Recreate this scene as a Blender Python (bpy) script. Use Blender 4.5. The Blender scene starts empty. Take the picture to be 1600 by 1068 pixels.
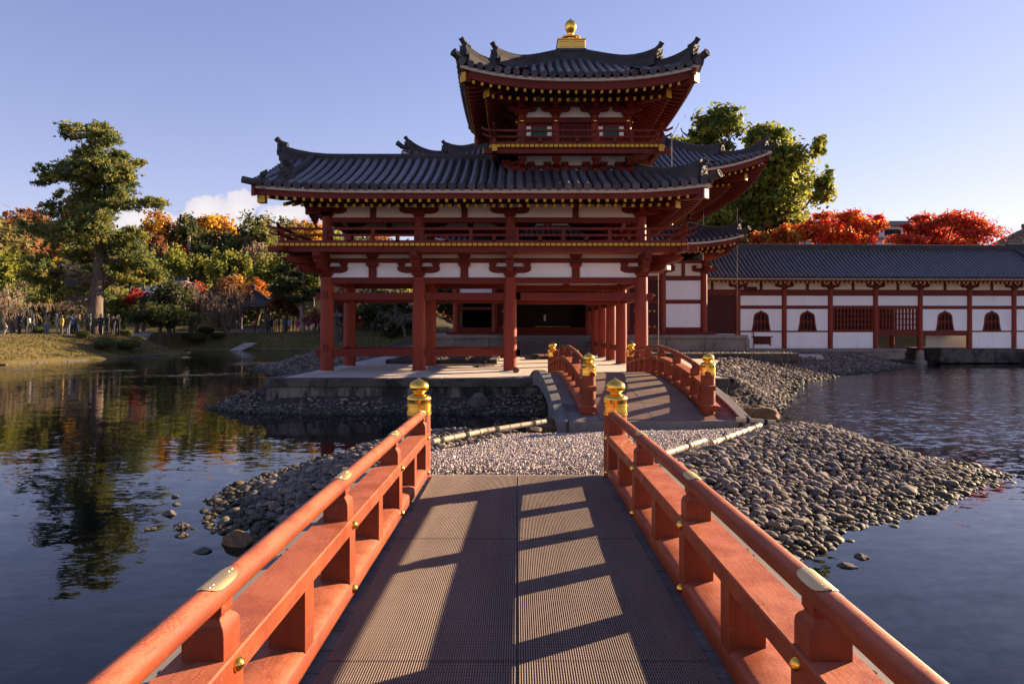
import bpy, bmesh, math, random
import numpy as np
from mathutils import Vector, Matrix

R = math.radians
SC = bpy.context.scene
COL = SC.collection
PI = math.pi
rng = np.random.default_rng(7)
random.seed(7)

# ------------------------------------------------------------------ camera
cam_d = bpy.data.cameras.new('camera')
cam = bpy.data.objects.new('camera', cam_d)
COL.objects.link(cam)
cam.location = (0.0, 0.0, 2.2)
cam.rotation_euler = (R(90), 0, 0)
cam_d.sensor_width = 36.0
cam_d.lens = 24.0
cam_d.shift_x = -8 / 1600
cam_d.shift_y = -22 / 1600
cam_d.clip_start = 0.05
cam_d.clip_end = 4000
SC.camera = cam

# ------------------------------------------------------------------ sky and sun
SUN_AZ, SUN_EL = 31.0, 16.8          # degrees from +X towards +Y, and above the horizon
SKY_STRENGTH, SUN_STRENGTH = 0.078, 5.0
world = bpy.data.worlds.new('World')
SC.world = world
world.use_nodes = True
wn, wl = world.node_tree.nodes, world.node_tree.links
wn.clear()
w_out = wn.new('ShaderNodeOutputWorld')
sky = wn.new('ShaderNodeTexSky')
sky.sky_type = 'NISHITA'
sky.sun_disc = False
sky.sun_elevation = R(SUN_EL)
sky.sun_rotation = R(90 - SUN_AZ)
sky.altitude = 60
sky.air_density = 1.0
sky.dust_density = 0.08
sky.ozone_density = 5.0
w_tint = wn.new('ShaderNodeMix'); w_tint.data_type = 'RGBA'; w_tint.blend_type = 'MULTIPLY'
w_tint.inputs[0].default_value = 1.0
w_tint.inputs[7].default_value = (1.60, 0.94, 1.01, 1)
wl.new(sky.outputs[0], w_tint.inputs[6])
w_bg = wn.new('ShaderNodeBackground')
w_bg.inputs[1].default_value = SKY_STRENGTH
# film-like shoulder so that the sky towards the sun keeps its colour
w_sh = wn.new('ShaderNodeVectorMath'); w_sh.operation = 'MULTIPLY'; w_sh.inputs[1].default_value = (0.125,) * 3
w_sh1 = wn.new('ShaderNodeVectorMath'); w_sh1.operation = 'ADD'; w_sh1.inputs[1].default_value = (1.0,) * 3
w_sh2 = wn.new('ShaderNodeVectorMath'); w_sh2.operation = 'DIVIDE'
wl.new(w_tint.outputs[2], w_sh.inputs[0]); wl.new(w_sh.outputs[0], w_sh1.inputs[0])
wl.new(w_tint.outputs[2], w_sh2.inputs[0]); wl.new(w_sh1.outputs[0], w_sh2.inputs[1])
wl.new(w_sh2.outputs[0], w_bg.inputs[0])
# cumulus bank low over the hill to the left of the hall
w_tc = wn.new('ShaderNodeTexCoord')
w_sep = wn.new('ShaderNodeSeparateXYZ')
wl.new(w_tc.outputs['Generated'], w_sep.inputs[0])


def wmath(op, a, b=None, c=None):
    n = wn.new('ShaderNodeMath'); n.operation = op
    for i, v in enumerate((a, b, c)):
        if v is None:
            continue
        if isinstance(v, (int, float)):
            n.inputs[i].default_value = v
        else:
            wl.new(v, n.inputs[i])
    return n.outputs[0]


w_y = wmath('MAXIMUM', w_sep.outputs[1], 0.02)
w_u = wmath('DIVIDE', w_sep.outputs[0], w_y)
w_v = wmath('DIVIDE', w_sep.outputs[2], w_y)
w_cmb = wn.new('ShaderNodeCombineXYZ')
wl.new(w_u, w_cmb.inputs[0]); wl.new(w_v, w_cmb.inputs[1])
w_nz = wn.new('ShaderNodeTexNoise')
w_nz.inputs['Scale'].default_value = 26.0
w_nz.inputs['Detail'].default_value = 7.0
w_nz.inputs['Roughness'].default_value = 0.58
wl.new(w_cmb.outputs[0], w_nz.inputs['Vector'])
w_blobs = None
for (cu, cv, ru, rv) in ((-0.435, 0.150, 0.058, 0.050), (-0.405, 0.172, 0.034, 0.034), (-0.455, 0.168, 0.034, 0.030),
                         (-0.475, 0.146, 0.034, 0.028), (-0.352, 0.160, 0.050, 0.024), (-0.375, 0.150, 0.05, 0.025),
                         (-0.553, 0.160, 0.060, 0.020), (-0.60, 0.150, 0.05, 0.018), (-0.50, 0.148, 0.04, 0.016)):
    a = wmath('DIVIDE', wmath('SUBTRACT', w_u, cu), ru)
    b = wmath('DIVIDE', wmath('SUBTRACT', w_v, cv), rv)
    d = wmath('SUBTRACT', 1.0, wmath('SQRT', wmath('ADD', wmath('MULTIPLY', a, a), wmath('MULTIPLY', b, b))))
    w_blobs = d if w_blobs is None else wmath('MAXIMUM', w_blobs, d)
w_den = wmath('ADD', w_blobs, wmath('MULTIPLY', wmath('SUBTRACT', w_nz.outputs['Fac'], 0.5), 1.5))
w_ramp = wn.new('ShaderNodeMapRange'); w_ramp.interpolation_type = 'SMOOTHSTEP'
w_ramp.inputs[1].default_value = 0.02; w_ramp.inputs[2].default_value = 0.24
wl.new(w_den, w_ramp.inputs[0])
w_shade = wn.new('ShaderNodeMapRange')
w_shade.inputs[1].default_value = 0.1; w_shade.inputs[2].default_value = 0.9
w_shade.inputs[3].default_value = 0.60; w_shade.inputs[4].default_value = 0.92
wl.new(w_den, w_shade.inputs[0])
w_ccol = wn.new('ShaderNodeMix'); w_ccol.data_type = 'RGBA'
w_ccol.inputs[6].default_value = (0.45, 0.44, 0.60, 1); w_ccol.inputs[7].default_value = (0.92, 0.86, 0.85, 1)
wl.new(w_shade.outputs[0], w_ccol.inputs[0])
w_bg2 = wn.new('ShaderNodeBackground')
w_bg2.inputs[1].default_value = 0.285
wl.new(w_ccol.outputs[2], w_bg2.inputs[0])
w_mix = wn.new('ShaderNodeMixShader')
wl.new(wmath('MULTIPLY', w_ramp.outputs[0], 0.93), w_mix.inputs[0])
wl.new(w_bg.outputs[0], w_mix.inputs[1]); wl.new(w_bg2.outputs[0], w_mix.inputs[2])
wl.new(w_mix.outputs[0], w_out.inputs[0])

SUN_DIR = Vector((math.cos(R(SUN_EL)) * math.cos(R(SUN_AZ)), math.cos(R(SUN_EL)) * math.sin(R(SUN_AZ)), math.sin(R(SUN_EL))))
sun_d = bpy.data.lights.new('sun', 'SUN')
sun_d.energy = SUN_STRENGTH
sun_d.angle = R(0.53)
sun_d.color = (1.0, 0.73, 0.47)
sun = bpy.data.objects.new('sun', sun_d)
COL.objects.link(sun)
sun.location = SUN_DIR * 200
sun.rotation_euler = (-SUN_DIR).to_track_quat('-Z', 'Y').to_euler()

SC.view_settings.view_transform = 'Standard'
SC.view_settings.look = 'None'
SC.view_settings.exposure = 1.98
SC.view_settings.gamma = 1.0
SC.view_settings.use_curve_mapping = False
SC.render.engine = 'CYCLES'
SC.cycles.max_bounces = 8
SC.cycles.transparent_max_bounces = 12
SC.cycles.use_denoising = True

# ------------------------------------------------------------------ materials
MATS = {}


def new_mat(name):
    m = bpy.data.materials.new(name)
    m.use_nodes = True
    nt = m.node_tree
    nt.nodes.clear()
    out = nt.nodes.new('ShaderNodeOutputMaterial')
    b = nt.nodes.new('ShaderNodeBsdfPrincipled')
    nt.links.new(b.outputs[0], out.inputs[0])
    MATS[name] = m
    return m, nt, b, out


def N(nt, typ, **kw):
    n = nt.nodes.new(typ)
    for k, v in kw.items():
        if k.startswith('i_'):
            n.inputs[k[2:].replace('_', ' ')].default_value = v
        else:
            setattr(n, k, v)
    return n


def pos_vec(nt, scale=(1, 1, 1)):
    g = nt.nodes.new('ShaderNodeNewGeometry')
    m = nt.nodes.new('ShaderNodeVectorMath'); m.operation = 'MULTIPLY'
    m.inputs[1].default_value = scale
    nt.links.new(g.outputs['Position'], m.inputs[0])
    return m.outputs[0]


def noise_tex(nt, vec, scale, detail=4, rough=0.55):
    n = nt.nodes.new('ShaderNodeTexNoise')
    n.inputs['Scale'].default_value = scale
    n.inputs['Detail'].default_value = detail
    n.inputs['Roughness'].default_value = rough
    nt.links.new(vec, n.inputs['Vector'])
    return n.outputs['Fac']


def maprange(nt, v, a, b, c=0.0, d=1.0, smooth=True):
    n = nt.nodes.new('ShaderNodeMapRange')
    n.interpolation_type = 'SMOOTHSTEP' if smooth else 'LINEAR'
    for i, x in enumerate((a, b, c, d)):
        n.inputs[i + 1].default_value = x
    nt.links.new(v, n.inputs[0])
    return n.outputs[0]


def mixc(nt, fac, c1, c2, mode='MIX'):
    n = nt.nodes.new('ShaderNodeMix'); n.data_type = 'RGBA'; n.blend_type = mode
    for i, c in ((6, c1), (7, c2)):
        if isinstance(c, (tuple, list)):
            n.inputs[i].default_value = (*c[:3], 1)
        else:
            nt.links.new(c, n.inputs[i])
    if isinstance(fac, (int, float)):
        n.inputs[0].default_value = fac
    else:
        nt.links.new(fac, n.inputs[0])
    return n.outputs[2]


def mth(nt, op, a, b=None):
    n = nt.nodes.new('ShaderNodeMath'); n.operation = op
    for i, v in enumerate((a, b)):
        if v is None:
            continue
        if isinstance(v, (int, float)):
            n.inputs[i].default_value = v
        else:
            nt.links.new(v, n.inputs[i])
    return n.outputs[0]


def bump(nt, b, h, strength=0.3, dist=0.01):
    n = nt.nodes.new('ShaderNodeBump')
    n.inputs['Strength'].default_value = strength
    n.inputs['Distance'].default_value = dist
    nt.links.new(h, n.inputs['Height'])
    nt.links.new(n.outputs[0], b.inputs['Normal'])
    return n


def surface(name, c1, c2, rough=0.6, metal=0.0, scale=2.0, stretch=(1, 1, 1), fine=40.0, fine_amt=0.25,
            bump_s=0.25, bump_d=0.004, spec=0.4, obj_var=0.0, dirt=None, dirt_scale=1.2, dirt_rng=(0.5, 0.7)):
    """two-tone surface with fine grain, optional dirt patches and a per-object value shift"""
    m, nt, b, out = new_mat(name)
    v = pos_vec(nt, stretch)
    n1 = noise_tex(nt, v, scale, 5)
    n2 = noise_tex(nt, v, fine, 3)
    f = mth(nt, 'ADD', mth(nt, 'MULTIPLY', maprange(nt, n1, 0.3, 0.7), 1 - fine_amt), mth(nt, 'MULTIPLY', maprange(nt, n2, 0.3, 0.7), fine_amt))
    col = mixc(nt, f, c1, c2)
    if dirt is not None:
        n3 = noise_tex(nt, v, dirt_scale, 6, 0.65)
        col = mixc(nt, maprange(nt, n3, *dirt_rng), col, dirt)
    if obj_var:
        oi = nt.nodes.new('ShaderNodeObjectInfo')
        hs = nt.nodes.new('ShaderNodeHueSaturation')
        nt.links.new(maprange(nt, oi.outputs['Random'], 0, 1, 1 - obj_var, 1 + obj_var, False), hs.inputs['Value'])
        nt.links.new(col, hs.inputs['Color'])
        col = hs.outputs[0]
    nt.links.new(col, b.inputs['Base Color'])
    b.inputs['Roughness'].default_value = rough
    b.inputs['Metallic'].default_value = metal
    b.inputs['Specular IOR Level'].default_value = spec
    if bump_s:
        bump(nt, b, mth(nt, 'ADD', n2, mth(nt, 'MULTIPLY', n1, 0.6)), bump_s, bump_d)
    return m


# red lead paint of the bridges: orange vermilion that has gone pale and specked on the tops
def bridge_paint(name, stretch):
    m, nt, b, out = new_mat(name)
    v = pos_vec(nt, stretch)
    v1 = pos_vec(nt)
    grain = noise_tex(nt, v, 14, 4)
    big = noise_tex(nt, v1, 2.2, 5)
    col = mixc(nt, maprange(nt, big, 0.3, 0.7), (0.150, 0.0265, 0.0085), (0.245, 0.049, 0.0135))
    col = mixc(nt, mth(nt, 'MULTIPLY', maprange(nt, grain, 0.50, 0.68), 0.5), col, (0.13, 0.022, 0.010))
    g = nt.nodes.new('ShaderNodeNewGeometry')
    s = nt.nodes.new('ShaderNodeSeparateXYZ'); nt.links.new(g.outputs['Normal'], s.inputs[0])
    up = maprange(nt, s.outputs[2], 0.35, 0.95)
    speck = noise_tex(nt, v1, 110, 4, 0.7)
    worn = noise_tex(nt, v1, 5.0, 6, 0.7)
    fade = mth(nt, 'MULTIPLY', up, mth(nt, 'ADD', 0.42, mth(nt, 'MULTIPLY', maprange(nt, mth(nt, 'ADD', mth(nt, 'MULTIPLY', speck, 0.6), mth(nt, 'MULTIPLY', worn, 0.5)), 0.47, 0.60), 0.58)))
    col = mixc(nt, fade, col, (0.385, 0.118, 0.060))
    chip = noise_tex(nt, v1, 46, 5, 0.75)
    col = mixc(nt, mth(nt, 'MULTIPLY', maprange(nt, mth(nt, 'ADD', chip, mth(nt, 'MULTIPLY', worn, 0.35)), 0.77, 0.85), 0.35), col, (0.36, 0.13, 0.075))
    grime = noise_tex(nt, pos_vec(nt, tuple(x * 0.6 for x in stretch)), 5, 6, 0.7)
    col = mixc(nt, mth(nt, 'MULTIPLY', maprange(nt, grime, 0.54, 0.74), 0.45), col, (0.09, 0.022, 0.012))
    # drying cracks along the grain
    crk = noise_tex(nt, pos_vec(nt, tuple(x * 1.7 for x in stretch)), 30, 2, 0.5)
    thin = maprange(nt, mth(nt, 'ABSOLUTE', mth(nt, 'SUBTRACT', crk, 0.5)), 0.0, 0.006, 1, 0)
    gate = maprange(nt, noise_tex(nt, v1, 1.3, 2), 0.46, 0.54)
    crack = mth(nt, 'MULTIPLY', thin, gate)
    col = mixc(nt, mth(nt, 'MULTIPLY', crack, 0.75), col, (0.05, 0.012, 0.008))
    nt.links.new(col, b.inputs['Base Color'])
    nt.links.new(maprange(nt, worn, 0.3, 0.7, 0.42, 0.65), b.inputs['Roughness'])
    b.inputs['Specular IOR Level'].default_value = 0.22
    bump(nt, b, mth(nt, 'SUBTRACT', mth(nt, 'ADD', mth(nt, 'MULTIPLY', speck, 0.5), grain), mth(nt, 'MULTIPLY', crack, 2.0)), 0.30, 0.004)
    return m


M_RAIL = bridge_paint('vermilion_bridge_along', (6, 0.5, 6))
M_BLOCK = bridge_paint('vermilion_bridge_upright', (6, 6, 0.5))
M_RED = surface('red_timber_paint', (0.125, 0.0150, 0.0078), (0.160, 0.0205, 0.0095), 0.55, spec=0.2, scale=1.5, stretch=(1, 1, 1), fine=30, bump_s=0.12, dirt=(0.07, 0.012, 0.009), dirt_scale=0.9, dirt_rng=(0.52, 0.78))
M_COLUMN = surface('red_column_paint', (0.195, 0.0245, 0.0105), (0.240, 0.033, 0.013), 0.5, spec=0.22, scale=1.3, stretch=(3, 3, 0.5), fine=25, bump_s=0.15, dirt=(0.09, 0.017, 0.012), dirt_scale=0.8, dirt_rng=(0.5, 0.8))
M_DARKRED = surface('dark_red_door_paint', (0.055, 0.009, 0.007), (0.075, 0.012, 0.009), 0.6, spec=0.2, stretch=(5, 5, 0.6))
M_PLASTER = surface('white_lime_plaster', (0.80, 0.765, 0.74), (0.86, 0.83, 0.80), 0.9, scale=0.8, stretch=(1.6, 1.6, 0.45), fine=20, bump_s=0.10, spec=0.2, dirt=(0.66, 0.62, 0.58), dirt_scale=1.6, dirt_rng=(0.50, 0.85))
M_CREAM = surface('cream_plaster', (0.70, 0.58, 0.46), (0.76, 0.64, 0.52), 0.9, scale=0.8, fine=20, bump_s=0.08, spec=0.2)
M_EDGE = surface('pale_eave_board', (0.50, 0.42, 0.36), (0.58, 0.50, 0.43), 0.8, scale=1.5, dirt=(0.22, 0.18, 0.15), dirt_scale=2.5, dirt_rng=(0.58, 0.75))
M_TILE = surface('grey_roof_tile', (0.066, 0.060, 0.068), (0.108, 0.099, 0.112), 0.42, scale=3.0, fine=22, bump_s=0.25, bump_d=0.006, spec=0.34, obj_var=0.28, dirt=(0.105, 0.096, 0.088), dirt_scale=2.4, dirt_rng=(0.52, 0.78))
M_PAN = surface('dark_pan_tile', (0.024, 0.024, 0.027), (0.045, 0.044, 0.048), 0.55, scale=3.0, fine=18, bump_s=0.3, spec=0.45)
M_RIDGE = surface('weathered_ridge_tile', (0.040, 0.037, 0.040), (0.070, 0.065, 0.066), 0.7, spec=0.12, scale=2.5, fine=16, bump_s=0.4, bump_d=0.008, dirt=(0.085, 0.078, 0.07), dirt_scale=2.0, dirt_rng=(0.55, 0.8))


def gold(name, c1, c2, rough):
    m, nt, b, out = new_mat(name)
    v = pos_vec(nt)
    n = noise_tex(nt, v, 9, 5, 0.6)
    nt.links.new(mixc(nt, maprange(nt, n, 0.3, 0.7), c1, c2), b.inputs['Base Color'])
    b.inputs['Metallic'].default_value = 1.0
    nt.links.new(maprange(nt, noise_tex(nt, v, 5, 3), 0.3, 0.7, rough - 0.03, rough + 0.06), b.inputs['Roughness'])
    return m


M_GOLD = gold('gilded_metal', (1.0, 0.53, 0.075), (0.97, 0.56, 0.10), 0.22)
M_BRASS = gold('worn_gilt_plate', (0.90, 0.60, 0.25), (0.85, 0.62, 0.32), 0.42)
M_YELLOW = surface('gilt_beam_end', (0.56, 0.32, 0.022), (0.46, 0.24, 0.015), 0.4, metal=0.35, scale=3, bump_s=0.05)
M_PLANK = surface('grey_deck_plank', (0.13, 0.105, 0.10), (0.21, 0.175, 0.16), 0.75, scale=2.5, stretch=(0.6, 8, 6), fine=20, bump_s=0.35, bump_d=0.004, obj_var=0.2)
M_REDPLANK = surface('reddish_deck_plank', (0.16, 0.06, 0.045), (0.22, 0.09, 0.07), 0.7, scale=2.5, stretch=(0.6, 8, 6), fine=20, bump_s=0.3, obj_var=0.15)
M_FASCIA = surface('grey_weathered_fascia', (0.10, 0.095, 0.095), (0.17, 0.16, 0.155), 0.7, scale=2.5, stretch=(6, 0.6, 6), fine=20, bump_s=0.3)
M_CAPSTRIP = surface('pale_fascia_cap', (0.15, 0.132, 0.115), (0.21, 0.185, 0.16), 0.6, scale=2.5, stretch=(4, 0.6, 4), fine=20, bump_s=0.15)
M_MATBASE = surface('mat_backing', (0.020, 0.014, 0.012), (0.032, 0.022, 0.018), 0.85, scale=8, bump_s=0.2)


def mat_rib():
    m, nt, b, out = new_mat('brown_rubber_mat_rib')
    v = pos_vec(nt)
    big = noise_tex(nt, pos_vec(nt, (2.2, 0.5, 1)), 1.3, 6, 0.7)
    fine = noise_tex(nt, v, 60, 3)
    wv = nt.nodes.new('ShaderNodeTexWave'); wv.wave_type = 'BANDS'; wv.bands_direction = 'Y'
    wv.inputs['Scale'].default_value = 13.0; wv.inputs['Distortion'].default_value = 0.0
    nt.links.new(v, wv.inputs['Vector'])
    col = mixc(nt, maprange(nt, big, 0.3, 0.7), (0.175, 0.124, 0.096), (0.255, 0.190, 0.148))
    col = mixc(nt, mth(nt, 'MULTIPLY', maprange(nt, wv.outputs['Fac'], 0.35, 0.05), 0.55), col, (0.05, 0.035, 0.03))
    col = mixc(nt, maprange(nt, fine, 0.60, 0.75, 0, 0.6), col, (0.32, 0.27, 0.22))
    nt.links.new(col, b.inputs['Base Color'])
    b.inputs['Roughness'].default_value = 0.7
    return m


M_MATRIB = mat_rib()
M_STONEBLOCK = surface('grey_stone_block', (0.12, 0.103, 0.084), (0.20, 0.175, 0.145), 0.85, scale=2.2, stretch=(1.4, 1.4, 0.45), fine=30, bump_s=0.5, bump_d=0.012, obj_var=0.12, dirt=(0.018, 0.017, 0.013), dirt_scale=1.6, dirt_rng=(0.40, 0.58))
M_COPING = surface('dark_coping_stone', (0.05, 0.043, 0.036), (0.10, 0.086, 0.072), 0.85, scale=2.2, fine=30, bump_s=0.5, bump_d=0.012, obj_var=0.12, dirt=(0.02, 0.019, 0.016), dirt_scale=1.4, dirt_rng=(0.45, 0.62))
M_PAVE = surface('pale_plaster_paving', (0.42, 0.36, 0.31), (0.50, 0.44, 0.38), 0.9, scale=1.2, fine=45, bump_s=0.25, bump_d=0.006, dirt=(0.30, 0.25, 0.21), dirt_scale=0.8, dirt_rng=(0.5, 0.75))
M_SAND = surface('pale_sand', (0.36, 0.30, 0.25), (0.45, 0.39, 0.33), 0.95, scale=1.6, fine=60, bump_s=0.5, bump_d=0.012)
M_PODIUM = surface('podium_stone', (0.20, 0.165, 0.13), (0.29, 0.245, 0.20), 0.85, scale=2.0, fine=30, bump_s=0.4, bump_d=0.01, obj_var=0.1, dirt=(0.10, 0.085, 0.07), dirt_scale=1.0, dirt_rng=(0.5, 0.75))
M_ROCK = surface('brown_rock', (0.085, 0.046, 0.022), (0.19, 0.112, 0.058), 0.9, scale=5.0, fine=25, bump_s=0.9, bump_d=0.03)
M_DARKROCK = surface('dark_rock', (0.05, 0.045, 0.04), (0.12, 0.10, 0.085), 0.9, scale=5.0, fine=25, bump_s=0.9, bump_d=0.03)
M_BAMBOO = surface('dry_bamboo', (0.36, 0.28, 0.175), (0.48, 0.39, 0.27), 0.5, scale=4.0, stretch=(2, 2, 2), fine=25, bump_s=0.1, dirt=(0.30, 0.23, 0.15), dirt_scale=5, dirt_rng=(0.58, 0.75))
M_ROPE = surface('black_hemp_rope', (0.012, 0.010, 0.009), (0.03, 0.025, 0.02), 0.9, scale=30, bump_s=0.5)
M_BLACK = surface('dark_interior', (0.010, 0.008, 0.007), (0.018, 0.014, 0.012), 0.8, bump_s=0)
M_LATTICE = surface('dark_lattice_wood', (0.035, 0.018, 0.014), (0.055, 0.026, 0.018), 0.7, bump_s=0.1)
M_GREEN = surface('green_window_slat', (0.012, 0.11, 0.065), (0.02, 0.15, 0.09), 0.55, bump_s=0.05)
M_METAL = surface('pale_metal_rod', (0.20, 0.17, 0.16), (0.26, 0.23, 0.22), 0.6, metal=0.0, bump_s=0)
M_GREYWOOD = surface('grey_pavilion_timber', (0.10, 0.085, 0.075), (0.17, 0.14, 0.12), 0.8, stretch=(5, 5, 0.6), bump_s=0.3)
M_THATCH = surface('dark_bark_thatch', (0.055, 0.042, 0.034), (0.09, 0.07, 0.056), 0.95, scale=3, fine=18, bump_s=0.7, bump_d=0.03)
M_FARWALL = surface('far_white_wall', (0.60, 0.56, 0.55), (0.70, 0.66, 0.65), 0.85, bump_s=0.05)
M_FARROOF = surface('far_grey_roof', (0.16, 0.15, 0.16), (0.22, 0.21, 0.22), 0.7, bump_s=0.1)
M_PATH = surface('pale_gravel_path', (0.30, 0.26, 0.23), (0.40, 0.35, 0.31), 0.95, scale=3, fine=40, bump_s=0.3)


def stone_mat(name, palette, rough=0.9):
    """river stones: colour varies per stone through the 'tint' attribute, or per object"""
    m, nt, b, out = new_mat(name)
    at = nt.nodes.new('ShaderNodeAttribute'); at.attribute_name = 'tint'
    v = pos_vec(nt)
    mot = noise_tex(nt, v, 38, 4, 0.6)
    col = mixc(nt, mth(nt, 'MULTIPLY', maprange(nt, mot, 0.42, 0.68), 0.55), at.outputs['Color'], (0.27, 0.245, 0.22))
    g = nt.nodes.new('ShaderNodeNewGeometry')
    s = nt.nodes.new('ShaderNodeSeparateXYZ'); nt.links.new(g.outputs['Position'], s.inputs[0])
    wet = maprange(nt, mth(nt, 'ADD', s.outputs[2], mth(nt, 'MULTIPLY', mot, 0.06)), 0.05, 0.17, 1, 0)
    col = mixc(nt, wet, col, mixc(nt, 1.0, col, (0.42, 0.45, 0.36), 'MULTIPLY'))
    nt.links.new(col, b.inputs['Base Color'])
    nt.links.new(mth(nt, 'SUBTRACT', rough, mth(nt, 'MULTIPLY', wet, 0.22)), b.inputs['Roughness'])
    b.inputs['Specular IOR Level'].default_value = 0.16
    bump(nt, b, noise_tex(nt, v, 55, 4), 0.35, 0.006)
    return m


M_STONE = stone_mat('river_stone', None)
M_GRAVEL = stone_mat('path_gravel', None, 0.85)


def ground_mat(name, c1, c2, c3, scale=1.2):
    m, nt, b, out = new_mat(name)
    v = pos_vec(nt)
    a = noise_tex(nt, v, scale, 6, 0.62)
    f = noise_tex(nt, v, 22, 4, 0.7)
    col = mixc(nt, maprange(nt, a, 0.35, 0.65), c1, c2)
    col = mixc(nt, maprange(nt, f, 0.45, 0.7), col, c3)
    nt.links.new(col, b.inputs['Base Color'])
    b.inputs['Roughness'].default_value = 0.95
    b.inputs['Specular IOR Level'].default_value = 0.15
    bump(nt, b, f, 0.7, 0.06)
    return m


M_LAWN = ground_mat('winter_lawn', (0.105, 0.088, 0.026), (0.16, 0.118, 0.044), (0.075, 0.07, 0.02), 0.35)
M_SOIL = ground_mat('stone_bed_soil', (0.045, 0.04, 0.035), (0.08, 0.07, 0.06), (0.03, 0.028, 0.025), 3)
M_BED = ground_mat('pond_bed', (0.009, 0.018, 0.030), (0.016, 0.027, 0.040), (0.006, 0.012, 0.020), 1.0)
M_WOODLAND = ground_mat('woodland_floor', (0.045, 0.036, 0.020), (0.06, 0.045, 0.025), (0.03, 0.03, 0.015), 0.15)


def leaf_mat(name, trans=0.45, rough=0.6):
    m, nt, b, out = new_mat(name)
    at = nt.nodes.new('ShaderNodeAttribute'); at.attribute_name = 'tint'
    nt.links.new(at.outputs['Color'], b.inputs['Base Color'])
    b.inputs['Roughness'].default_value = rough
    b.inputs['Specular IOR Level'].default_value = 0.25
    tr = nt.nodes.new('ShaderNodeBsdfTranslucent')
    gm = nt.nodes.new('ShaderNodeGamma'); gm.inputs[1].default_value = 0.85
    nt.links.new(at.outputs['Color'], gm.inputs[0])
    nt.links.new(gm.outputs[0], tr.inputs[0])
    mx = nt.nodes.new('ShaderNodeMixShader'); mx.inputs[0].default_value = trans
    nt.links.new(b.outputs[0], mx.inputs[1]); nt.links.new(tr.outputs[0], mx.inputs[2])
    nt.links.new(mx.outputs[0], out.inputs[0])
    return m


M_LEAF = leaf_mat('leaves', 0.52)
M_NEEDLE = leaf_mat('pine_needles', 0.50)
M_BARK = surface('brown_bark', (0.07, 0.05, 0.036), (0.15, 0.11, 0.082), 0.95, scale=4, stretch=(3, 3, 0.8), fine=14, bump_s=0.9, bump_d=0.03)
M_PINEBARK = surface('pine_bark', (0.075, 0.054, 0.042), (0.18, 0.132, 0.105), 0.95, scale=3, stretch=(2, 2, 0.7), fine=9, bump_s=1.0, bump_d=0.05)
M_PALEBARK = surface('pale_bark', (0.22, 0.18, 0.14), (0.34, 0.29, 0.23), 0.9, scale=4, stretch=(3, 3, 0.8), fine=14, bump_s=0.6, bump_d=0.02)
M_TWIG = surface('bare_twigs', (0.10, 0.068, 0.052), (0.15, 0.105, 0.08), 0.9, bump_s=0)
M_TANTWIG = surface('tan_bare_twigs', (0.20, 0.14, 0.08), (0.28, 0.20, 0.115), 0.9, bump_s=0)


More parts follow.
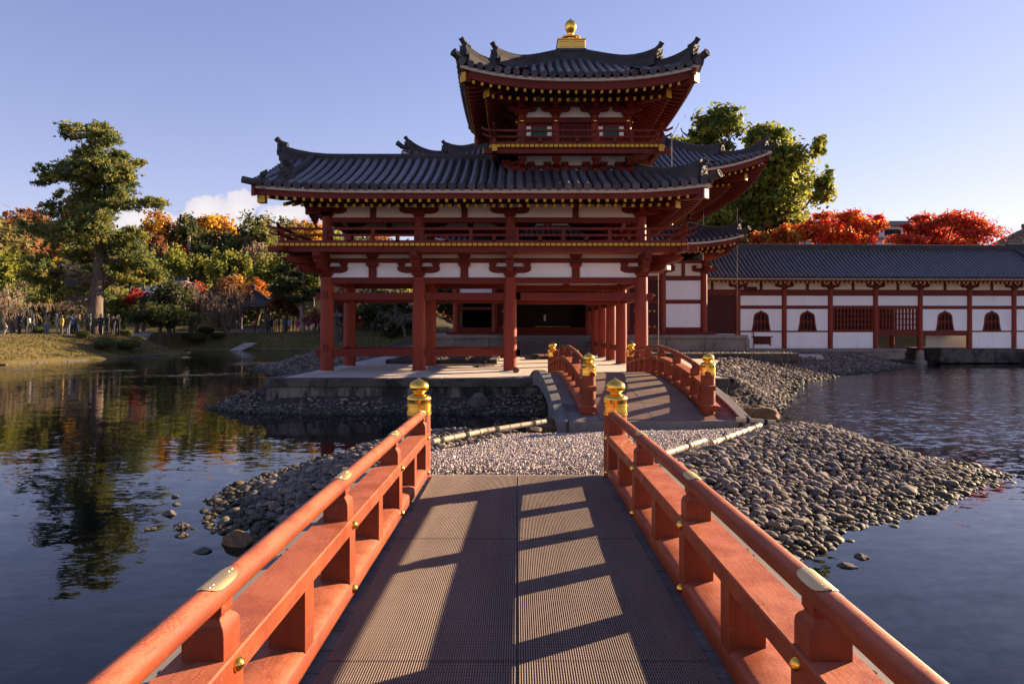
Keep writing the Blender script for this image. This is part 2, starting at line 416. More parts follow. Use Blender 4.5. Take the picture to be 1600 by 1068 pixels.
def water_mat():
    m, nt, b, out = new_mat('pond_water')
    nt.nodes.remove(b)
    g = nt.nodes.new('ShaderNodeNewGeometry')
    s = nt.nodes.new('ShaderNodeSeparateXYZ'); nt.links.new(g.outputs['Position'], s.inputs[0])
    gust = maprange(nt, noise_tex(nt, pos_vec(nt, (0.05, 0.16, 1)), 1.0, 3, 0.6), 0.50, 0.62)
    # the wind reaches the open water beyond the spit, the near water lies in its lee
    open_w = mth(nt, 'MULTIPLY', maprange(nt, s.outputs[0], 2.5, 7.0), maprange(nt, s.outputs[1], 9.0, 15.0))
    lee = mth(nt, 'MULTIPLY', gust, maprange(nt, s.outputs[1], 20.0, 34.0))
    chop = mth(nt, 'MAXIMUM', lee, mth(nt, 'MULTIPLY', open_w, maprange(nt, s.outputs[1], 39.5, 35.0, 0.25, 1.0)))

    def slopes(scale, stretch, detail, kx, ky):
        n = nt.nodes.new('ShaderNodeTexNoise')
        n.inputs['Scale'].default_value = scale; n.inputs['Detail'].default_value = detail; n.inputs['Roughness'].default_value = 0.55
        nt.links.new(pos_vec(nt, stretch), n.inputs['Vector'])
        a = nt.nodes.new('ShaderNodeVectorMath'); a.operation = 'SUBTRACT'; a.inputs[1].default_value = (0.5, 0.5, 0.5)
        nt.links.new(n.outputs['Color'], a.inputs[0])
        c = nt.nodes.new('ShaderNodeVectorMath'); c.operation = 'MULTIPLY'; c.inputs[1].default_value = (kx, ky, 0)
        nt.links.new(a.outputs[0], c.inputs[0])
        return c.outputs[0]

    def vadd(a, b_):
        n = nt.nodes.new('ShaderNodeVectorMath'); n.operation = 'ADD'
        for i, x in enumerate((a, b_)):
            if isinstance(x, tuple): n.inputs[i].default_value = x
            else: nt.links.new(x, n.inputs[i])
        return n.outputs[0]

    def vscale(a, f):
        n = nt.nodes.new('ShaderNodeVectorMath'); n.operation = 'SCALE'
        nt.links.new(a, n.inputs[0]); nt.links.new(f, n.inputs['Scale'])
        return n.outputs[0]
    calm = vadd(slopes(1.3, (0.7, 1.6, 1), 2, 0.026, 0.042), slopes(4.5, (0.8, 1.7, 1), 2, 0.030, 0.060))
    calm = vadd(calm, slopes(13.0, (0.7, 2.2, 1), 2, 0.010, 0.045))
    wind = vadd(slopes(6.0, (0.8, 1.3, 1), 2, 0.34, 0.66), slopes(2.2, (0.8, 1.5, 1), 2, 0.20, 0.46))
    nv = vadd(vadd(calm, vscale(wind, chop)), (0, 0, 1))
    nm = nt.nodes.new('ShaderNodeVectorMath'); nm.operation = 'NORMALIZE'
    nt.links.new(nv, nm.inputs[0])
    fr = nt.nodes.new('ShaderNodeFresnel'); fr.inputs[0].default_value = 1.33
    nt.links.new(nm.outputs[0], fr.inputs[1])
    gl = nt.nodes.new('ShaderNodeBsdfGlossy'); nt.links.new(mth(nt, 'ADD', 0.015, mth(nt, 'MULTIPLY', chop, 0.11)), gl.inputs['Roughness'])
    gl.inputs[0].default_value = (0.97, 0.97, 1.0, 1)
    nt.links.new(nm.outputs[0], gl.inputs['Normal'])
    tr = nt.nodes.new('ShaderNodeBsdfTransparent'); tr.inputs[0].default_value = (0.50, 0.62, 0.60, 1)
    mx = nt.nodes.new('ShaderNodeMixShader')
    nt.links.new(fr.outputs[0], mx.inputs[0])
    nt.links.new(tr.outputs[0], mx.inputs[1]); nt.links.new(gl.outputs[0], mx.inputs[2])
    nt.links.new(mx.outputs[0], out.inputs[0])
    return m


M_WATER = water_mat()


def plain(name, c, rough=0.8):
    if name in MATS:
        return MATS[name]
    m, nt, b, out = new_mat(name)
    v = pos_vec(nt)
    n = noise_tex(nt, v, 12, 3)
    nt.links.new(mixc(nt, maprange(nt, n, 0.3, 0.7), tuple(x * 0.8 for x in c), tuple(min(1, x * 1.15) for x in c)), b.inputs['Base Color'])
    b.inputs['Roughness'].default_value = rough
    return m

# ------------------------------------------------------------------ mesh helpers
INV = {}      # things whose children are modelled in world coordinates


class MB:
    """collects shapes; build() links them as one mesh object"""

    def __init__(self):
        self.v, self.f = [], []

    def add(self, verts, faces):
        b = len(self.v)
        self.v.extend([tuple(p) for p in verts])
        self.f.extend([tuple(b + i for i in q) for q in faces])
        return self

    def box(self, x0, x1, y0, y1, z0, z1):
        if x0 > x1: x0, x1 = x1, x0
        if y0 > y1: y0, y1 = y1, y0
        if z0 > z1: z0, z1 = z1, z0
        return self.add([(x0, y0, z0), (x1, y0, z0), (x1, y1, z0), (x0, y1, z0), (x0, y0, z1), (x1, y0, z1), (x1, y1, z1), (x0, y1, z1)],
                        [(0, 3, 2, 1), (4, 5, 6, 7), (0, 1, 5, 4), (1, 2, 6, 5), (2, 3, 7, 6), (3, 0, 4, 7)])

    def cbox(self, c, s):
        return self.box(c[0] - s[0] / 2, c[0] + s[0] / 2, c[1] - s[1] / 2, c[1] + s[1] / 2, c[2] - s[2] / 2, c[2] + s[2] / 2)

    def bar(self, p, q, w, h, up=(0, 0, 1)):
        """square bar from p to q, w across, h along up"""
        p, q = Vector(p), Vector(q)
        d = (q - p).normalized()
        u = Vector(up)
        a = d.cross(u).normalized()
        u = a.cross(d).normalized()
        vs = []
        for o in (p, q):
            for (i, j) in ((-1, -1), (1, -1), (1, 1), (-1, 1)):
                vs.append(o + a * (i * w / 2) + u * (j * h / 2))
        return self.add(vs, [(0, 1, 2, 3), (7, 6, 5, 4), (0, 4, 5, 1), (1, 5, 6, 2), (2, 6, 7, 3), (3, 7, 4, 0)])

    def tube(self, path, rad, n=8, caps=True):
        path = [Vector(p) for p in path]
        m = len(path)
        rads = [rad] * m if isinstance(rad, (int, float)) else rad
        vs, fs = [], []
        ref = None
        for i, p in enumerate(path):
            t = (path[min(i + 1, m - 1)] - path[max(i - 1, 0)])
            if t.length < 1e-9: t = Vector((0, 0, 1))
            t.normalize()
            if ref is None:
                ref = Vector((0, 0, 1)) if abs(t.z) < 0.9 else Vector((1, 0, 0))
            a = t.cross(ref)
            if a.length < 1e-6: a = t.cross(Vector((0, 1, 0)))
            a.normalize()
            b = a.cross(t).normalized()
            ref = b
            for k in range(n):
                an = 2 * PI * k / n
                vs.append(p + (a * math.cos(an) + b * math.sin(an)) * rads[i])
        for i in range(m - 1):
            for k in range(n):
                k2 = (k + 1) % n
                fs.append((i * n + k, i * n + k2, (i + 1) * n + k2, (i + 1) * n + k))
        if caps:
            fs.append(tuple(range(n - 1, -1, -1)))
            fs.append(tuple((m - 1) * n + k for k in range(n)))
        return self.add(vs, fs)

    def lathe(self, c, prof, n=20, axis=(0, 0, 1)):
        """prof: (radius, distance along axis)"""
        c = Vector(c)
        ax = Vector(axis).normalized()
        ref = Vector((1, 0, 0)) if abs(ax.x) < 0.9 else Vector((0, 1, 0))
        a = ax.cross(ref).normalized(); b = ax.cross(a).normalized()
        vs, fs = [], []
        for (r, z) in prof:
            for k in range(n):
                an = 2 * PI * k / n
                vs.append(c + ax * z + (a * math.cos(an) + b * math.sin(an)) * max(r, 1e-4))
        for i in range(len(prof) - 1):
            for k in range(n):
                k2 = (k + 1) % n
                fs.append((i * n + k, i * n + k2, (i + 1) * n + k2, (i + 1) * n + k))
        fs.append(tuple(range(n - 1, -1, -1)))
        fs.append(tuple((len(prof) - 1) * n + k for k in range(n)))
        return self.add(vs, fs)

    def prism(self, poly, o, u, v, w):
        """polygon (a, b) laid out from o along u and v, thickened by vector w (centred)"""
        o, u, v, w = Vector(o), Vector(u), Vector(v), Vector(w)
        n = len(poly)
        vs = [o + u * a + v * b - w / 2 for a, b in poly] + [o + u * a + v * b + w / 2 for a, b in poly]
        fs = [tuple(range(n)), tuple(range(2 * n - 1, n - 1, -1))]
        for i in range(n):
            j = (i + 1) % n
            fs.append((i, i + n, j + n, j))
        return self.add(vs, fs)

    def sweep(self, sec, path, up=(0, 0, 1), closed=True, caps=True):
        """section (lateral, up) swept along path, kept upright"""
        path = [Vector(p) for p in path]
        up = Vector(up)
        n, m = len(sec), len(path)
        vs, fs = [], []
        for i, p in enumerate(path):
            t = (path[min(i + 1, m - 1)] - path[max(i - 1, 0)]).normalized()
            a = t.cross(up).normalized()
            for (s, h) in sec:
                vs.append(p + a * s + up * h)
        for i in range(m - 1):
            for k in range(n if closed else n - 1):
                k2 = (k + 1) % n
                fs.append((i * n + k, i * n + k2, (i + 1) * n + k2, (i + 1) * n + k))
        if caps and closed:
            fs.append(tuple(range(n - 1, -1, -1)))
            fs.append(tuple((m - 1) * n + k for k in range(n)))
        return self.add(vs, fs)

    def mesh(self, name, smooth=0):
        me = bpy.data.meshes.new(name)
        me.from_pydata(self.v, [], self.f)
        bm = bmesh.new(); bm.from_mesh(me)
        bmesh.ops.recalc_face_normals(bm, faces=bm.faces)
        bm.to_mesh(me); bm.free()
        if smooth:
            me.polygons.foreach_set('use_smooth', [True] * len(me.polygons))
            me.set_sharp_from_angle(angle=R(smooth))
        me.update()
        return me

    def build(self, name, mat, parent=None, smooth=0, kind=None, bevel=0):
        me = self.mesh(name, smooth)
        me.materials.append(mat)
        return link(name, me, parent, kind, bevel)


def link(name, me, parent=None, kind=None, bevel=0):
    o = bpy.data.objects.new(name, me)
    COL.objects.link(o)
    if parent is not None:
        o.parent = parent
        if parent.name in INV:
            o.matrix_parent_inverse = INV[parent.name]
    if kind:
        o['kind'] = kind
    if bevel:
        bv = o.modifiers.new('bevel', 'BEVEL'); bv.width = bevel; bv.segments = 2; bv.limit_method = 'ANGLE'; bv.angle_limit = R(40)
    return o


def tag(o, label, cat, group=None):
    o['label'] = label
    o['category'] = cat
    if group:
        o['group'] = group
    return o


def thing(name, label, cat, loc=(0, 0, 0), rz=0.0, group=None, local=False):
    o = bpy.data.objects.new(name, None)
    COL.objects.link(o)
    o.empty_display_size = 0.2
    o.location = loc
    o.rotation_euler = (0, 0, rz)
    if not local:
        INV[o.name] = (Matrix.Translation(loc) @ Matrix.Rotation(rz, 4, 'Z')).inverted()
    return tag(o, label, cat, group)


def struct(o):
    o['kind'] = 'structure'
    return o


KIDS = {}


def kids_of(o):
    return [c for c in COL.objects if c.parent == o]


def copy_tree(o, loc, rz=None, label=None, scale=None, kids=None):
    c = o.copy(); COL.objects.link(c)
    c.location = loc
    if rz is not None: c.rotation_euler = (0, 0, rz)
    if scale is not None: c.scale = scale if not isinstance(scale, (int, float)) else (scale,) * 3
    if label: c['label'] = label
    for ch in (kids if kids is not None else kids_of(o)):
        d = ch.copy(); COL.objects.link(d); d.parent = c
    return c


def np_mesh(name, V, F, cols=None, smooth=False):
    """V (n,3), F (m,k) with k = 3 or 4"""
    me = bpy.data.meshes.new(name)
    V = np.asarray(V, np.float32); F = np.asarray(F, np.int32)
    m, k = F.shape
    me.vertices.add(len(V)); me.vertices.foreach_set('co', V.ravel())
    me.loops.add(m * k); me.loops.foreach_set('vertex_index', F.ravel())
    me.polygons.add(m)
    me.polygons.foreach_set('loop_start', np.arange(0, m * k, k, dtype=np.int32))
    me.polygons.foreach_set('loop_total', np.full(m, k, np.int32))
    if smooth:
        me.polygons.foreach_set('use_smooth', np.ones(m, bool))
    me.update(calc_edges=True)
    if cols is not None:
        a = me.attributes.new('tint', 'FLOAT_COLOR', 'POINT')
        c4 = np.ones((len(V), 4), np.float32); c4[:, :3] = cols
        a.data.foreach_set('color', c4.ravel())
    return me


def lerp(a, b, t):
    return a + (b - a) * t


def sstep(x, a, b):
    t = np.clip((x - a) / (b - a), 0, 1)
    return t * t * (3 - 2 * t)


def ico(sub):
    bm = bmesh.new()
    bmesh.ops.create_icosphere(bm, subdivisions=sub, radius=1.0)
    bm.verts.ensure_lookup_table()
    V = np.array([v.co[:] for v in bm.verts]); F = np.array([[v.index for v in f.verts] for f in bm.faces])
    bm.free()
    return V, F


# ------------------------------------------------------------------ water, pond bed, shores
def poly_sd(X, Y, poly):
    """signed distance to a polygon, positive inside"""
    P = np.array(poly, float)
    d2 = np.full(X.shape, 1e18); inside = np.zeros(X.shape, bool)
    n = len(P)
    for i in range(n):
        x0, y0 = P[i]; x1, y1 = P[(i + 1) % n]
        ex, ey = x1 - x0, y1 - y0
        t = np.clip(((X - x0) * ex + (Y - y0) * ey) / (ex * ex + ey * ey + 1e-12), 0, 1)
        d2 = np.minimum(d2, (X - x0 - t * ex) ** 2 + (Y - y0 - t * ey) ** 2)
        c = ((y0 > Y) != (y1 > Y)) & (X < (x1 - x0) * (Y - y0) / (y1 - y0 + 1e-12) + x0)
        inside ^= c
    d = np.sqrt(d2)
    return np.where(inside, d, -d)


def vnoise(X, Y, s, seed=0):
    """cheap smooth 2-d value noise, vectorised"""
    r = np.random.default_rng(seed)
    T = r.random((256, 256))
    x, y = X * s + 1000, Y * s + 1000
    xi, yi = np.floor(x).astype(int), np.floor(y).astype(int)
    fx, fy = x - xi, y - yi
    fx, fy = fx * fx * (3 - 2 * fx), fy * fy * (3 - 2 * fy)
    g = lambda a, b: T[a % 256, b % 256]
    return lerp(lerp(g(xi, yi), g(xi + 1, yi), fx), lerp(g(xi, yi + 1), g(xi + 1, yi + 1), fx), fy)


def heightfield(name, xs, ys, zfun, mat):
    X, Y = np.meshgrid(xs, ys)
    Z = zfun(X, Y)
    nx, ny = len(xs), len(ys)
    V = np.stack([X.ravel(), Y.ravel(), Z.ravel()], 1)
    i = np.arange(nx - 1)[None, :] + nx * np.arange(ny - 1)[:, None]
    i = i.ravel()
    F = np.stack([i, i + 1, i + nx + 1, i + nx], 1)
    me = np_mesh(name, V, F, smooth=True)
    me.materials.append(mat)
    return struct(link(name, me))


SPIT = [(-3.98, 9.55), (-3.85, 8.5), (-3.35, 7.6), (-2.75, 6.75), (-1.9, 6.15), (0, 5.9), (1.6, 6.1), (2.55, 6.55), (3.3, 7.0), (4.55, 8.05), (5.5, 8.6),
        (6.6, 9.4), (7.3, 10.15), (7.25, 10.7), (7.0, 11.8), (6.6, 13.4), (6.05, 15.2), (5.2, 15.9), (4.3, 14.6), (3.9, 13.6), (2.8, 13.3),
        (1.4, 13.2), (0.6, 13.0), (-0.6, 13.3), (-2.0, 13.1), (-3.1, 12.2), (-3.7, 10.9)]
ISLE = [(-8.9, 18.6), (-7.4, 17.7), (-5.3, 17.2), (-2.8, 17.45), (0.7, 17.15), (2.2, 16.9), (4.4, 17.0), (5.6, 17.2), (6.9, 18.2), (7.6, 19.5), (8.6, 21.7), (11.0, 26.5), (13.7, 30.2),
        (17, 33.2), (20.2, 36.0), (22.6, 38.6), (24.0, 41.9), (33, 42.4), (42, 42.9), (75, 43.5), (75, 44.8), (24.5, 44.6), (23.5, 46), (23.5, 80), (-20, 90), (-11, 52), (-13.5, 46.5),
        (-14.9, 39), (-14.2, 36), (-10.5, 31), (-7.6, 28), (-7.3, 24), (-7.8, 20)]
LAND = [(-400, 20), (-90, 26), (-50, 34), (-30.7, 40.5), (-29.4, 46.5), (-28.6, 52), (-27.7, 57), (-28.6, 59), (-31.5, 61), (-36, 63.2), (-37.5, 65.6), (-34, 67), (-22, 67.2), (-10, 67.2),
        (-4, 70), (-4, 95), (30, 90), (30, 52), (60, 50), (90, 48), (400, 40), (400, 700), (-400, 700)]


def z_spit(X, Y):
    d = poly_sd(X, Y, SPIT) + (vnoise(X, Y, 1.1, 3) - 0.5) * 0.35
    z = 0.56 * sstep(d, -0.05, 2.3) - 0.03
    return np.where(d < 0, np.maximum(-0.75, d * 0.32 - 0.03), z)


def z_isle(X, Y):
    d = poly_sd(X, Y, ISLE) + (vnoise(X, Y, 0.8, 5) - 0.5) * 0.4
    near = sstep(Y, 18.6, 24) * 1.6 + 0.75
    z = 0.80 * sstep(d, -0.1, near * 1.6) - 0.03
    front = (Y < 19.2) & (X < 6)
    z = np.where(front, np.minimum(z, 0.42), z)
    return np.where(d < 0, np.maximum(-0.75, d * 0.32 - 0.03), z)


def z_land(X, Y):
    d = poly_sd(X, Y, LAND) + (vnoise(X, Y, 0.25, 8) - 0.5) * 0.5
    z = 1.48 * sstep(d, -0.6, 5.5) + 0.25 * sstep(d, 4, 20) * (vnoise(X, Y, 0.06, 9)) + 0.12
    z = z + 11.0 * sstep(Y, 88, 112) * sstep(-X, 5, 30)
    hill = sstep(Y, 118, 215) * (0.30 + 0.70 * sstep(-X, 15, 55)) * (1 - 0.9 * sstep(X, -10, 60))
    z = z + 12.0 * hill * (0.85 + 0.3 * vnoise(X, Y, 0.018, 11))
    return np.where(d < 0, np.maximum(-0.75, d * 0.35), z)


wm = MB(); wm.add([(-420, -60, 0), (420, -60, 0), (420, 120, 0), (-420, 120, 0)], [(0, 1, 2, 3)])
struct(wm.build('water', M_WATER))
bd = MB(); bd.add([(-900, -120, -0.72), (900, -120, -0.72), (900, 900, -0.72), (-900, 900, -0.72)], [(0, 1, 2, 3)])
struct(bd.build('ground', M_BED))
spit_ground = heightfield('stone_spit', np.arange(-6.2, 9.5, 0.12), np.arange(4.4, 17.6, 0.12), z_spit, M_SOIL)
isle_ground = heightfield('temple_island', np.concatenate([np.arange(-17, 16, 0.3), np.arange(16, 77, 1.0)]), np.concatenate([np.arange(15.4, 40, 0.3), np.arange(40, 92, 1.0)]), z_isle, M_SOIL)
SAND_POLY = [(5.4, 18.6), (5.5, 21), (7.2, 25), (8.8, 29.5), (9.2, 33), (16, 35.5), (16.5, 37), (5, 38), (-8, 50), (-5, 36), (-5, 18.8)]


def sand_patch():
    xs, ys = np.arange(-8, 17, 0.25), np.arange(17.5, 50, 0.25)
    X, Y = np.meshgrid(xs, ys)
    Z = z_isle(X, Y) + 0.015
    nx, ny = len(xs), len(ys)
    ins = (poly_sd(X, Y, SAND_POLY) > -0.3).ravel()
    i = (np.arange(nx - 1)[None, :] + nx * np.arange(ny - 1)[:, None]).ravel()
    F = np.stack([i, i + 1, i + nx + 1, i + nx], 1)
    F = F[ins[F].all(1)]
    me = np_mesh('sand', np.stack([X.ravel(), Y.ravel(), Z.ravel()], 1), F, smooth=True)
    me.materials.append(M_SAND)
    return struct(link('sand', me))


sand_patch()
bank_ground = heightfield('lawn_bank', np.concatenate([np.arange(-75, -20, 0.6), np.arange(-20, 70, 1.2)]), np.concatenate([np.arange(24, 82, 0.6), np.arange(82, 100, 1.2)]), z_land, M_LAWN)
hx = np.concatenate([np.linspace(-400, -76, 50), np.linspace(-74, 72, 60), np.linspace(76, 400, 50)])
hill_ground = heightfield('wooded_hill', hx, np.linspace(98.5, 420, 90), lambda X, Y: z_land(X, Y) - 0.03, M_WOODLAND)
far_left = heightfield('left_shore', np.linspace(-400, -75.1, 70), np.linspace(18, 98.6, 40), lambda X, Y: z_land(X, Y) - 0.02, M_LAWN)
far_right = heightfield('right_shore', np.linspace(68.9, 400, 60), np.linspace(30, 98.6, 40), lambda X, Y: z_land(X, Y) - 0.02, M_LAWN)


def ground_z(x, y):
    X, Y = np.array([[float(x)]]), np.array([[float(y)]])
    return float(max(z_spit(X, Y)[0, 0] if -6 < x < 9 and 4.4 < y < 17.5 else -9, z_isle(X, Y)[0, 0] if 15.4 < y < 92 and -17 < x < 77 else -9, z_land(X, Y)[0, 0]))


# path along the top of the far bank where the visitors walk
def land_strip(name, pts, w, mat, lift=0.03):
    vs, fs = [], []
    pts = [Vector((x, y, 0)) for x, y in pts]
    fine = []
    for i in range(len(pts) - 1):
        for k in range(10):
            fine.append(pts[i].lerp(pts[i + 1], k / 10))
    fine.append(pts[-1])
    for i, p in enumerate(fine):
        t = (fine[min(i + 1, len(fine) - 1)] - fine[max(i - 1, 0)]).normalized()
        a = Vector((-t.y, t.x, 0))
        for s in (-1, -0.5, 0, 0.5, 1):
            q = p + a * (s * w / 2)
            vs.append((q.x, q.y, ground_z(q.x, q.y) + lift))
    for i in range(len(fine) - 1):
        for k in range(4):
            fs.append((i * 5 + k, i * 5 + k + 1, i * 5 + k + 6, i * 5 + k + 5))
    m = MB(); m.add(vs, fs)
    o = m.build(name, mat, smooth=60)
    return struct(o)


land_strip('visitor_path', [(-75, 55.5), (-50, 56), (-42, 56.5), (-36.5, 58.5), (-38, 66), (-40, 72)], 3.2, M_PATH)
land_strip('visitor_path', [(-46, 79), (-38, 79.5), (-28, 79.5), (-16, 79), (-6, 79)], 3.0, M_PATH)

# ------------------------------------------------------------------ the two red bridges
def giboshi(mb, c, r):
    """gilt onion cap over a post head of radius r, from its collar up (c = top of bare post)"""
    k = r / 0.13
    prof = [(0.128, -0.02), (0.137, -0.02), (0.138, 0.012), (0.133, 0.016), (0.133, 0.075), (0.139, 0.08), (0.139, 0.092), (0.132, 0.096), (0.131, 0.150),
            (0.136, 0.155), (0.134, 0.168), (0.118, 0.190), (0.085, 0.205), (0.064, 0.213), (0.060, 0.222), (0.066, 0.230), (0.088, 0.240),
            (0.104, 0.258), (0.110, 0.280), (0.107, 0.305), (0.094, 0.330), (0.070, 0.350), (0.040, 0.365), (0.016, 0.378), (0.004, 0.392)]
    mb.lathe(c, [(a * k, b * k) for a, b in prof], 28)


def stud(mb, c, axis, r=0.026):
    mb.lathe(c, [(r, -0.004), (r, 0.004), (r * 0.92, 0.010), (r * 0.66, 0.018), (r * 0.3, 0.024), (0.001, 0.026)], 14, axis)


RAIL_R = 0.047
RX, RH = 0.068, 0.702          # round rail: offset from the inner face, height over the deck


def bridge_railing(parent, sx, xin, blocks, balusters, ys, zf, posts, post_h, k=1.0, plates=True):
    """one railing on side sx (+1 right): xin = inner face, zf(y) = deck height under it.
    blocks / balusters / posts are positions along y; ys the stations of the swept beams"""
    def X(d): return sx * (xin + d * k)
    H = lambda h: h * k
    # top rail
    m = MB()
    m.tube([(X(RX), y, zf(y) + H(RH)) for y in ys], RAIL_R * k, 16)
    m.build('top_rail', M_RAIL, parent, 60)
    # broad middle beam and round-backed ground beam
    m = MB()
    sec = [(-0.10 * k, H(0.41)), (0.10 * k, H(0.41)), (0.10 * k, H(0.487)), (0.094 * k, H(0.494)), (-0.094 * k, H(0.494)), (-0.10 * k, H(0.487))]
    m.sweep(sec, [(X(0.10), y, zf(y)) for y in ys])
    m.build('middle_beam', M_RAIL, parent, 30)
    m = MB()
    sec = [(-0.15 * k, H(0.035)), (0.15 * k, H(0.035)), (0.15 * k, H(0.112)), (0.138 * k, H(0.127)), (0.10 * k, H(0.138)), (0.0, H(0.144)), (-0.10 * k, H(0.138)), (-0.138 * k, H(0.127)), (-0.15 * k, H(0.112))]
    m.sweep(sec, [(X(0.15), y, zf(y)) for y in ys])
    m.build('ground_beam', M_RAIL, parent, 40)
    for y in blocks:
        z0 = zf(y) + H(0.492)
        m = MB()
        prof = [(0.072, 0.070, 0.0), (0.072, 0.070, 0.085), (0.069, 0.067, 0.105), (0.060, 0.058, 0.120), (0.050, 0.046, 0.130), (0.047, 0.042, 0.138), (0.052, 0.046, 0.146), (0.055, 0.048, 0.150), (0.055, 0.048, 0.212)]
        vs, fs = [], []
        for (a, b, h) in prof:
            for (i, j) in ((-1, -1), (1, -1), (1, 1), (-1, 1)):
                vs.append((X(0.088) + i * a * k, y + j * b * k, z0 + H(h)))
        for q in range(len(prof) - 1):
            for s in range(4):
                fs.append((q * 4 + s, q * 4 + (s + 1) % 4, q * 4 + 4 + (s + 1) % 4, q * 4 + 4 + s))
        fs += [(3, 2, 1, 0), tuple(len(vs) - 4 + s for s in range(4))]
        m.add(vs, fs)
        m.build('rail_block', M_BLOCK, parent, 25, bevel=0.003)
        if plates:
            # gilt plate bent over the top of the round rail, pointed at both ends, with four pins
            m = MB(); vs, fs = [], []
            L, n = 0.115 * k, 12
            for q in range(n + 1):
                t = -1 + 2 * q / n
                wd = 0.95 * math.sqrt(max(0.0, 1 - abs(t) ** 3.5))
                for s in range(7):
                    an = (s / 3 - 1) * wd
                    rr = (RAIL_R + 0.005) * k
                    yy = y + t * L
                    vs.append((X(RX) + math.sin(an) * rr, yy, zf(yy) + H(RH) + math.cos(an) * rr))
            for q in range(n):
                for s in range(6):
                    fs.append((q * 7 + s, q * 7 + s + 1, q * 7 + s + 8, q * 7 + s + 7))
            m.add(vs, fs)
            for t in (-0.78, -0.55, 0.55, 0.78):
                yy = y + t * L
                m.lathe((X(RX) - sx * 0.012 * k, yy, zf(yy) + H(RH) + (RAIL_R + 0.002) * k), [(0.005 * k, 0), (0.004 * k, 0.002 * k), (0.001, 0.003 * k)], 8)
            m.build('rail_plate', M_BRASS, parent, 40)
        for h, nm in ((0.452, 'stud'), (0.075, 'stud')):
            m = MB(); stud(m, (X(-0.001), y, zf(y) + H(h)), (-sx, 0, 0), 0.026 * k)
            m.build(nm, M_GOLD, parent, 50)
    for y in balusters:
        m = MB(); m.box(X(0.003), X(0.175), y - 0.068 * k, y + 0.068 * k, zf(y) + H(0.10), zf(y) + H(0.415))
        m.build('baluster', M_BLOCK, parent, bevel=0.004)
    for y in posts:
        z0, z1 = zf(y) - H(0.15), zf(y) + post_h - 0.39 * k
        m = MB()
        m.lathe((X(0.115), y, 0), [(0.128 * k, z0), (0.130 * k, z0 + 0.3), (0.127 * k, z1)], 28)
        p = m.build('post', M_BLOCK, parent, 40)
        g = MB(); giboshi(g, (X(0.115), y, z1), 0.13 * k)
        g.build('gilt_cap', M_GOLD, p, 50)


DZ = 0.55
bridge = thing('footbridge', 'flat red footbridge in the foreground with gilt onion caps on its end posts', 'bridge', (0, 2.2, 0))
deck_flat = lambda y: DZ + 0.03 - 0.030 * max(0.0, (y - 2.5) / 5.0) ** 2
blk = [2.375 + 1.686 * i for i in range(-3, 4)]
bal = []
for i, y in enumerate(blk):
    bal.append(y)
    bal.append(y + 0.843)
bal = [y for y in bal if y < 7.4] + [7.42 - 0.03]
bal = sorted(set(round(b, 3) for b in bal if not 7.2 < b < 7.42))
ysb = list(np.linspace(-3.0, 7.55, 24))
for sx in (-1, 1):
    bridge_railing(bridge, sx, 0.975, blk, bal + [7.38], ysb, deck_flat, [7.58], 1.10)
    m = MB(); m.box(sx * 1.575, sx * 1.70, -3.2, 7.66, 0.20, DZ + 0.055); m.build('fascia_board', M_FASCIA, bridge, bevel=0.006)
    m = MB(); m.box(sx * 1.61, sx * 1.715, -3.2, 7.66, DZ + 0.057, DZ + 0.08); m.build('fascia_cap', M_CAPSTRIP, bridge, bevel=0.004)
    m = MB(); m.box(sx * 0.75, sx * 1.0, -3.2, 7.6, 0.15, DZ - 0.05); m.build('girder', M_FASCIA, bridge)
    for y in (-1.5, 2.0, 5.5):
        m = MB(); m.tube([(sx * 0.88, y, -0.75), (sx * 0.88, y, 0.16)], 0.11, 12); m.build('pile', M_FASCIA, bridge, 40)
    # short spikes on the fascia cap
    for i, y in enumerate(blk):
        m = MB()
        for q in (0.55, 0.67):
            m.box(sx * 1.58, sx * 1.60, y + q - 0.010, y + q + 0.010, DZ + 0.085, DZ + 0.12)
        m.build('cap_clip', M_ROPE, bridge)
n_pl = 47
pitch = 0.228
for i in range(n_pl):
    y1 = 7.60 - i * pitch
    m = MB()
    dx = random.uniform(-0.006, 0.006)
    m.box(-1.57, 1.57, y1 - pitch + 0.007, y1, DZ - 0.045, DZ - random.uniform(0, 0.004))
    o = m.build('plank', M_PLANK, bridge, bevel=0.003)
m = MB(); m.box(-1.55, 1.55, 7.602, 7.70, 0.2, DZ - 0.004); m.build('end_sill', M_CAPSTRIP, bridge, bevel=0.005)


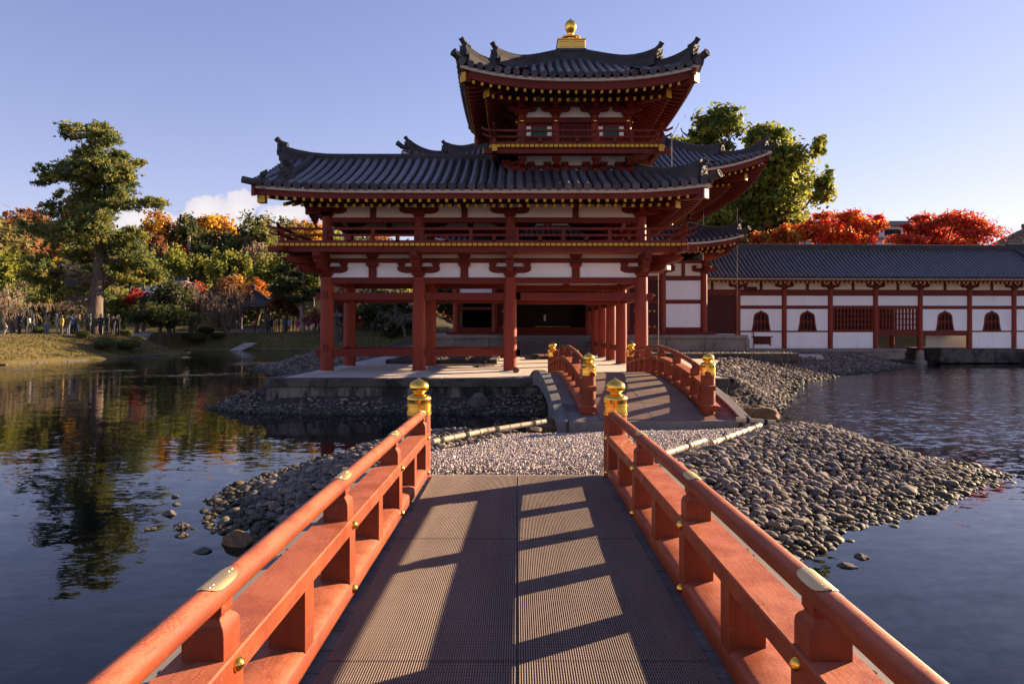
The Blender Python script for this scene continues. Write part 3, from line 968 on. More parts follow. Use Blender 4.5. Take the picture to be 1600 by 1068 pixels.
def ribbed_mat(x0, x1, label):
    t = thing('walkway_mat', label, 'mat', ((x0 + x1) / 2, 2, DZ), group='ribbed mats on the footbridge')
    y0, y1 = -3.1, 7.58
    m = MB(); m.box(x0, x1, y0, y1, DZ + 0.001, DZ + 0.010); m.build('backing', M_MATBASE, t)
    r = MB()
    n = int((x1 - x0) / 0.0122)
    for i in range(n):
        x = x0 + 0.006 + (x1 - x0 - 0.012) * i / (n - 1)
        vs, fs = [], []
        sec = [(-0.0036, 0.009), (-0.0030, 0.0170), (-0.001, 0.0185), (0.001, 0.0185), (0.0030, 0.0170), (0.0036, 0.009)]
        st = np.linspace(y0, y1, 3)
        for y in st:
            for a, b in sec:
                vs.append((x + a, y, DZ + b))
        for q in range(len(st) - 1):
            for s in range(5):
                fs.append((q * 6 + s, q * 6 + s + 1, q * 6 + 7 + s, q * 6 + 6 + s))
        r.add(vs, fs)
    # cross threads that hold the ribs
    for y in np.arange(y0, y1, 0.032):
        r.box(x0, x1, y - 0.0035, y + 0.0035, DZ + 0.0095, DZ + 0.0125)
    r.build('rib', M_MATRIB, t, kind='stuff')
    for y in (0.1, 3.35, 5.3):
        e = MB(); e.box(x0, x1, y - 0.002, y + 0.002, DZ + 0.010, DZ + 0.0186)
        e.build('seam', M_MATBASE, t)


ribbed_mat(-0.935, -0.006, 'brown ribbed rubber mat along the left half of the footbridge deck')
ribbed_mat(0.006, 0.935, 'brown ribbed rubber mat along the right half of the footbridge deck')

# ---- arched bridge beyond the spit
B2 = thing('arched_bridge', 'small arched red bridge with four gilt capped posts leading to the platform', 'bridge', (2.385, 12.05, 0.575), R(2.74), local=True)
LB = 6.9


def arc2(y):
    t = min(max(y / LB, -0.05), 1.05)
    return 0.02 + 0.41 * 4 * t * (1 - t) + 0.22 * t


def arc2r(y):
    t = min(max(y / LB, 0), 1)
    return 0.02 + 0.05 + 0.30 * 4 * t * (1 - t) + 0.10 * t


ys2 = list(np.linspace(0.1, LB - 0.1, 28))
b2 = [0.95 + (LB - 1.9) * i / 4 for i in range(5)]
ba2 = sorted(b2 + [(b2[i] + b2[i + 1]) / 2 for i in range(4)] + [0.5, LB - 0.5])
for sx in (-1, 1):
    bridge_railing(B2, sx, 0.975, b2, ba2, ys2, lambda y: arc2r(y) + 0.06 * (1 - abs(2 * y / LB - 1)), [0.28, LB - 0.1], 1.06, plates=True)
# deck boards, brown centre boards, arched side girders
def strip_boards(x0, x1, y0, y1, step, gap, lift, th):
    m = MB()
    y = y0
    while y < y1 - 1e-6:
        ya, yb = y, min(y + step - gap, y1)
        za, zb = arc2(ya) + lift, arc2(yb) + lift
        j = random.uniform(-0.003, 0.003)
        m.add([(x0, ya, za - th), (x1, ya, za - th), (x1, yb, zb - th), (x0, yb, zb - th), (x0, ya, za + j), (x1, ya, za + j), (x1, yb, zb + j), (x0, yb, zb + j)],
              [(0, 3, 2, 1), (4, 5, 6, 7), (0, 1, 5, 4), (1, 2, 6, 5), (2, 3, 7, 6), (3, 0, 4, 7)])
        y += step
    return m


M_BOARD2 = surface('worn_brown_deck_board', (0.13, 0.085, 0.062), (0.20, 0.14, 0.105), 0.6, scale=3, stretch=(0.8, 5, 5), fine=18, bump_s=0.3, obj_var=0.1)
for (xa, xb, step, gap, lift, mt, nm) in ((-1.55, -0.93, 0.2, 0.008, 0, M_PLANK, 'plank'), (0.93, 1.55, 0.2, 0.008, 0, M_REDPLANK, 'plank'),
                                          (-0.925, -0.004, LB / 26, 0.003, 0.016, M_BOARD2, 'deck_board'), (0.004, 0.925, LB / 26, 0.003, 0.016, M_BOARD2, 'deck_board')):
    y = -0.04
    while y < LB - 0.02:
        strip_boards(xa, xb, y, min(LB, y + step), step, gap, lift, 0.05).build(nm, mt, B2)
        y += step
m = MB()
for y in (-0.10,):
    m.box(-1.5, 1.5, y - 0.06, y + 0.04, -0.25, 0.002)
m.build('end_sill', M_CAPSTRIP, B2)
for sx in (-1, 1):
    m = MB()
    path = [(sx * 1.62, y, arc2(y)) for y in np.linspace(-0.25, LB + 0.1, 26)]
    m.sweep([(-0.065, -0.30), (0.065, -0.30), (0.065, 0.04), (-0.065, 0.04)], path)
    m.build('arched_girder', M_FASCIA, B2, 30)
    m = MB()
    m.sweep([(-0.09, 0.043), (0.09, 0.043), (0.09, 0.075), (-0.09, 0.075)], path)
    m.build('girder_cap', M_FASCIA if sx < 0 else M_CAPSTRIP, B2, 30)
for y in (2.3, 4.6):
    m = MB()
    for sx in (-1, 1):
        m.tube([(sx * 1.3, y, -1.2), (sx * 1.3, y, arc2(y) - 0.2)], 0.11, 12)
    m.bar((-1.6, y, arc2(y) - 0.16), (1.6, y, arc2(y) - 0.16), 0.16, 0.2)
    m.build('trestle', M_FASCIA, B2, 40)

# ------------------------------------------------------------------ stones, gravel, rocks, bamboo edging
ICO1, ICO0 = ico(2), ico(1)


def stone_shapes(sub, n, seed):
    V, F = ICO1 if sub else ICO0
    r = np.random.default_rng(seed)
    out = []
    for i in range(n):
        v = V.copy()
        for _ in range(6):
            d = r.normal(size=3); d /= np.linalg.norm(d)
            off = r.uniform(0.45, 0.85)
            h = v @ d
            v = v - np.outer(np.maximum(h - off, 0) * 0.85, d)
        v += r.normal(size=v.shape) * (0.02 if sub else 0.03)
        out.append(v)
    return out, F


STONE_PAL = np.array([(0.112, 0.088, 0.076), (0.076, 0.063, 0.060), (0.150, 0.122, 0.104), (0.125, 0.094, 0.072), (0.20, 0.165, 0.14), (0.09, 0.070, 0.058), (0.16, 0.125, 0.093), (0.11, 0.097, 0.098), (0.06, 0.051, 0.050)])


def place_stones(P, size, shapes, F, seed, flat=0.44, tilt=0.26):
    """returns V, F, colours for all stones, n verts per stone"""
    r = np.random.default_rng(seed)
    n = len(P)
    S = np.stack(shapes)
    idx = r.integers(0, len(shapes), n)
    V = S[idx]
    sc = np.stack([size * r.uniform(0.85, 1.25, n), size * r.uniform(0.6, 0.95, n), size * flat * r.uniform(0.75, 1.25, n)], 1)
    V = V * sc[:, None, :]
    a = r.uniform(0, 2 * PI, n); tx = r.normal(0, tilt, n); ty = r.normal(0, tilt, n)
    def rot(V, ang, i, j):
        c, s = np.cos(ang)[:, None], np.sin(ang)[:, None]
        A, B = V[:, :, i].copy(), V[:, :, j].copy()
        V[:, :, i] = c * A - s * B; V[:, :, j] = s * A + c * B
    rot(V, tx, 1, 2); rot(V, ty, 0, 2); rot(V, a, 0, 1)
    V = V + P[:, None, :]
    C = STONE_PAL[r.integers(0, len(STONE_PAL), n)] * r.uniform(0.75, 1.25, n)[:, None]
    nv = V.shape[1]
    Fa = (F[None] + (np.arange(n) * nv)[:, None, None]).reshape(-1, 3)
    return V.reshape(-1, 3), Fa, np.repeat(C, nv, 0), nv, C


def scatter(x0, x1, y0, y1, step, jit, seed):
    r = np.random.default_rng(seed)
    xs, ys = np.arange(x0, x1, step), np.arange(y0, y1, step * 0.88)
    X, Y = np.meshgrid(xs, ys)
    X = X + (np.arange(len(ys)) % 2)[:, None] * step / 2
    X = X + r.uniform(-jit, jit, X.shape) * step; Y = Y + r.uniform(-jit, jit, Y.shape) * step
    return X.ravel(), Y.ravel()


def gravel_inside(X, Y):
    """the gravel walk over the spit, between the bamboo edgings"""
    left = np.interp(Y, [7.6, 8.9, 9.9, 11.2, 12.3], [-1.62, -1.42, -0.55, 0.10, 0.5])
    right = np.interp(Y, [7.6, 8.4, 9.4, 9.6, 11.0, 12.3], [1.72, 1.85, 2.65, 2.85, 4.05, 4.3])
    return (X > left) & (X < right) & (Y > 7.62) & (Y < 12.3)


# stones of the spit
X, Y = scatter(-4.6, 7.8, 5.6, 16.2, 0.083, 0.46, 21)
sd = poly_sd(X, Y, SPIT)
keep = (sd > -0.10 - 0.22 * rng.random(len(X)) ** 3) & ~gravel_inside(X, Y) & ~((np.abs(X) < 1.74) & (Y < 7.72)) & ~((np.abs(X - 2.385) < 1.6) & (Y > 12.0))
keep |= (sd > -0.75) & (sd < -0.1) & (rng.random(len(X)) < 0.05) & (X < -2)
X, Y = X[keep], Y[keep]
Z = z_spit(X, Y)
size = 0.052 * rng.lognormal(0, 0.27, len(X)) * np.where(Y < 9.5, 1.12, 1.0)
P = np.stack([X, Y, Z + size * 0.22 + rng.random(len(X)) * 0.012], 1)
app = size / np.hypot(X, Y)
vis = (np.abs(X) > 1.55 + 0.0 * Y) & (Y > 6.0) & (np.abs(X) / Y < 0.76)
# stones that the rail hides from the camera do not count among the largest
rail_x = 1.18 * Y / np.maximum(Y, 0.1)
vis &= (np.abs(X) / Y > 0.33) | (Y > 8.6)
order = np.argsort(-np.where(vis, app, 0))
big, rest = order[:300], order[300:]
sh1, F1 = stone_shapes(1, 12, 31)
sh0, F0 = stone_shapes(0, 12, 32)
V, F, C, nv, _ = place_stones(P[rest], size[rest], sh1, F1, 33)
me = np_mesh('stone_field', V, F, C, True); me.materials.append(M_STONE)
link('stone_field', me, spit_ground, 'stuff')
# the 300 largest in view are stones of their own
protos = []
r = np.random.default_rng(34)
for i in range(24):
    c = STONE_PAL[i % len(STONE_PAL)] * r.uniform(0.75, 1.25)
    v = sh1[i % 12] * np.array([r.uniform(0.9, 1.25), r.uniform(0.65, 0.95), 0.46 * r.uniform(0.8, 1.25)])
    me = np_mesh('stone', v, F1, np.tile(c, (len(v), 1)), True); me.materials.append(M_STONE)
    protos.append(me)
for q in big:
    o = link('stone', protos[r.integers(0, 24)], spit_ground)
    o.location = P[q]; o.scale = (size[q],) * 3
    o.rotation_euler = (r.normal(0, 0.24), r.normal(0, 0.24), r.uniform(0, 6.28))

# gravel walk
X, Y = scatter(-2.2, 4.6, 7.6, 12.4, 0.0245, 0.5, 41)
keep = gravel_inside(X, Y)
edge = rng.random(len(X))
X, Y = X[keep], Y[keep]
size = 0.0125 * rng.lognormal(0, 0.3, len(X))
Z = np.maximum(z_spit(X, Y), 0.0) + size * 0.3
OV = np.array([(1, 0, 0), (-1, 0, 0), (0, 1, 0), (0, -1, 0), (0, 0, 1), (0, 0, -1)], float)
OF = np.array([(0, 2, 4), (2, 1, 4), (1, 3, 4), (3, 0, 4), (2, 0, 5), (1, 2, 5), (3, 1, 5), (0, 3, 5)])
oshapes = []
r = np.random.default_rng(42)
for i in range(10):
    oshapes.append(OV * r.uniform(0.6, 1.2, 3) + r.normal(0, 0.22, OV.shape))
save = STONE_PAL
STONE_PAL = np.array([(0.50, 0.43, 0.40), (0.40, 0.34, 0.32), (0.60, 0.53, 0.50), (0.28, 0.24, 0.235), (0.46, 0.38, 0.345), (0.16, 0.14, 0.14)])
V, F, C, nv, _ = place_stones(np.stack([X, Y, Z], 1), size, oshapes, OF, 43, 0.8, 0.8)
STONE_PAL = save
me = np_mesh('gravel', V, F, C); me.materials.append(M_GRAVEL)
g = link('gravel', me); g['kind'] = 'stuff'; tag(g, 'fine grey gravel covering the walk between the two bridges', 'gravel')

# stone shore of the temple island
def isle_gap(X, Y):
    on_platform = (X > -6.75) & (X < 5.8) & (Y > 17.85)
    sand = poly_sd(X, Y, SAND_POLY) > 0
    base = (Y > 40.9) & (X > 8)
    br = (np.abs(X - 2.2) < 1.5) & (Y < 19)
    return on_platform | sand | base | br | (Y > 47.5) | ((X > -9) & (Y > 40) & (X < 20))


parts_isle = []
X, Y = scatter(-10, 9.5, 16.8, 24.5, 0.105, 0.46, 51)
sd = poly_sd(X, Y, ISLE)
keep = (sd > -0.12 - 0.25 * rng.random(len(X)) ** 3) & ~isle_gap(X, Y)
X, Y = X[keep], Y[keep]
size = 0.066 * rng.lognormal(0, 0.26, len(X))
parts_isle.append((X, Y, size))
X, Y = scatter(-16, 31, 24.5, 46.5, 0.17, 0.42, 52)
sd = poly_sd(X, Y, ISLE)
keep = (sd > -0.15) & ~isle_gap(X, Y)
X, Y = X[keep], Y[keep]
size = 0.098 * rng.lognormal(0, 0.24, len(X))
parts_isle.append((X, Y, size))
X = np.concatenate([p[0] for p in parts_isle]); Y = np.concatenate([p[1] for p in parts_isle]); size = np.concatenate([p[2] for p in parts_isle])
Z = z_isle(X, Y)
P = np.stack([X, Y, Z + size * 0.22], 1)
V, F, C, nv, _ = place_stones(P, size, sh0, F0, 53)
me = np_mesh('shore_stones', V, F, C * 1.05, True); me.materials.append(M_STONE)
link('shore_stones', me, isle_ground, 'stuff')
N_STONES = len(X)


def rock(name, c, s, mat, label, seed, cat='rock', group=None):
    V, F = ico(4)
    r = np.random.default_rng(seed)
    for _ in range(9):
        d = r.normal(size=3); d /= np.linalg.norm(d)
        V = V - np.outer(np.maximum(V @ d - r.uniform(0.45, 0.85), 0) * 0.9, d)
    n = vnoise(V[:, 0] * 3 + seed, V[:, 1] * 3 + V[:, 2] * 2, 1.3, seed) + 0.5 * vnoise(V[:, 1] * 7, V[:, 2] * 7 + V[:, 0] * 5, 1.3, seed + 1)
    V = V * (0.82 + 0.25 * n)[:, None]
    me = np_mesh(name, V * np.array(s), F, None, True); me.materials.append(mat)
    me.set_sharp_from_angle(angle=R(40))
    o = link(name, me); o.location = c
    return tag(o, label, cat, group)


rock('rock', (-2.86, 6.95, 0.02), (0.17, 0.14, 0.12), M_ROCK, 'brown rock at the water edge beside the left rail', 61)
rock('rock', (0.52, 12.3, 0.36), (0.34, 0.26, 0.30), M_ROCK, 'pale brown rock under the left foot of the arched bridge', 62)
rock('rock', (4.85, 13.6, 0.40), (0.62, 0.34, 0.26), M_ROCK, 'flat brown rock by the right foot of the arched bridge', 63)
rock('rock', (-1.0, 17.72, 0.26), (0.36, 0.22, 0.30), M_DARKROCK, 'rough dark rock among the shore stones below the platform', 64)
rock('rock', (-1.9, 9.0, 0.38), (0.30, 0.26, 0.16), M_DARKROCK, 'dark brown rock half hidden among stones behind the left rail', 65)
# a few stones standing off the left shore in the water
for i, (x, y, s) in enumerate(((-3.72, 7.55, .10), (-3.55, 7.25, .07), (-4.25, 8.5, .06), (-4.1, 8.05, .09), (-4.45, 8.9, .05), (-3.1, 6.72, .07), (-4.0, 7.45, .05), (7.75, 10.35, .09), (7.95, 10.0, .06), (7.7, 9.75, .05), (3.3, 6.55, .06), (3.05, 6.3, .07))):
    rock('water_stone', (x, y, 0.005), (s * 1.3, s, s * 0.5), M_DARKROCK, 'small dark wet stone standing in the shallow water off the spit', 70 + i, 'stone', 'stones standing in the shallow water')


def bamboo(pts, r, label, ties):
    p, q = Vector(pts[0]), Vector(pts[1])
    t = thing('bamboo_rail', label, 'bamboo pole', p.lerp(q, 0.5), group='bamboo poles edging the gravel walk')
    path, rad = [], []
    n = int((q - p).length / 0.27)
    for i in range(n + 1):
        for e, rr in ((-0.03, 1.0), (-0.008, 1.12), (0.008, 1.12), (0.03, 1.0)):
            s = (i + 0.5) / (n + 1) + e * 0.15
            if 0 <= s <= 1:
                path.append(p.lerp(q, s)); rad.append(r * rr)
    path = [p] + path + [q]; rad = [r] + rad + [r * 0.96]
    m = MB(); m.tube(path, rad, 12); m.build('pole', M_BAMBOO, t, 45)
    d = (q - p).normalized()
    for s in ties:
        c = p.lerp(q, s)
        m = MB()
        for k in (-0.018, 0, 0.018):
            m.tube([c + d * k - d * 0.008, c + d * k + d * 0.008], r * 1.22, 12)
        m.tube([c + Vector((0.0, 0, r * 1.1)), c + Vector((0.02, 0.01, r * 2.3)), c + Vector((0.05, 0.0, r * 2.0))], 0.008, 6)
        m.tube([c + Vector((0.0, 0, r * 1.1)), c + Vector((-0.025, 0.01, r * 2.2)), c + Vector((-0.05, 0.0, r * 1.8))], 0.008, 6)
        m.build('rope_tie', M_ROPE, t, 45)
        side = Vector((d.y, -d.x, 0))
        m = MB(); m.tube([c - side * 0.04 + Vector((0, 0, -r * 2.0)), c + side * 0.17 + Vector((0, 0, -r * 2.1))], r * 0.8, 10)
        m.build('support', M_BAMBOO, t, 45)
    return t


def gp(px, py, z):
    """ground point at height z under photo pixel px, py"""
    Yv = 1067 * (2.2 - z) / (py - 512)
    return ((px - 808) * Yv / 1067, Yv, z)


bamboo((gp(676, 690, 0.60), gp(776, 669, 0.64)), 0.042, 'bamboo pole lying left of the gravel walk behind the left bridge post', (0.12, 0.5))
bamboo((gp(752, 674, 0.63), gp(852, 658, 0.66)), 0.040, 'bamboo pole at far left of the gravel walk reaching the arched bridge', (0.22, 0.8))
bamboo((gp(1030, 712, 0.63), gp(1101, 688, 0.66)), 0.042, 'bamboo pole right of the gravel walk nearest the right rail', (0.6,))
bamboo((gp(1112, 692, 0.63), gp(1188, 664, 0.64)), 0.040, 'slanting bamboo pole right of the gravel walk among the stones', (0.22, 0.85))
bamboo((gp(1150, 655, 0.64), gp(1212, 660, 0.60)), 0.042, 'short bamboo pole at the right foot of the arched bridge', (0.3, 0.75))

M_SUNK = stone_mat('sunken_stone', None)
# stones lying on the pond floor in the shallows beside the footbridge
X, Y = scatter(1.75, 6.2, 2.6, 7.0, 0.20, 0.5, 81)
dd = np.hypot(X - 3.3, (Y - 5.3) * 1.2)
keep = rng.random(len(X)) < np.clip(1.5 - dd * 0.42, 0, 1)
X, Y = X[keep], Y[keep]
size = 0.095 * rng.lognormal(0, 0.3, len(X))
Zb = -0.36 + 0.18 * np.clip(1 - dd[keep] / 3, 0, 1)
V, F, C, nv, _ = place_stones(np.stack([X, Y, Zb], 1), size, sh1, F1, 82)
me = np_mesh('sunken_stones', V, F, np.minimum(C * 5.5, 0.6), True); me.materials.append(M_SUNK)
o = link('sunken_stones', me); o['kind'] = 'stuff'; tag(o, 'rounded stones on the pond floor beside the right rail', 'stones')

# ------------------------------------------------------------------ the temple: shared builders
ZV = Vector((0, 0, 1))


def roof_face(part, O, A, I, s0, s1, prof, lift, dmax, pitch, r, rows='parts', course=0.24, d0=0.0, step=0.022, row_name='tile_row', seg=9):
    """tiled roof slope. O: eave origin, A along, I inward; prof(d) height, lift(s, d) corner lift, dmax(s) slope length.
    pan tiles in stepped courses become mesh data returned as MB; cover-tile rows are built as children of part"""
    O, A, I = Vector(O), Vector(A), Vector(I)

    def pt(s, d, h=0.0):
        return O + A * s + I * d + ZV * (prof(d) + lift(s, d) + h)
    n = max(1, int(round((s1 - s0) / pitch)))
    pit = (s1 - s0) / n
    pan = MB()
    rowmb = MB()
    for i in range(n):
        sa, sb = s0 + i * pit, s0 + (i + 1) * pit
        da, db = dmax(sa), dmax(sb)
        if max(da, db) < 0.1: continue
        dm = max(da, db)
        nc = max(2, int(dm / course))
        vs, fs = [], []
        for k in range(nc):
            t0, t1 = k / nc, (k + 1) / nc
            for (s, dd) in ((sa, da), (sb, db)):
                vs.append(pt(s, dd * t0, step)); vs.append(pt(s, dd * t1, 0.0))
        for k in range(nc):
            b = k * 4
            fs.append((b, b + 2, b + 3, b + 1))
            if k + 1 < nc: fs.append((b + 1, b + 3, b + 6, b + 4))
        pan.add(vs, fs)
    if rows:
        for i in range(n + 1):
            s = s0 + i * pit
            sm = min(max(s, s0 + 0.02), s1 - 0.02)
            dm = dmax(sm) - d0
            if dm < 0.12: continue
            path = [pt(s, -0.05 + (dm + 0.05) * k / (seg - 1), r * 0.45) for k in range(seg)]
            mb = MB() if rows == 'parts' else rowmb
            mb.tube(path, r, 10 if rows == 'parts' else 6, True)
            # round eave tile: a slightly larger disc with a sunk face
            ax = (path[0] - path[1]).normalized()
            if rows == 'parts' or rows == 'discs':
                mb.lathe(path[0] - ax * 0.03, [(r * 1.06, 0), (r * 1.08, 0.05), (r * 0.84, 0.052), (r * 0.80, 0.036), (r * 0.25, 0.036), (r * 0.2, 0.044), (0.001, 0.046)], 12, ax)
            if rows == 'parts':
                mb.build(row_name, M_TILE, part, 40)
        if rows != 'parts':
            rowmb.build(row_name + 's', M_TILE, part, 40, kind='stuff')
    return pan


def ridge(parent, path, w=0.34, h=0.34, layers=4, name='ridge', top=True, drop=0.28):
    sec = [(w / 2 + 0.07, -drop), (w / 2 + 0.06, -0.02), (w / 2 - 0.02, -0.001)]
    for k in range(layers):
        a, b = h * k / layers, h * (k + 1) / layers
        q = w / 2 - 0.012 * k
        sec += [(q, a), (q, b - 0.018), (q - 0.022, b - 0.016), (q - 0.022, b)]
    if top:
        rr = w * 0.30
        arc = [(rr * math.cos(t), h + rr * 0.85 * math.sin(t)) for t in np.linspace(0.05, PI - 0.05, 7)]
    else:
        arc = []
    left = [(-a, b) for a, b in reversed(sec)]
    m = MB()
    m.sweep(sec + arc + left, path)
    return m.build(name, M_RIDGE, parent, 25)


def ornament(parent, c, d, s=1.0, mat=None):
    """ridge-end demon tile facing direction d, with a round bird-perch tile jutting out above"""
    c, d = Vector(c), Vector((d[0], d[1], 0)).normalized()
    a = Vector((-d.y, d.x, 0))
    m = MB()
    poly = [(-0.26, 0), (0.26, 0), (0.30, 0.16), (0.24, 0.30), (0.20, 0.44), (0.10, 0.52), (0, 0.55), (-0.10, 0.52), (-0.20, 0.44), (-0.24, 0.30), (-0.30, 0.16)]
    m.prism([(x * s, y * s) for x, y in poly], c, a, ZV, d * 0.12 * s)
    f = c + d * 0.07 * s
    for (x, z, r) in ((-0.11, 0.34, 0.06), (0.11, 0.34, 0.06), (0, 0.24, 0.075), (-0.15, 0.14, 0.06), (0.15, 0.14, 0.06), (0, 0.08, 0.08), (-0.17, 0.46, 0.05), (0.17, 0.46, 0.05)):
        m.lathe(f + (a * x + ZV * z) * s - d * 0.02, [(r * s, 0), (r * 0.85 * s, r * 0.5 * s), (r * 0.4 * s, r * 0.85 * s), (0.001, r * 0.95 * s)], 8, d)
    for sg in (-1, 1):
        m.tube([c + (a * 0.2 * sg + ZV * 0.45) * s, c + (a * 0.27 * sg + ZV * 0.58 + d * 0.05) * s], [0.05 * s, 0.01 * s], 6)
    o = m.build('ridge_ornament', M_RIDGE, parent, 35)
    m = MB()
    p0 = c + ZV * 0.50 * s - d * 0.35 * s
    path = [p0, p0 + d * 0.22 * s + ZV * 0.06 * s, p0 + d * 0.38 * s + ZV * 0.15 * s, p0 + d * 0.48 * s + ZV * 0.27 * s]
    m.tube(path, [0.125 * s] * 4, 12)
    ax = (path[-1] - path[-2]).normalized()
    m.lathe(path[-1] - ax * 0.02, [(0.135 * s, 0), (0.138 * s, 0.05), (0.105 * s, 0.052), (0.10 * s, 0.03), (0.03 * s, 0.03), (0.001, 0.04)], 14, ax)
    m.build('perch_tile', M_RIDGE, parent, 40)
    return o


def hijiki(m, c, d, L, h=0.2, w=0.17):
    """boat-shaped bracket arm centred on c (underside centre), along d"""
    d = Vector(d).normalized()
    a = Vector((-d.y, d.x, 0))
    q = L / 2
    poly = [(-q, h), (-q, h * 0.52), (-q * 0.95, h * 0.32), (-q * 0.84, h * 0.12), (-q * 0.66, 0), (q * 0.66, 0), (q * 0.84, h * 0.12), (q * 0.95, h * 0.32), (q, h * 0.52), (q, h)]
    m.prism(poly, c, d, ZV, a * w)


def masu(m, c, d, w=0.25, h=0.17):
    """bearing block, tapered foot; c = underside centre"""
    d = Vector(d).normalized()
    a = Vector((-d.y, d.x, 0))
    vs, fs = [], []
    for (k, z) in ((0.66, 0), (0.72, 0.16), (1.0, 0.42), (1.0, 1.0)):
        for (i, j) in ((-1, -1), (1, -1), (1, 1), (-1, 1)):
            vs.append(Vector(c) + d * (i * w / 2 * k) + a * (j * w / 2 * k) + ZV * (z * h))
    for q in range(3):
        for s in range(4):
            fs.append((q * 4 + s, q * 4 + (s + 1) % 4, q * 4 + 4 + (s + 1) % 4, q * 4 + 4 + s))
    fs += [(3, 2, 1, 0), (12, 13, 14, 15)]
    m.add(vs, fs)


def bracket(parent, c, d, k=1.0, out=None, out_len=0.0, name='bracket', nose=0.22):
    """bearing block + arm + three small blocks over a column head; out: direction of a projecting arm"""
    c = Vector(c)
    dv = Vector(d).normalized()
    m = MB()
    masu(m, c, dv, 0.40 * k, 0.20 * k)
    hijiki(m, c + ZV * 0.13 * k, dv, 1.30 * k, 0.20 * k, 0.18 * k)
    for s in (-0.53, 0, 0.53):
        masu(m, c + dv * (s * k) + ZV * 0.33 * k, dv, 0.24 * k, 0.15 * k)
    if out is not None:
        o = Vector(out).normalized()
        a = Vector((-o.y, o.x, 0))
        L = out_len
        m.prism([(0, 0.34 * k), (0, 0.14 * k), (L * 0.75, 0.14 * k), (L * 0.9, 0.20 * k), (L, 0.34 * k)], c, o, ZV, a * 0.19 * k)
        masu(m, c + o * (L - 0.08) + ZV * 0.34 * k, o, 0.26 * k, 0.15 * k)
        m.prism([(0, 0.68 * k), (0, 0.48 * k), (L + nose, 0.48 * k), (L + nose + 0.06, 0.56 * k), (L + nose + 0.06, 0.68 * k)], c, o, ZV, a * 0.20 * k)
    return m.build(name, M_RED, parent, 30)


def column(parent, x, y, z0, z1, r, base=True, name='column'):
    m = MB()
    m.lathe((x, y, 0), [(r, z0), (r * 1.0, z0 + (z1 - z0) * 0.4), (r * 0.94, z1)], 20)
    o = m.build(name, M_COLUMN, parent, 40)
    if base:
        b = MB(); b.lathe((x, y, z0), [(r * 1.75, -0.04), (r * 1.7, 0.012), (r * 1.2, 0.035), (r * 1.05, 0.036)], 20)
        b.build('column_base', M_PAVE, parent, 40)
    return o


def beam(parent, p, q, w, h, name='tie_beam', mat=None):
    m = MB(); m.bar(p, q, w, h)
    return m.build(name, mat or M_RED, parent, bevel=0.008)


def panel(parent, x0, x1, y0, y1, z0, z1, mat=None, name='plaster_panel'):
    m = MB(); m.box(x0, x1, y0, y1, z0, z1)
    return m.build(name, mat or M_PLASTER, parent)


def rafters(parent, O, A, I, s_list, lift, z_tip, d_tip, z_in, d_in, w, h, cap=True, fan=None):
    """a row of rafters, tips at inward distance d_tip and height z_tip, with gilt end caps"""
    O, A, I = Vector(O), Vector(A), Vector(I)
    m, g = MB(), MB()
    for s in s_list:
        L = lift(s, 0)
        p = O + A * s + I * d_tip + ZV * (z_tip + L)
        q = O + A * s + I * d_in + ZV * (z_in + L * 0.35)
        m.bar(p, q, w, h)
        if cap:
            e = (p - q).normalized()
            g.bar(p - e * 0.004, p + e * 0.006, w * 1.03, h * 1.03)
    m.build('rafters', M_RED, parent, kind='stuff')
    if cap:
        g.build('rafter_end_caps', M_YELLOW, parent, kind='stuff')


def eave(parent, O, A, I, s0, s1, lift, zs, n=16, corner=True):
    """fascia beam and pale strip under the tiles along an eave. zs: red fascia bottom / strip bottom / strip top"""
    O, A, I = Vector(O), Vector(A), Vector(I)
    st = np.linspace(s0, s1, n)
    zb, zm, zt = zs

    def strip(d, thick, za, zb2, mat, name):
        m = MB(); vs, fs = [], []
        for s in st:
            p = O + A * s + I * d + ZV * lift(s, 0)
            for (dd, z) in ((0, za), (thick, za), (thick, zb2), (0, zb2)):
                vs.append(p + I * dd + ZV * z)
        for i in range(n - 1):
            for k in range(4):
                fs.append((i * 4 + k, i * 4 + (k + 1) % 4, i * 4 + 4 + (k + 1) % 4, i * 4 + 4 + k))
        fs += [(0, 1, 2, 3), tuple(4 * (n - 1) + k for k in (3, 2, 1, 0))]
        m.add(vs, fs)
        return m.build(name, mat, parent, 30)
    strip(0.14, 0.14, zb, zm, M_RED, 'fascia_beam')
    strip(0.04, 0.20, zm + 0.001, zt, M_EDGE, 'eave_strip')


def soffit(parent, O, A, I, s_list, lift, z_tip, d_tip, z_in, d_in, dlim=None):
    """boards above the rafters"""
    O, A, I = Vector(O), Vector(A), Vector(I)
    m = MB(); vs, fs = [], []
    for s in s_list:
        L = lift(s, 0)
        vs.append(O + A * s + I * d_tip + ZV * (z_tip + L)); vs.append(O + A * s + I * d_in + ZV * (z_in + L * 0.35))
    for i in range(len(s_list) - 1):
        fs.append((i * 2, i * 2 + 2, i * 2 + 3, i * 2 + 1))
    m.add(vs, fs)
    return m.build('soffit_boards', M_RED, parent)


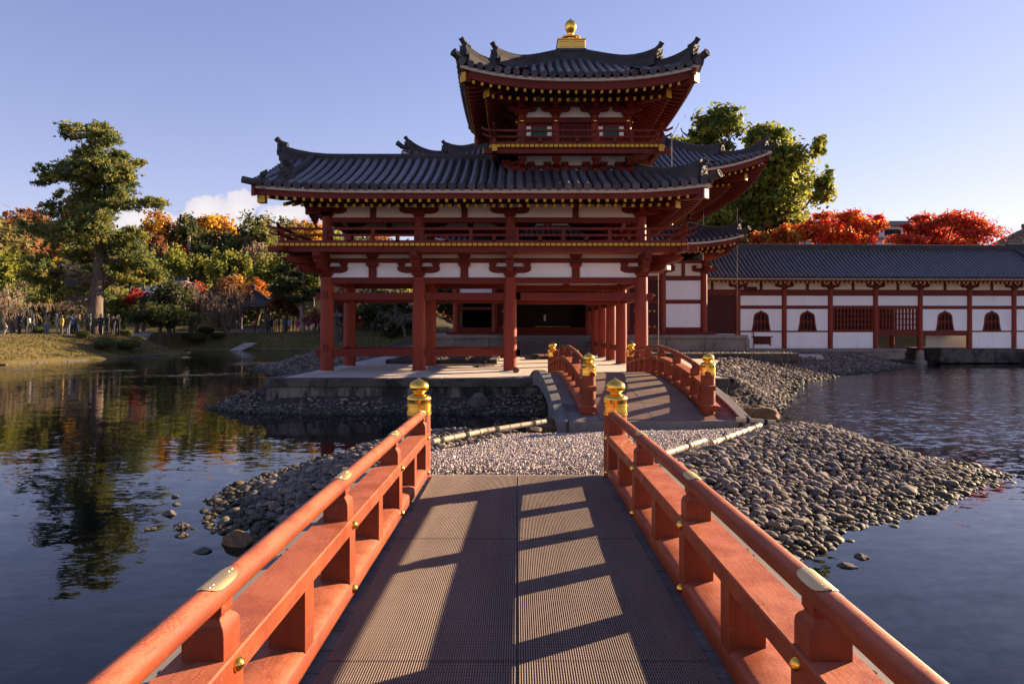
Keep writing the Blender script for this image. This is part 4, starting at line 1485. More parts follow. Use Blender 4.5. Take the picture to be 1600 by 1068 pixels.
def balustrade(parent, p, q, h, xs, mids, k=1.0, over=(0, 0), gilt=False):
    """three rails with full posts at fractions xs and short struts at mids; rails overshoot and turn up at the ends"""
    p, q = Vector(p), Vector(q)
    d = (q - p).normalized()
    L = (q - p).length
    def railing(z, w, hh, name, ends):
        a, b = p + d * -ends[0], q + d * ends[1]
        path = [a + ZV * (z + (0.10 * k if ends[0] > 0.12 else 0)), a + d * 0.16 * k + ZV * (z + (0.02 * k if ends[0] > 0.12 else 0))]
        path += [p + d * (L * t) + ZV * z for t in (0.06, 0.5, 0.94)]
        path += [b - d * 0.16 * k + ZV * (z + (0.02 * k if ends[1] > 0.12 else 0)), b + ZV * (z + (0.10 * k if ends[1] > 0.12 else 0))]
        m = MB(); m.sweep([(-w / 2, -hh / 2), (w / 2, -hh / 2), (w / 2, hh / 2), (-w / 2, hh / 2)], path)
        m.build(name, M_RED, parent, 30)
    railing(0.045 * k, 0.12 * k, 0.09 * k, 'bottom_rail', (0.1 if over[0] else 0, 0.1 if over[1] else 0))
    railing(h * 0.56, 0.08 * k, 0.06 * k, 'middle_rail', (over[0] * 0.9, over[1] * 0.9))
    railing(h, 0.075 * k, 0.07 * k, 'top_rail', over)
    for t in xs:
        c = p + d * (L * t)
        m = MB(); m.bar(c + ZV * 0.05, c + ZV * (h - 0.02), 0.10 * k, 0.10 * k, up=(d.x, d.y, 0)); m.build('rail_post', M_RED, parent)
    for t in mids:
        c = p + d * (L * t)
        m = MB(); m.bar(c + ZV * 0.05, c + ZV * (h * 0.56 - 0.02), 0.12 * k, 0.10 * k, up=(d.x, d.y, 0)); m.build('strut', M_RED, parent)


# ------------------------------------------------------------------ stone platform under the gallery
ZP = 0.862
plat = thing('stone_platform', 'low stone platform with pale top and mossy front blocks under the red gallery', 'platform', (0, 26, 0.4))
panel(plat, -6.60, 5.55, 18.05, 35.3, 0.70, ZP, M_PAVE, 'paved_top')
x = -6.67
i = 0
while x < 5.55:
    w = random.uniform(1.25, 1.7)
    x1 = min(5.6, x + w)
    m = MB(); m.box(x + 0.006, x1 - 0.006, 17.96 + random.uniform(0, 0.012), 18.35, ZP - 0.22, ZP + 0.004 + random.uniform(0, 0.006)); m.build('coping_stone', M_COPING, plat, bevel=0.015)
    x = x1
x = -6.64
while x < 5.5:
    w = random.uniform(0.9, 1.5)
    x1 = min(5.57, x + w)
    m = MB(); m.box(x + 0.006, x1 - 0.006, 18.02 + random.uniform(0, 0.02), 18.3, 0.15, ZP - 0.225); m.build('face_stone', M_STONEBLOCK, plat, bevel=0.012)
    x = x1
y = 18.36
while y < 34.5:
    y1 = min(34.6, y + random.uniform(1.3, 1.8))
    m = MB(); m.box(-6.67, -6.3, y + 0.006, y1 - 0.006, ZP - 0.22, ZP + 0.006); m.build('coping_stone', M_COPING, plat, bevel=0.015)
    m = MB(); m.box(-6.63, -6.4, y + 0.006, y1 - 0.006, 0.15, ZP - 0.225); m.build('face_stone', M_STONEBLOCK, plat, bevel=0.012)
    y = y1

# ------------------------------------------------------------------ gallery (front arm, corner turret, arm towards the hall)
wing = thing('wing_gallery', 'red two storey open gallery with tiled roof and corner turret topped by a gilt jewel', 'temple gallery', (-1, 23, ZP))
XC = [-5.845, -3.02, -0.217, 3.818]
YF, YB, YC = 21.0, 23.81, 25.03
YR = [25.03, 27.8, 30.6, 33.4, 36.2]
CR = 0.205
ZH = 3.75                         # column heads
for xx in XC: column(wing, xx, YF, ZP, ZH, CR)
for xx in XC[:2] + [XC[2]]: column(wing, xx, YB, ZP, ZH, CR)
for yy in YR:
    column(wing, XC[3], yy, ZP, ZH, CR)
    if yy > 26: column(wing, XC[2], yy, ZP, ZH, CR)


def bay_frame(p, q, out, foot=True, brk=True, end_noses=(False, False), white=True, mid=True):
    """timber frame between two column axes p, q (x, y): ties, head beam, plaster band, upper beam"""
    p, q = Vector((*p, 0)), Vector((*q, 0))
    d = (q - p).normalized()
    L = (q - p).length
    o = Vector(out)
    def bar(z0, z1, w, name, e0=0.0, e1=0.0, off=0.0, mat=None):
        a, b = p - d * e0 + o * off, q + d * e1 + o * off
        return beam(wing, a + ZV * (z0 + z1) / 2, b + ZV * (z0 + z1) / 2, w, z1 - z0, name, mat)
    e = [0.33 if n else 0.0 for n in end_noses]
    if foot: bar(1.33, 1.55, 0.13, 'tie_beam', *e)
    bar(3.06, 3.28, 0.13, 'tie_beam', *e)
    bar(3.56, 3.745, 0.17, 'head_beam')
    if white:
        m = MB(); m.bar(p + ZV * 3.98, q + ZV * 3.98, 0.05, 0.47); m.build('plaster_panel', M_PLASTER, wing)
        m = MB(); m.bar(p + ZV * 4.39, q + ZV * 4.39, 0.05, 0.12); m.build('plaster_panel', M_CREAM, wing)
    bar(4.19, 4.33, 0.18, 'upper_beam')
    if mid:
        c = p.lerp(q, 0.5)
        m = MB()
        m.bar(c + ZV * 3.75, c + ZV * 4.08, 0.24, 0.16, up=(o.x, o.y, 0))
        masu(m, c + ZV * 4.04, d, 0.36, 0.15)
        masu(m, c + ZV * 4.33, d, 0.36, 0.12)
        m.build('strut_post', M_RED, wing, 30)


FRONT, LEFT, RIGHT, BACK = (0, -1, 0), (-1, 0, 0), (1, 0, 0), (0, 1, 0)
for i in range(3):
    bay_frame((XC[i], YF), (XC[i + 1], YF), FRONT, foot=i < 2, end_noses=(i == 0, i == 1))
beam(wing, (XC[2], YF, 1.44), (XC[2] + 0.33, YF, 1.44), 0.13, 0.22)
beam(wing, (XC[3], YF, 3.17), (XC[3] + 0.35, YF, 3.17), 0.13, 0.20)
for i in range(2):
    bay_frame((XC[i], YB), (XC[i + 1], YB), BACK, foot=True)
bay_frame((XC[0], YF), (XC[0], YB), LEFT)
bay_frame((XC[2], YF), (XC[2], YB), LEFT, foot=False)
for a, b in zip([YF] + YR[:-1], YR):
    bay_frame((XC[3], a), (XC[3], b), RIGHT, foot=a > 24)
for a, b in zip(YR[:-1], YR[1:]):
    bay_frame((XC[2], a), (XC[2], b), LEFT, foot=True)
bay_frame((XC[2], YC), (XC[3], YC), BACK, foot=False)
# tenon wedges on the corner column
for z in (1.50, 3.10):
    m = MB(); m.box(XC[0] - 0.07, XC[0] + 0.07, YF - CR - 0.05, YF - CR + 0.1, z, z + 0.2); m.build('tenon', M_RED, wing, bevel=0.006)
# wall plates: brackets over every front, left and right column carry the balcony
BO = 1.06
for i, xx in enumerate(XC):
    bracket(wing, (xx, YF, ZH), (1, 0, 0), 1.0, FRONT, BO - 0.12)
for i in (0,):
    bracket(wing, (XC[0] - 0.002, YF + 0.002, ZH), (0, 1, 0), 0.995, LEFT, BO - 0.12)
    bracket(wing, (XC[0], YB, ZH), (0, 1, 0), 1.0, LEFT, BO - 0.12)
for yy in [YF + 0.002] + YR[:4]:
    bracket(wing, (XC[3] + 0.002, yy, ZH), (0, 1, 0), 0.995, RIGHT, BO - 0.12)
for xx in XC[:3]:
    bracket(wing, (xx, YB, ZH), (1, 0, 0), 0.99)
# diagonal corner arms
for (cx, dx) in ((XC[0], -1), (XC[3], 1)):
    m = MB()
    c = Vector((cx, YF, ZH)); o = Vector((dx, -1, 0)).normalized(); a = Vector((-o.y, o.x, 0))
    for (L, z0, z1) in ((0.95, 0.14, 0.34), (1.45, 0.36, 0.52)):
        m.prism([(0, z1), (0, z0), (L * 0.75, z0), (L * 0.93, z0 + 0.07), (L, z1)], c, o, ZV, a * 0.2)
    m.build('corner_arm', M_RED, wing, 30)
    m = MB(); e = c + o * 0.96 + ZV * 0.24; m.bar(e - o * 0.02, e + o * 0.03, 0.19, 0.13); m.build('arm_end', M_PLASTER if dx > 0 else M_RED, wing)  # sunlight on the right arm end is put into its white colour

# balcony: floor, edge beam, gilt joist ends, railing
BX0, BX1, BYF, BYL = -6.93, 4.93, 19.92, 24.9
panel(wing, BX0, BX1, BYF, 24.9, 4.585, 4.665, M_RED, 'balcony_floor')
panel(wing, -1.35, BX1, 24.9, 36.3, 4.585, 4.665, M_RED, 'balcony_floor')
zb = 4.50
beam(wing, (BX0 - 0.35, BYF + 0.10, zb), (BX1 + 0.35, BYF + 0.10, zb), 0.16, 0.165, 'balcony_beam')
beam(wing, (BX0 + 0.10, BYF - 0.33, zb - 0.003), (BX0 + 0.10, BYL, zb - 0.003), 0.16, 0.16, 'balcony_beam')
beam(wing, (BX1 - 0.10, BYF - 0.33, zb - 0.003), (BX1 - 0.10, 36.2, zb - 0.003), 0.16, 0.16, 'balcony_beam')
g = MB()
n = 78
for i in range(n):
    xx = BX0 + 0.08 + (BX1 - BX0 - 0.16) * i / (n - 1)
    g.box(xx - 0.060, xx + 0.060, BYF - 0.075, BYF - 0.002, 4.588, 4.662)
for i in range(100):
    yy = BYF + 0.1 + 0.152 * i
    g.box(BX1 + 0.002, BX1 + 0.075, yy - 0.058, yy + 0.058, 4.588, 4.662)
    if i < 32: g.box(BX0 - 0.075, BX0 - 0.002, yy - 0.058, yy + 0.058, 4.588, 4.662)
g.build('joist_end_caps', M_YELLOW, wing, kind='stuff')
for (xx, yy) in ((BX0 - 0.36, BYF + 0.10), (BX1 + 0.36, BYF + 0.10)):
    m = MB(); m.cbox((xx, yy, zb), (0.02, 0.165, 0.17)); m.build('beam_end_cap', M_YELLOW, wing)
posts_x = [0.0, 0.108, 0.226, 0.348, 0.470, 0.585, 0.70, 0.815, 0.912, 1.0]
mids_x = [(posts_x[i] + posts_x[i + 1]) / 2 for i in range(1, len(posts_x) - 2)]
balustrade(wing, (BX0 + 0.06, BYF + 0.06, 4.667), (BX1 - 0.06, BYF + 0.06, 4.667), 0.43, posts_x, mids_x, 1.0, (0.42, 0.42))
balustrade(wing, (BX0 + 0.055, BYF + 0.07, 4.668), (BX0 + 0.055, BYL, 4.668), 0.432, [0.25, 0.5, 0.75, 1], [0.12, 0.37, 0.62, 0.87], 1.0, (0.42, 0))
balustrade(wing, (BX1 - 0.055, BYF + 0.07, 4.668), (BX1 - 0.055, 35.9, 4.668), 0.432, [i / 12 for i in range(1, 13)], [(i + 0.5) / 12 for i in range(12)], 1.0, (0.42, 0))

# upper storey
ZU, ZW = 4.66, 5.59
for xx in XC: column(wing, xx, YF + 0.05, ZU, ZW + 0.02, 0.165, False, 'upper_column')
for xx in XC[:3]: column(wing, xx, YB - 0.05, ZU, ZW + 0.02, 0.165, False, 'upper_column')
for yy in YR[:4]:
    column(wing, XC[3] - 0.05, yy, ZU, ZW + 0.02, 0.165, False, 'upper_column')
    if yy > 26: column(wing, XC[2] + 0.05, yy, ZU, ZW + 0.02, 0.165, False, 'upper_column')


def upper_bay(p, q, out):
    p, q = Vector((*p, 0)), Vector((*q, 0))
    d = (q - p).normalized()
    o = Vector(out)
    beam(wing, p + ZV * 5.51, q + ZV * 5.51, 0.16, 0.16, 'head_beam')
    m = MB(); m.bar(p + ZV * 5.80, q + ZV * 5.80, 0.05, 0.42); m.build('plaster_panel', M_CREAM, wing)
    c = p.lerp(q, 0.5)
    m = MB(); m.bar(c + ZV * 5.59, c + ZV * 6.0, 0.19, 0.14, up=(o.x, o.y, 0)); masu(m, c + ZV * 5.92, d, 0.34, 0.14); m.build('strut_post', M_RED, wing)
    beam(wing, p - d * 0.15 + ZV * 6.07, q + d * 0.15 + ZV * 6.07, 0.19, 0.13, 'wall_plate')
    bracket(wing, p + ZV * 5.59, d, 0.92)
    bracket(wing, q + ZV * 5.591, d, 0.921)


for i in range(3): upper_bay((XC[i], YF + 0.05), (XC[i + 1], YF + 0.05), FRONT)
for i in range(2): upper_bay((XC[i], YB - 0.05), (XC[i + 1], YB - 0.05), BACK)
upper_bay((XC[0] + 0.02, YF + 0.05), (XC[0] + 0.02, YB - 0.05), LEFT)
for a, b in zip([YF + 0.05] + YR[:3], YR[:4]): upper_bay((XC[3] - 0.05, a), (XC[3] - 0.05, b), RIGHT)
for a, b in zip(YR[:3], YR[1:4]): upper_bay((XC[2] + 0.05, a), (XC[2] + 0.05, b), LEFT)
# eave purlin ends and struts on the left gable
for (yy, z) in ((YF + 0.05, 6.24), (YB - 0.05, 6.24)):
    beam(wing, (XC[0], yy, z), (-7.35, yy, z), 0.2, 0.2, 'gable_purlin')

# roof
EX0, EX1, EY = -7.45, 5.55, 19.30
RIDGE_Y, ARM_X = 22.42, 1.80
ROOF_RISE = 1.50


def w_prof(d):
    u = d / 3.12
    return 6.16 + ROOF_RISE * (0.78 * u + 0.22 * u * u)


def w_lift(s, d):
    """s measured as x along the front eave"""
    f = max(0.0, 1 - d / 3.0)
    r_ = max(0.0, (s - 2.8) / 2.75); l_ = max(0.0, (-4.6 - s) / 2.85)
    return f * (0.20 * r_ ** 2 + 0.13 * l_ ** 2)


wing_roof_mb = MB()
wing_roof_mb.box(-7.3, -7.29, 22.4, 22.41, 7.5, 7.51)
wing_roof = wing_roof_mb.build('roof', M_PAN, wing)
pan = roof_face(wing_roof, (0, EY, 0), (1, 0, 0), (0, 1, 0), EX0 + 0.14, EX1, w_prof, w_lift, lambda s: min(3.12, EX1 - s + 0.02), 0.272, 0.098)
p2 = roof_face(wing_roof, (0, 2 * RIDGE_Y - EY, 0), (1, 0, 0), (0, -1, 0), EX0 + 0.14, -1.3, w_prof, w_lift, lambda s: 3.12, 0.272, 0.098, rows='stuff')
r_lift = lambda s, d: max(0.0, 1 - d / 3.0) * 0.20 * max(0.0, (22.05 - s) / 2.75) ** 2
p3 = roof_face(wing_roof, (EX1, 0, 0), (0, 1, 0), (-1, 0, 0), EY, 35.0, w_prof, r_lift, lambda s: min(3.75, s - EY + 0.02), 0.272, 0.098, rows='stuff')
p4 = roof_face(wing_roof, (2 * ARM_X - EX1, 0, 0), (0, 1, 0), (1, 0, 0), 25.4, 35.0, w_prof, lambda s, d: 0, lambda s: 3.75, 0.272, 0.098, rows='stuff')
allpan = MB()
for p_ in (pan, p2, p3, p4): allpan.add(p_.v, p_.f)
me = allpan.mesh('roof'); me.materials.append(M_PAN); wing_roof.data = me
# right edge of left gable: verge tiles in steps, barge board, gable wall
for k in range(13):
    d = 0.05 + 3.05 * k / 12.5
    z = w_prof(d) + w_lift(EX0, d)
    for yv in (EY + d, 2 * RIDGE_Y - EY - d):
        m = MB(); m.tube([(EX0 - 0.18, yv, z + 0.03), (EX0 + 0.25, yv, z + 0.05)], 0.075, 10); m.build('verge_tile', M_TILE, wing_roof, 40)
m = MB()
for sg in (1, -1):
    yy = lambda d: EY + d if sg > 0 else 2 * RIDGE_Y - EY - d
    m.sweep([(-0.05, -0.36), (0.05, -0.36), (0.05, -0.03), (-0.05, -0.03)], [(EX0 - 0.02, yy(d), w_prof(d) + w_lift(EX0, d)) for d in np.linspace(0.0, 3.1, 8)])
m.build('barge_board', M_RED, wing_roof, 30)
panel(wing, XC[0] - 0.02, XC[0] + 0.02, YF + 0.2, YB - 0.2, 6.1, 6.9, M_CREAM, 'gable_panel')
# front eave
flift = lambda s, d: w_lift(s, 0)
eave(wing, (0, EY, 0), (1, 0, 0), (0, 1, 0), EX0, EX1 - 0.14, flift, (5.87, 6.03, 6.125))
sl = list(np.arange(EX0 + 0.35, EX1 - 0.5, 0.2545))
rafters(wing, (0, EY, 0), (1, 0, 0), (0, 1, 0), sl, flift, 5.83, 0.16, 6.05, 1.3, 0.075, 0.085)
sl2 = [s + 0.05 for s in sl if XC[0] - 1.2 < s < XC[3] + 0.65]
rafters(wing, (0, EY, 0), (1, 0, 0), (0, 1, 0), sl2, lambda s, d: 0.5 * w_lift(s, 0), 5.77, 0.66, 6.18, 2.1, 0.085, 0.095)
soffit(wing, (0, EY, 0), (1, 0, 0), (0, 1, 0), list(np.linspace(EX0, EX1 - 0.2, 18)), flift, 5.90, 0.2, 6.27, 2.1)
# right eave along the arm
rl = lambda s, d: r_lift(s, 0)
eave(wing, (EX1, 0, 0), (0, 1, 0), (-1, 0, 0), EY + 0.14, 35.0, rl, (5.87, 6.03, 6.125))
sr = list(np.arange(EY + 0.6, 35, 0.2545))
rafters(wing, (EX1, 0, 0), (0, 1, 0), (-1, 0, 0), sr, rl, 5.83, 0.16, 6.05, 1.3, 0.075, 0.085)
rafters(wing, (EX1, 0, 0), (0, 1, 0), (-1, 0, 0), [s + 0.05 for s in sr if s > YF - 0.7], lambda s, d: 0.5 * r_lift(s, 0), 5.77, 0.66, 6.18, 2.1, 0.085, 0.095)
soffit(wing, (EX1, 0, 0), (0, 1, 0), (-1, 0, 0), list(np.linspace(EY + 0.2, 35, 20)), rl, 5.90, 0.2, 6.27, 2.1)
# corner hip rafter at right, lower end gilt, upper end painted white as sunlit gilt; block at left
o = Vector((1, -1, 0)).normalized()
for (L, z, w) in ((2.28, 6.02, 0.22), (1.35, 5.86, 0.24)):
    c = Vector((XC[3] - 0.05, YF + 0.05, z))
    m = MB(); m.bar(c + ZV * 0.1, c + o * L, w, 0.26); m.build('hip_rafter', M_RED, wing)
    m = MB(); m.bar(c + o * (L - 0.005), c + o * (L + 0.025), w * 1.02, 0.265); m.build('rafter_cap', M_PLASTER if L > 2 else M_YELLOW, wing)
m = MB(); m.box(EX0 + 0.02, EX0 + 0.24, EY + 0.20, EY + 0.42, 5.78, 6.12); m.build('eave_block', M_YELLOW, wing)
# ridges
RZ = w_prof(3.12)
path = []
for xx in np.linspace(-7.75, -0.2, 16):
    up = 0.30 * max(0.0, (-5.9 - xx) / 1.85) ** 2.2
    path.append((xx, RIDGE_Y, RZ - 0.04 + up))
ridge(wing_roof, path, 0.32, 0.21, 4)
ornament(wing_roof, (-7.78, RIDGE_Y, RZ - 0.05 + 0.22), LEFT, 0.72)
# descending ridge near the left gable
path = [(-6.68, EY + d, w_prof(d) + w_lift(-6.68, d) + 0.05 + (0.10 * max(0, 1 - d / 1.0) ** 2)) for d in np.linspace(0.55, 3.05, 9)]
ridge(wing_roof, path, 0.27, 0.18, 3, 'descending_ridge')
ornament(wing_roof, (-6.68, EY + 0.48, w_prof(0.5) + 0.06), FRONT, 0.85)
# hip ridge at right corner, lower corner tile
def hip(dv):
    return Vector((EX1 - dv, EY + dv, w_prof(dv) + w_lift(EX1 - dv, dv)))
path = [hip(d) + ZV * (0.02 + 0.34 * max(0, 1 - (d - 0.22) / 1.2) ** 2) for d in np.linspace(0.26, 3.3, 12)]
ridge(wing_roof, path, 0.27, 0.22, 4, 'hip_ridge')
ornament(wing_roof, hip(0.22) + ZV * 0.10, (1, -1), 0.62)
m = MB(); c = hip(0.0); m.tube([c + Vector((-0.4, 0.4, 0.10)), c + Vector((-0.05, 0.05, 0.10)), c + Vector((0.13, -0.13, 0.17))], 0.11, 12)
m.lathe(c + Vector((0.12, -0.12, 0.165)), [(0.12, 0), (0.12, 0.04), (0.09, 0.042), (0.085, 0.02), (0.001, 0.025)], 14, (1, -1, 0.5)); m.build('corner_tile', M_RIDGE, wing_roof, 40)
m = MB(); c = Vector((EX0 - 0.1, EY - 0.02, w_prof(0) + w_lift(EX0, 0) + 0.03)); m.tube([c + Vector((0.5, 0.12, 0.02)), c + Vector((0.1, 0, 0)), c + Vector((-0.20, -0.05, 0.06))], 0.10, 12); m.build('corner_tile', M_RIDGE, wing_roof, 40)
m = MB(); m.tube([c + Vector((0.22, 0.2, 0.15)), c + Vector((0.30, 0.2, 0.26)), c + Vector((0.42, 0.2, 0.40))], [0.06, 0.09, 0.01], 6); m.build('verge_ornament', M_RIDGE, wing_roof)

# ---- turret on the corner
TX, TY, TH = 1.80, 23.0, 1.64
def tq(name, mb, mat, parent=None, **k):
    return mb.build(name, mat, parent or wing, **k)


panel(wing, TX - TH + 0.05, TX + TH - 0.05, TY - TH + 0.05, TY + TH - 0.05, 6.6, 9.7, M_PLASTER, 'turret_wall')
cols4 = [-TH, -0.59, 0.62, TH]
SIDES = [((1, 0, 0), FRONT), ((0, 1, 0), RIGHT), ((-1, 0, 0), BACK), ((0, -1, 0), LEFT)]
BH = 2.566
tz = 7.42
for si, (dA, dO) in enumerate(SIDES):
    A, O_ = Vector(dA), Vector(dO)
    C = Vector((TX, TY, 0)) + O_ * TH
    eps = 0.0015 * si
    show = si in (0, 1)
    # base: plinth, two tiers of brackets under the balcony
    beam(wing, C - A * (TH + 0.25) + ZV * 7.02 + O_ * 0.02, C + A * (TH + 0.25) + ZV * 7.02 + O_ * 0.02, 0.25, 0.14 + eps, 'turret_sill', M_RIDGE)
    for z in (7.19,):
        beam(wing, C - A * (TH + 0.1) + ZV * (z + 0.03 + eps) + O_ * 0.03, C + A * (TH + 0.1) + ZV * (z + 0.03 + eps) + O_ * 0.03, 0.10, 0.09, 'bracket_beam')
    for s in cols4:
        m = MB()
        c = C + A * s
        a = A
        for (L, z0, z1) in ((0.36, 6.92, 7.14), (0.62, 7.12, 7.28)):
            m.prism([(0, z1), (0, z0), (L * 0.7, z0), (L * 0.92, z0 + 0.07), (L, z1)], c, O_, ZV, a * 0.17)
        masu(m, c + O_ * 0.50 + ZV * 7.28, O_, 0.27, 0.14)
        for (dx, z) in ((-0.27, 7.02), (0.27, 7.02), (-0.27, 7.22), (0.27, 7.22)):
            masu(m, c + A * dx + O_ * 0.07 + ZV * z, A, 0.24, 0.13)
        hijiki(m, c + O_ * 0.07 + ZV * 7.10, A, 0.72, 0.12, 0.14)
        m.build('balcony_bracket', M_RED, wing, 30)
    if True:
        for z in (7.34,):
            beam(wing, C - A * (BH + 0.25) + O_ * (BH - TH - 0.10) + ZV * (7.50 + eps), C + A * (BH + 0.25) + O_ * (BH - TH - 0.10) + ZV * (7.50 + eps), 0.15, 0.15, 'balcony_beam')
        for sg in (-1, 1):
            m = MB(); c = C + A * sg * (BH + 0.255) + O_ * (BH - TH - 0.10) + ZV * (7.50 + eps); m.bar(c - A * 0.012, c + A * 0.012, 0.155, 0.16); m.build('beam_end_cap', M_YELLOW, wing)
    g = MB()
    for i in range(36):
        s = -BH + 0.07 + (2 * BH - 0.14) * i / 35
        c = C + A * s + O_ * (BH - TH + 0.03) + ZV * 7.635
        g.bar(c - O_ * 0.03, c + O_ * 0.032, 0.112, 0.082)
    g.build('joist_end_caps', M_YELLOW, wing, kind='stuff')
    p0 = C - A * (BH - 0.07) + O_ * (BH - TH - 0.07) + ZV * (7.685 + eps)
    p1 = C + A * (BH - 0.07) + O_ * (BH - TH - 0.07) + ZV * (7.685 + eps)
    fr = [(s + BH - 0.07) / (2 * BH - 0.14) for s in cols4]
    balustrade(wing, p0, p1, 0.43 + eps, [0.0, *fr] if si != 3 else fr, [(fr[i] + fr[i + 1]) / 2 for i in range(3)], 0.95, (0.38, 0.38))
    # walls
    for s in cols4[:-1] if si else cols4:
        c = C + A * s
        column(wing, c.x, c.y, 7.66, 9.0, 0.135, False, 'turret_column')
    for (z, h, w) in ((7.74, 0.10, 0.12), (8.63, 0.13, 0.20), (8.722, 0.05, 0.13)):
        beam(wing, C - A * (TH + 0.05) + O_ * 0.06 + ZV * (z + eps), C + A * (TH + 0.05) + O_ * 0.06 + ZV * (z + eps), w, h, 'wall_beam')
    for s in cols4:
        m = MB()
        for z in (8.63, 7.86): stud(m, C + A * s + O_ * 0.165 + ZV * z, O_, 0.05)
        m.build('gilt_stud', M_GOLD, wing, 50)
    for bi in (0, 2):
        sc_ = (cols4[bi] + cols4[bi + 1]) / 2
        c = C + A * sc_
        m = MB(); m.bar(c - A * 0.46 + O_ * 0.01 + ZV * 8.2, c + A * 0.46 + O_ * 0.01 + ZV * 8.2, 0.06, 0.74); m.build('window_wall', M_RED, wing)
        fr_ = MB(); w0 = 0.25
        fr_.bar(c - A * w0 + O_ * 0.06 + ZV * 8.48, c + A * w0 + O_ * 0.06 + ZV * 8.48, 0.06, 0.07)
        fr_.bar(c - A * w0 + O_ * 0.06 + ZV * 8.11, c + A * w0 + O_ * 0.06 + ZV * 8.11, 0.06, 0.07)
        win = fr_.build('window', M_RED, wing)
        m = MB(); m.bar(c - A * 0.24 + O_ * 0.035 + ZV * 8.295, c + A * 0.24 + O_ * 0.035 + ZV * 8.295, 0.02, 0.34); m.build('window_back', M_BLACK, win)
        m = MB()
        for i in range(9):
            q = c + A * (-0.22 + 0.055 * i) + O_ * 0.065
            m.bar(q + ZV * 8.14, q + ZV * 8.45, 0.036, 0.036, up=(O_.x, O_.y, 0))
        m.build('window_slats', M_GREEN, win)
        for sg in (-1, 1):
            q = c + A * (sg * 0.325) + O_ * 0.045
            m = MB(); m.bar(q - A * 0.07 + ZV * 8.295, q + A * 0.07 + ZV * 8.295, 0.05, 0.36); m.build('window_reveal', M_PLASTER, wing)
    c = C + A * (cols4[1] + cols4[2]) / 2
    m = MB(); m.bar(c - A * 0.5 + O_ * 0.03 + ZV * 8.18, c + A * 0.5 + O_ * 0.03 + ZV * 8.18, 0.06, 0.80); m.build('door', M_DARKRED, wing)
    m = MB()
    for sg in (-0.4, 0, 0.4): m.bar(c + A * sg + O_ * 0.07 + ZV * 7.80, c + A * sg + O_ * 0.07 + ZV * 8.50, 0.06, 0.05, up=(O_.x, O_.y, 0))
    for z in (8.5, 8.15): m.bar(c - A * 0.42 + O_ * 0.072 + ZV * z, c + A * 0.42 + O_ * 0.072 + ZV * z, 0.05, 0.06)
    m.build('door_frame', M_RED, wing)
    # three-stepped brackets under the eaves
    for z in (9.17, 9.50):
        beam(wing, C - A * (TH + 0.3) + O_ * 0.03 + ZV * (z + eps), C + A * (TH + 0.3) + O_ * 0.03 + ZV * (z + eps), 0.12, 0.12, 'bracket_beam')
    beam(wing, C - A * (TH + 0.75) + O_ * 0.62 + ZV * (9.42 + eps), C + A * (TH + 0.75) + O_ * 0.62 + ZV * (9.42 + eps), 0.13, 0.12, 'eave_purlin')
    for s in cols4:
        c = C + A * s + O_ * 0.06
        m = MB()
        masu(m, c + ZV * 8.83, A, 0.36, 0.17)
        hijiki(m, c + ZV * 8.94, A, 0.92, 0.16, 0.16)
        for q in (-0.36, 0, 0.36): masu(m, c + A * q + ZV * 9.08, A, 0.21, 0.12)
        hijiki(m, c + ZV * 9.24, A, 0.92, 0.14, 0.14)
        for q in (-0.36, 0, 0.36): masu(m, c + A * q + ZV * 9.36, A, 0.21, 0.12)
        for (L, z0, z1) in ((0.36, 8.96, 9.12), (0.70, 9.14, 9.32)):
            m.prism([(0, z1), (0, z0), (L * 0.72, z0), (L * 0.93, z0 + 0.06), (L, z1)], c, O_, ZV, A * 0.16)
            masu(m, c + O_ * (L - 0.1) + ZV * z1, O_, 0.22, 0.12)
        hijiki(m, c + O_ * 0.30 + ZV * 9.20, A, 0.80, 0.13, 0.13)
        for q in (-0.30, 0.30): masu(m, c + O_ * 0.30 + A * q + ZV * 9.31, A, 0.2, 0.11)
        m.build('eave_bracket', M_RED, wing, 30)
panel(wing, TX - BH, TX + BH, TY - BH, TY + BH, 7.58, 7.682, M_RED, 'balcony_floor')

# turret roof
HE = 3.476
def t_prof(d):
    u = d / 3.05
    return 9.40 + 1.60 * (0.80 * u + 0.20 * u * u)


def t_lift(s, d):
    return 0.40 * (min(abs(s), HE) / HE) ** 2.6 * max(0.0, 1 - d / 2.4)


tr = MB(); tr.box(TX - 0.1, TX, TY - .1, TY, 10.5, 10.6)
t_roof = tr.build('turret_roof', M_PAN, wing)
allp = MB()
for si, (dA, dO) in enumerate(SIDES):
    A, O_ = Vector(dA), Vector(dO)
    E = Vector((TX, TY, 0)) + O_ * HE
    pn = roof_face(t_roof, E, A, -O_, -HE + 0.10, HE - 0.10, t_prof, t_lift, lambda s: min(3.05, HE - abs(s)), 0.258, 0.092, rows='parts' if si == 0 else 'discs')
    allp.add(pn.v, pn.f)
    tl = lambda s, d: t_lift(s, 0)
    eave(wing, E + O_ * 0.0, A, -O_, -HE + 0.04, HE - 0.14, tl, (9.06, 9.27, 9.365))
    ss = [s for s in np.arange(-HE + 0.42, HE - 0.38, 0.247)]
    rafters(wing, E, A, -O_, ss, tl, 9.01, 0.20, 9.30, 1.25, 0.07, 0.085)
    rafters(wing, E, A, -O_, [s + 0.05 for s in ss if abs(s) < HE - 0.85], lambda s, d: 0.55 * t_lift(s, 0), 8.96, 0.72, 9.52, 2.0, 0.08, 0.095)
    soffit(wing, E, A, -O_, list(np.linspace(-HE + 0.2, HE - 0.2, 15)), tl, 9.10, 0.22, 9.62, 2.0)
me = allp.mesh('turret_roof'); me.materials.append(M_PAN); t_roof.data = me
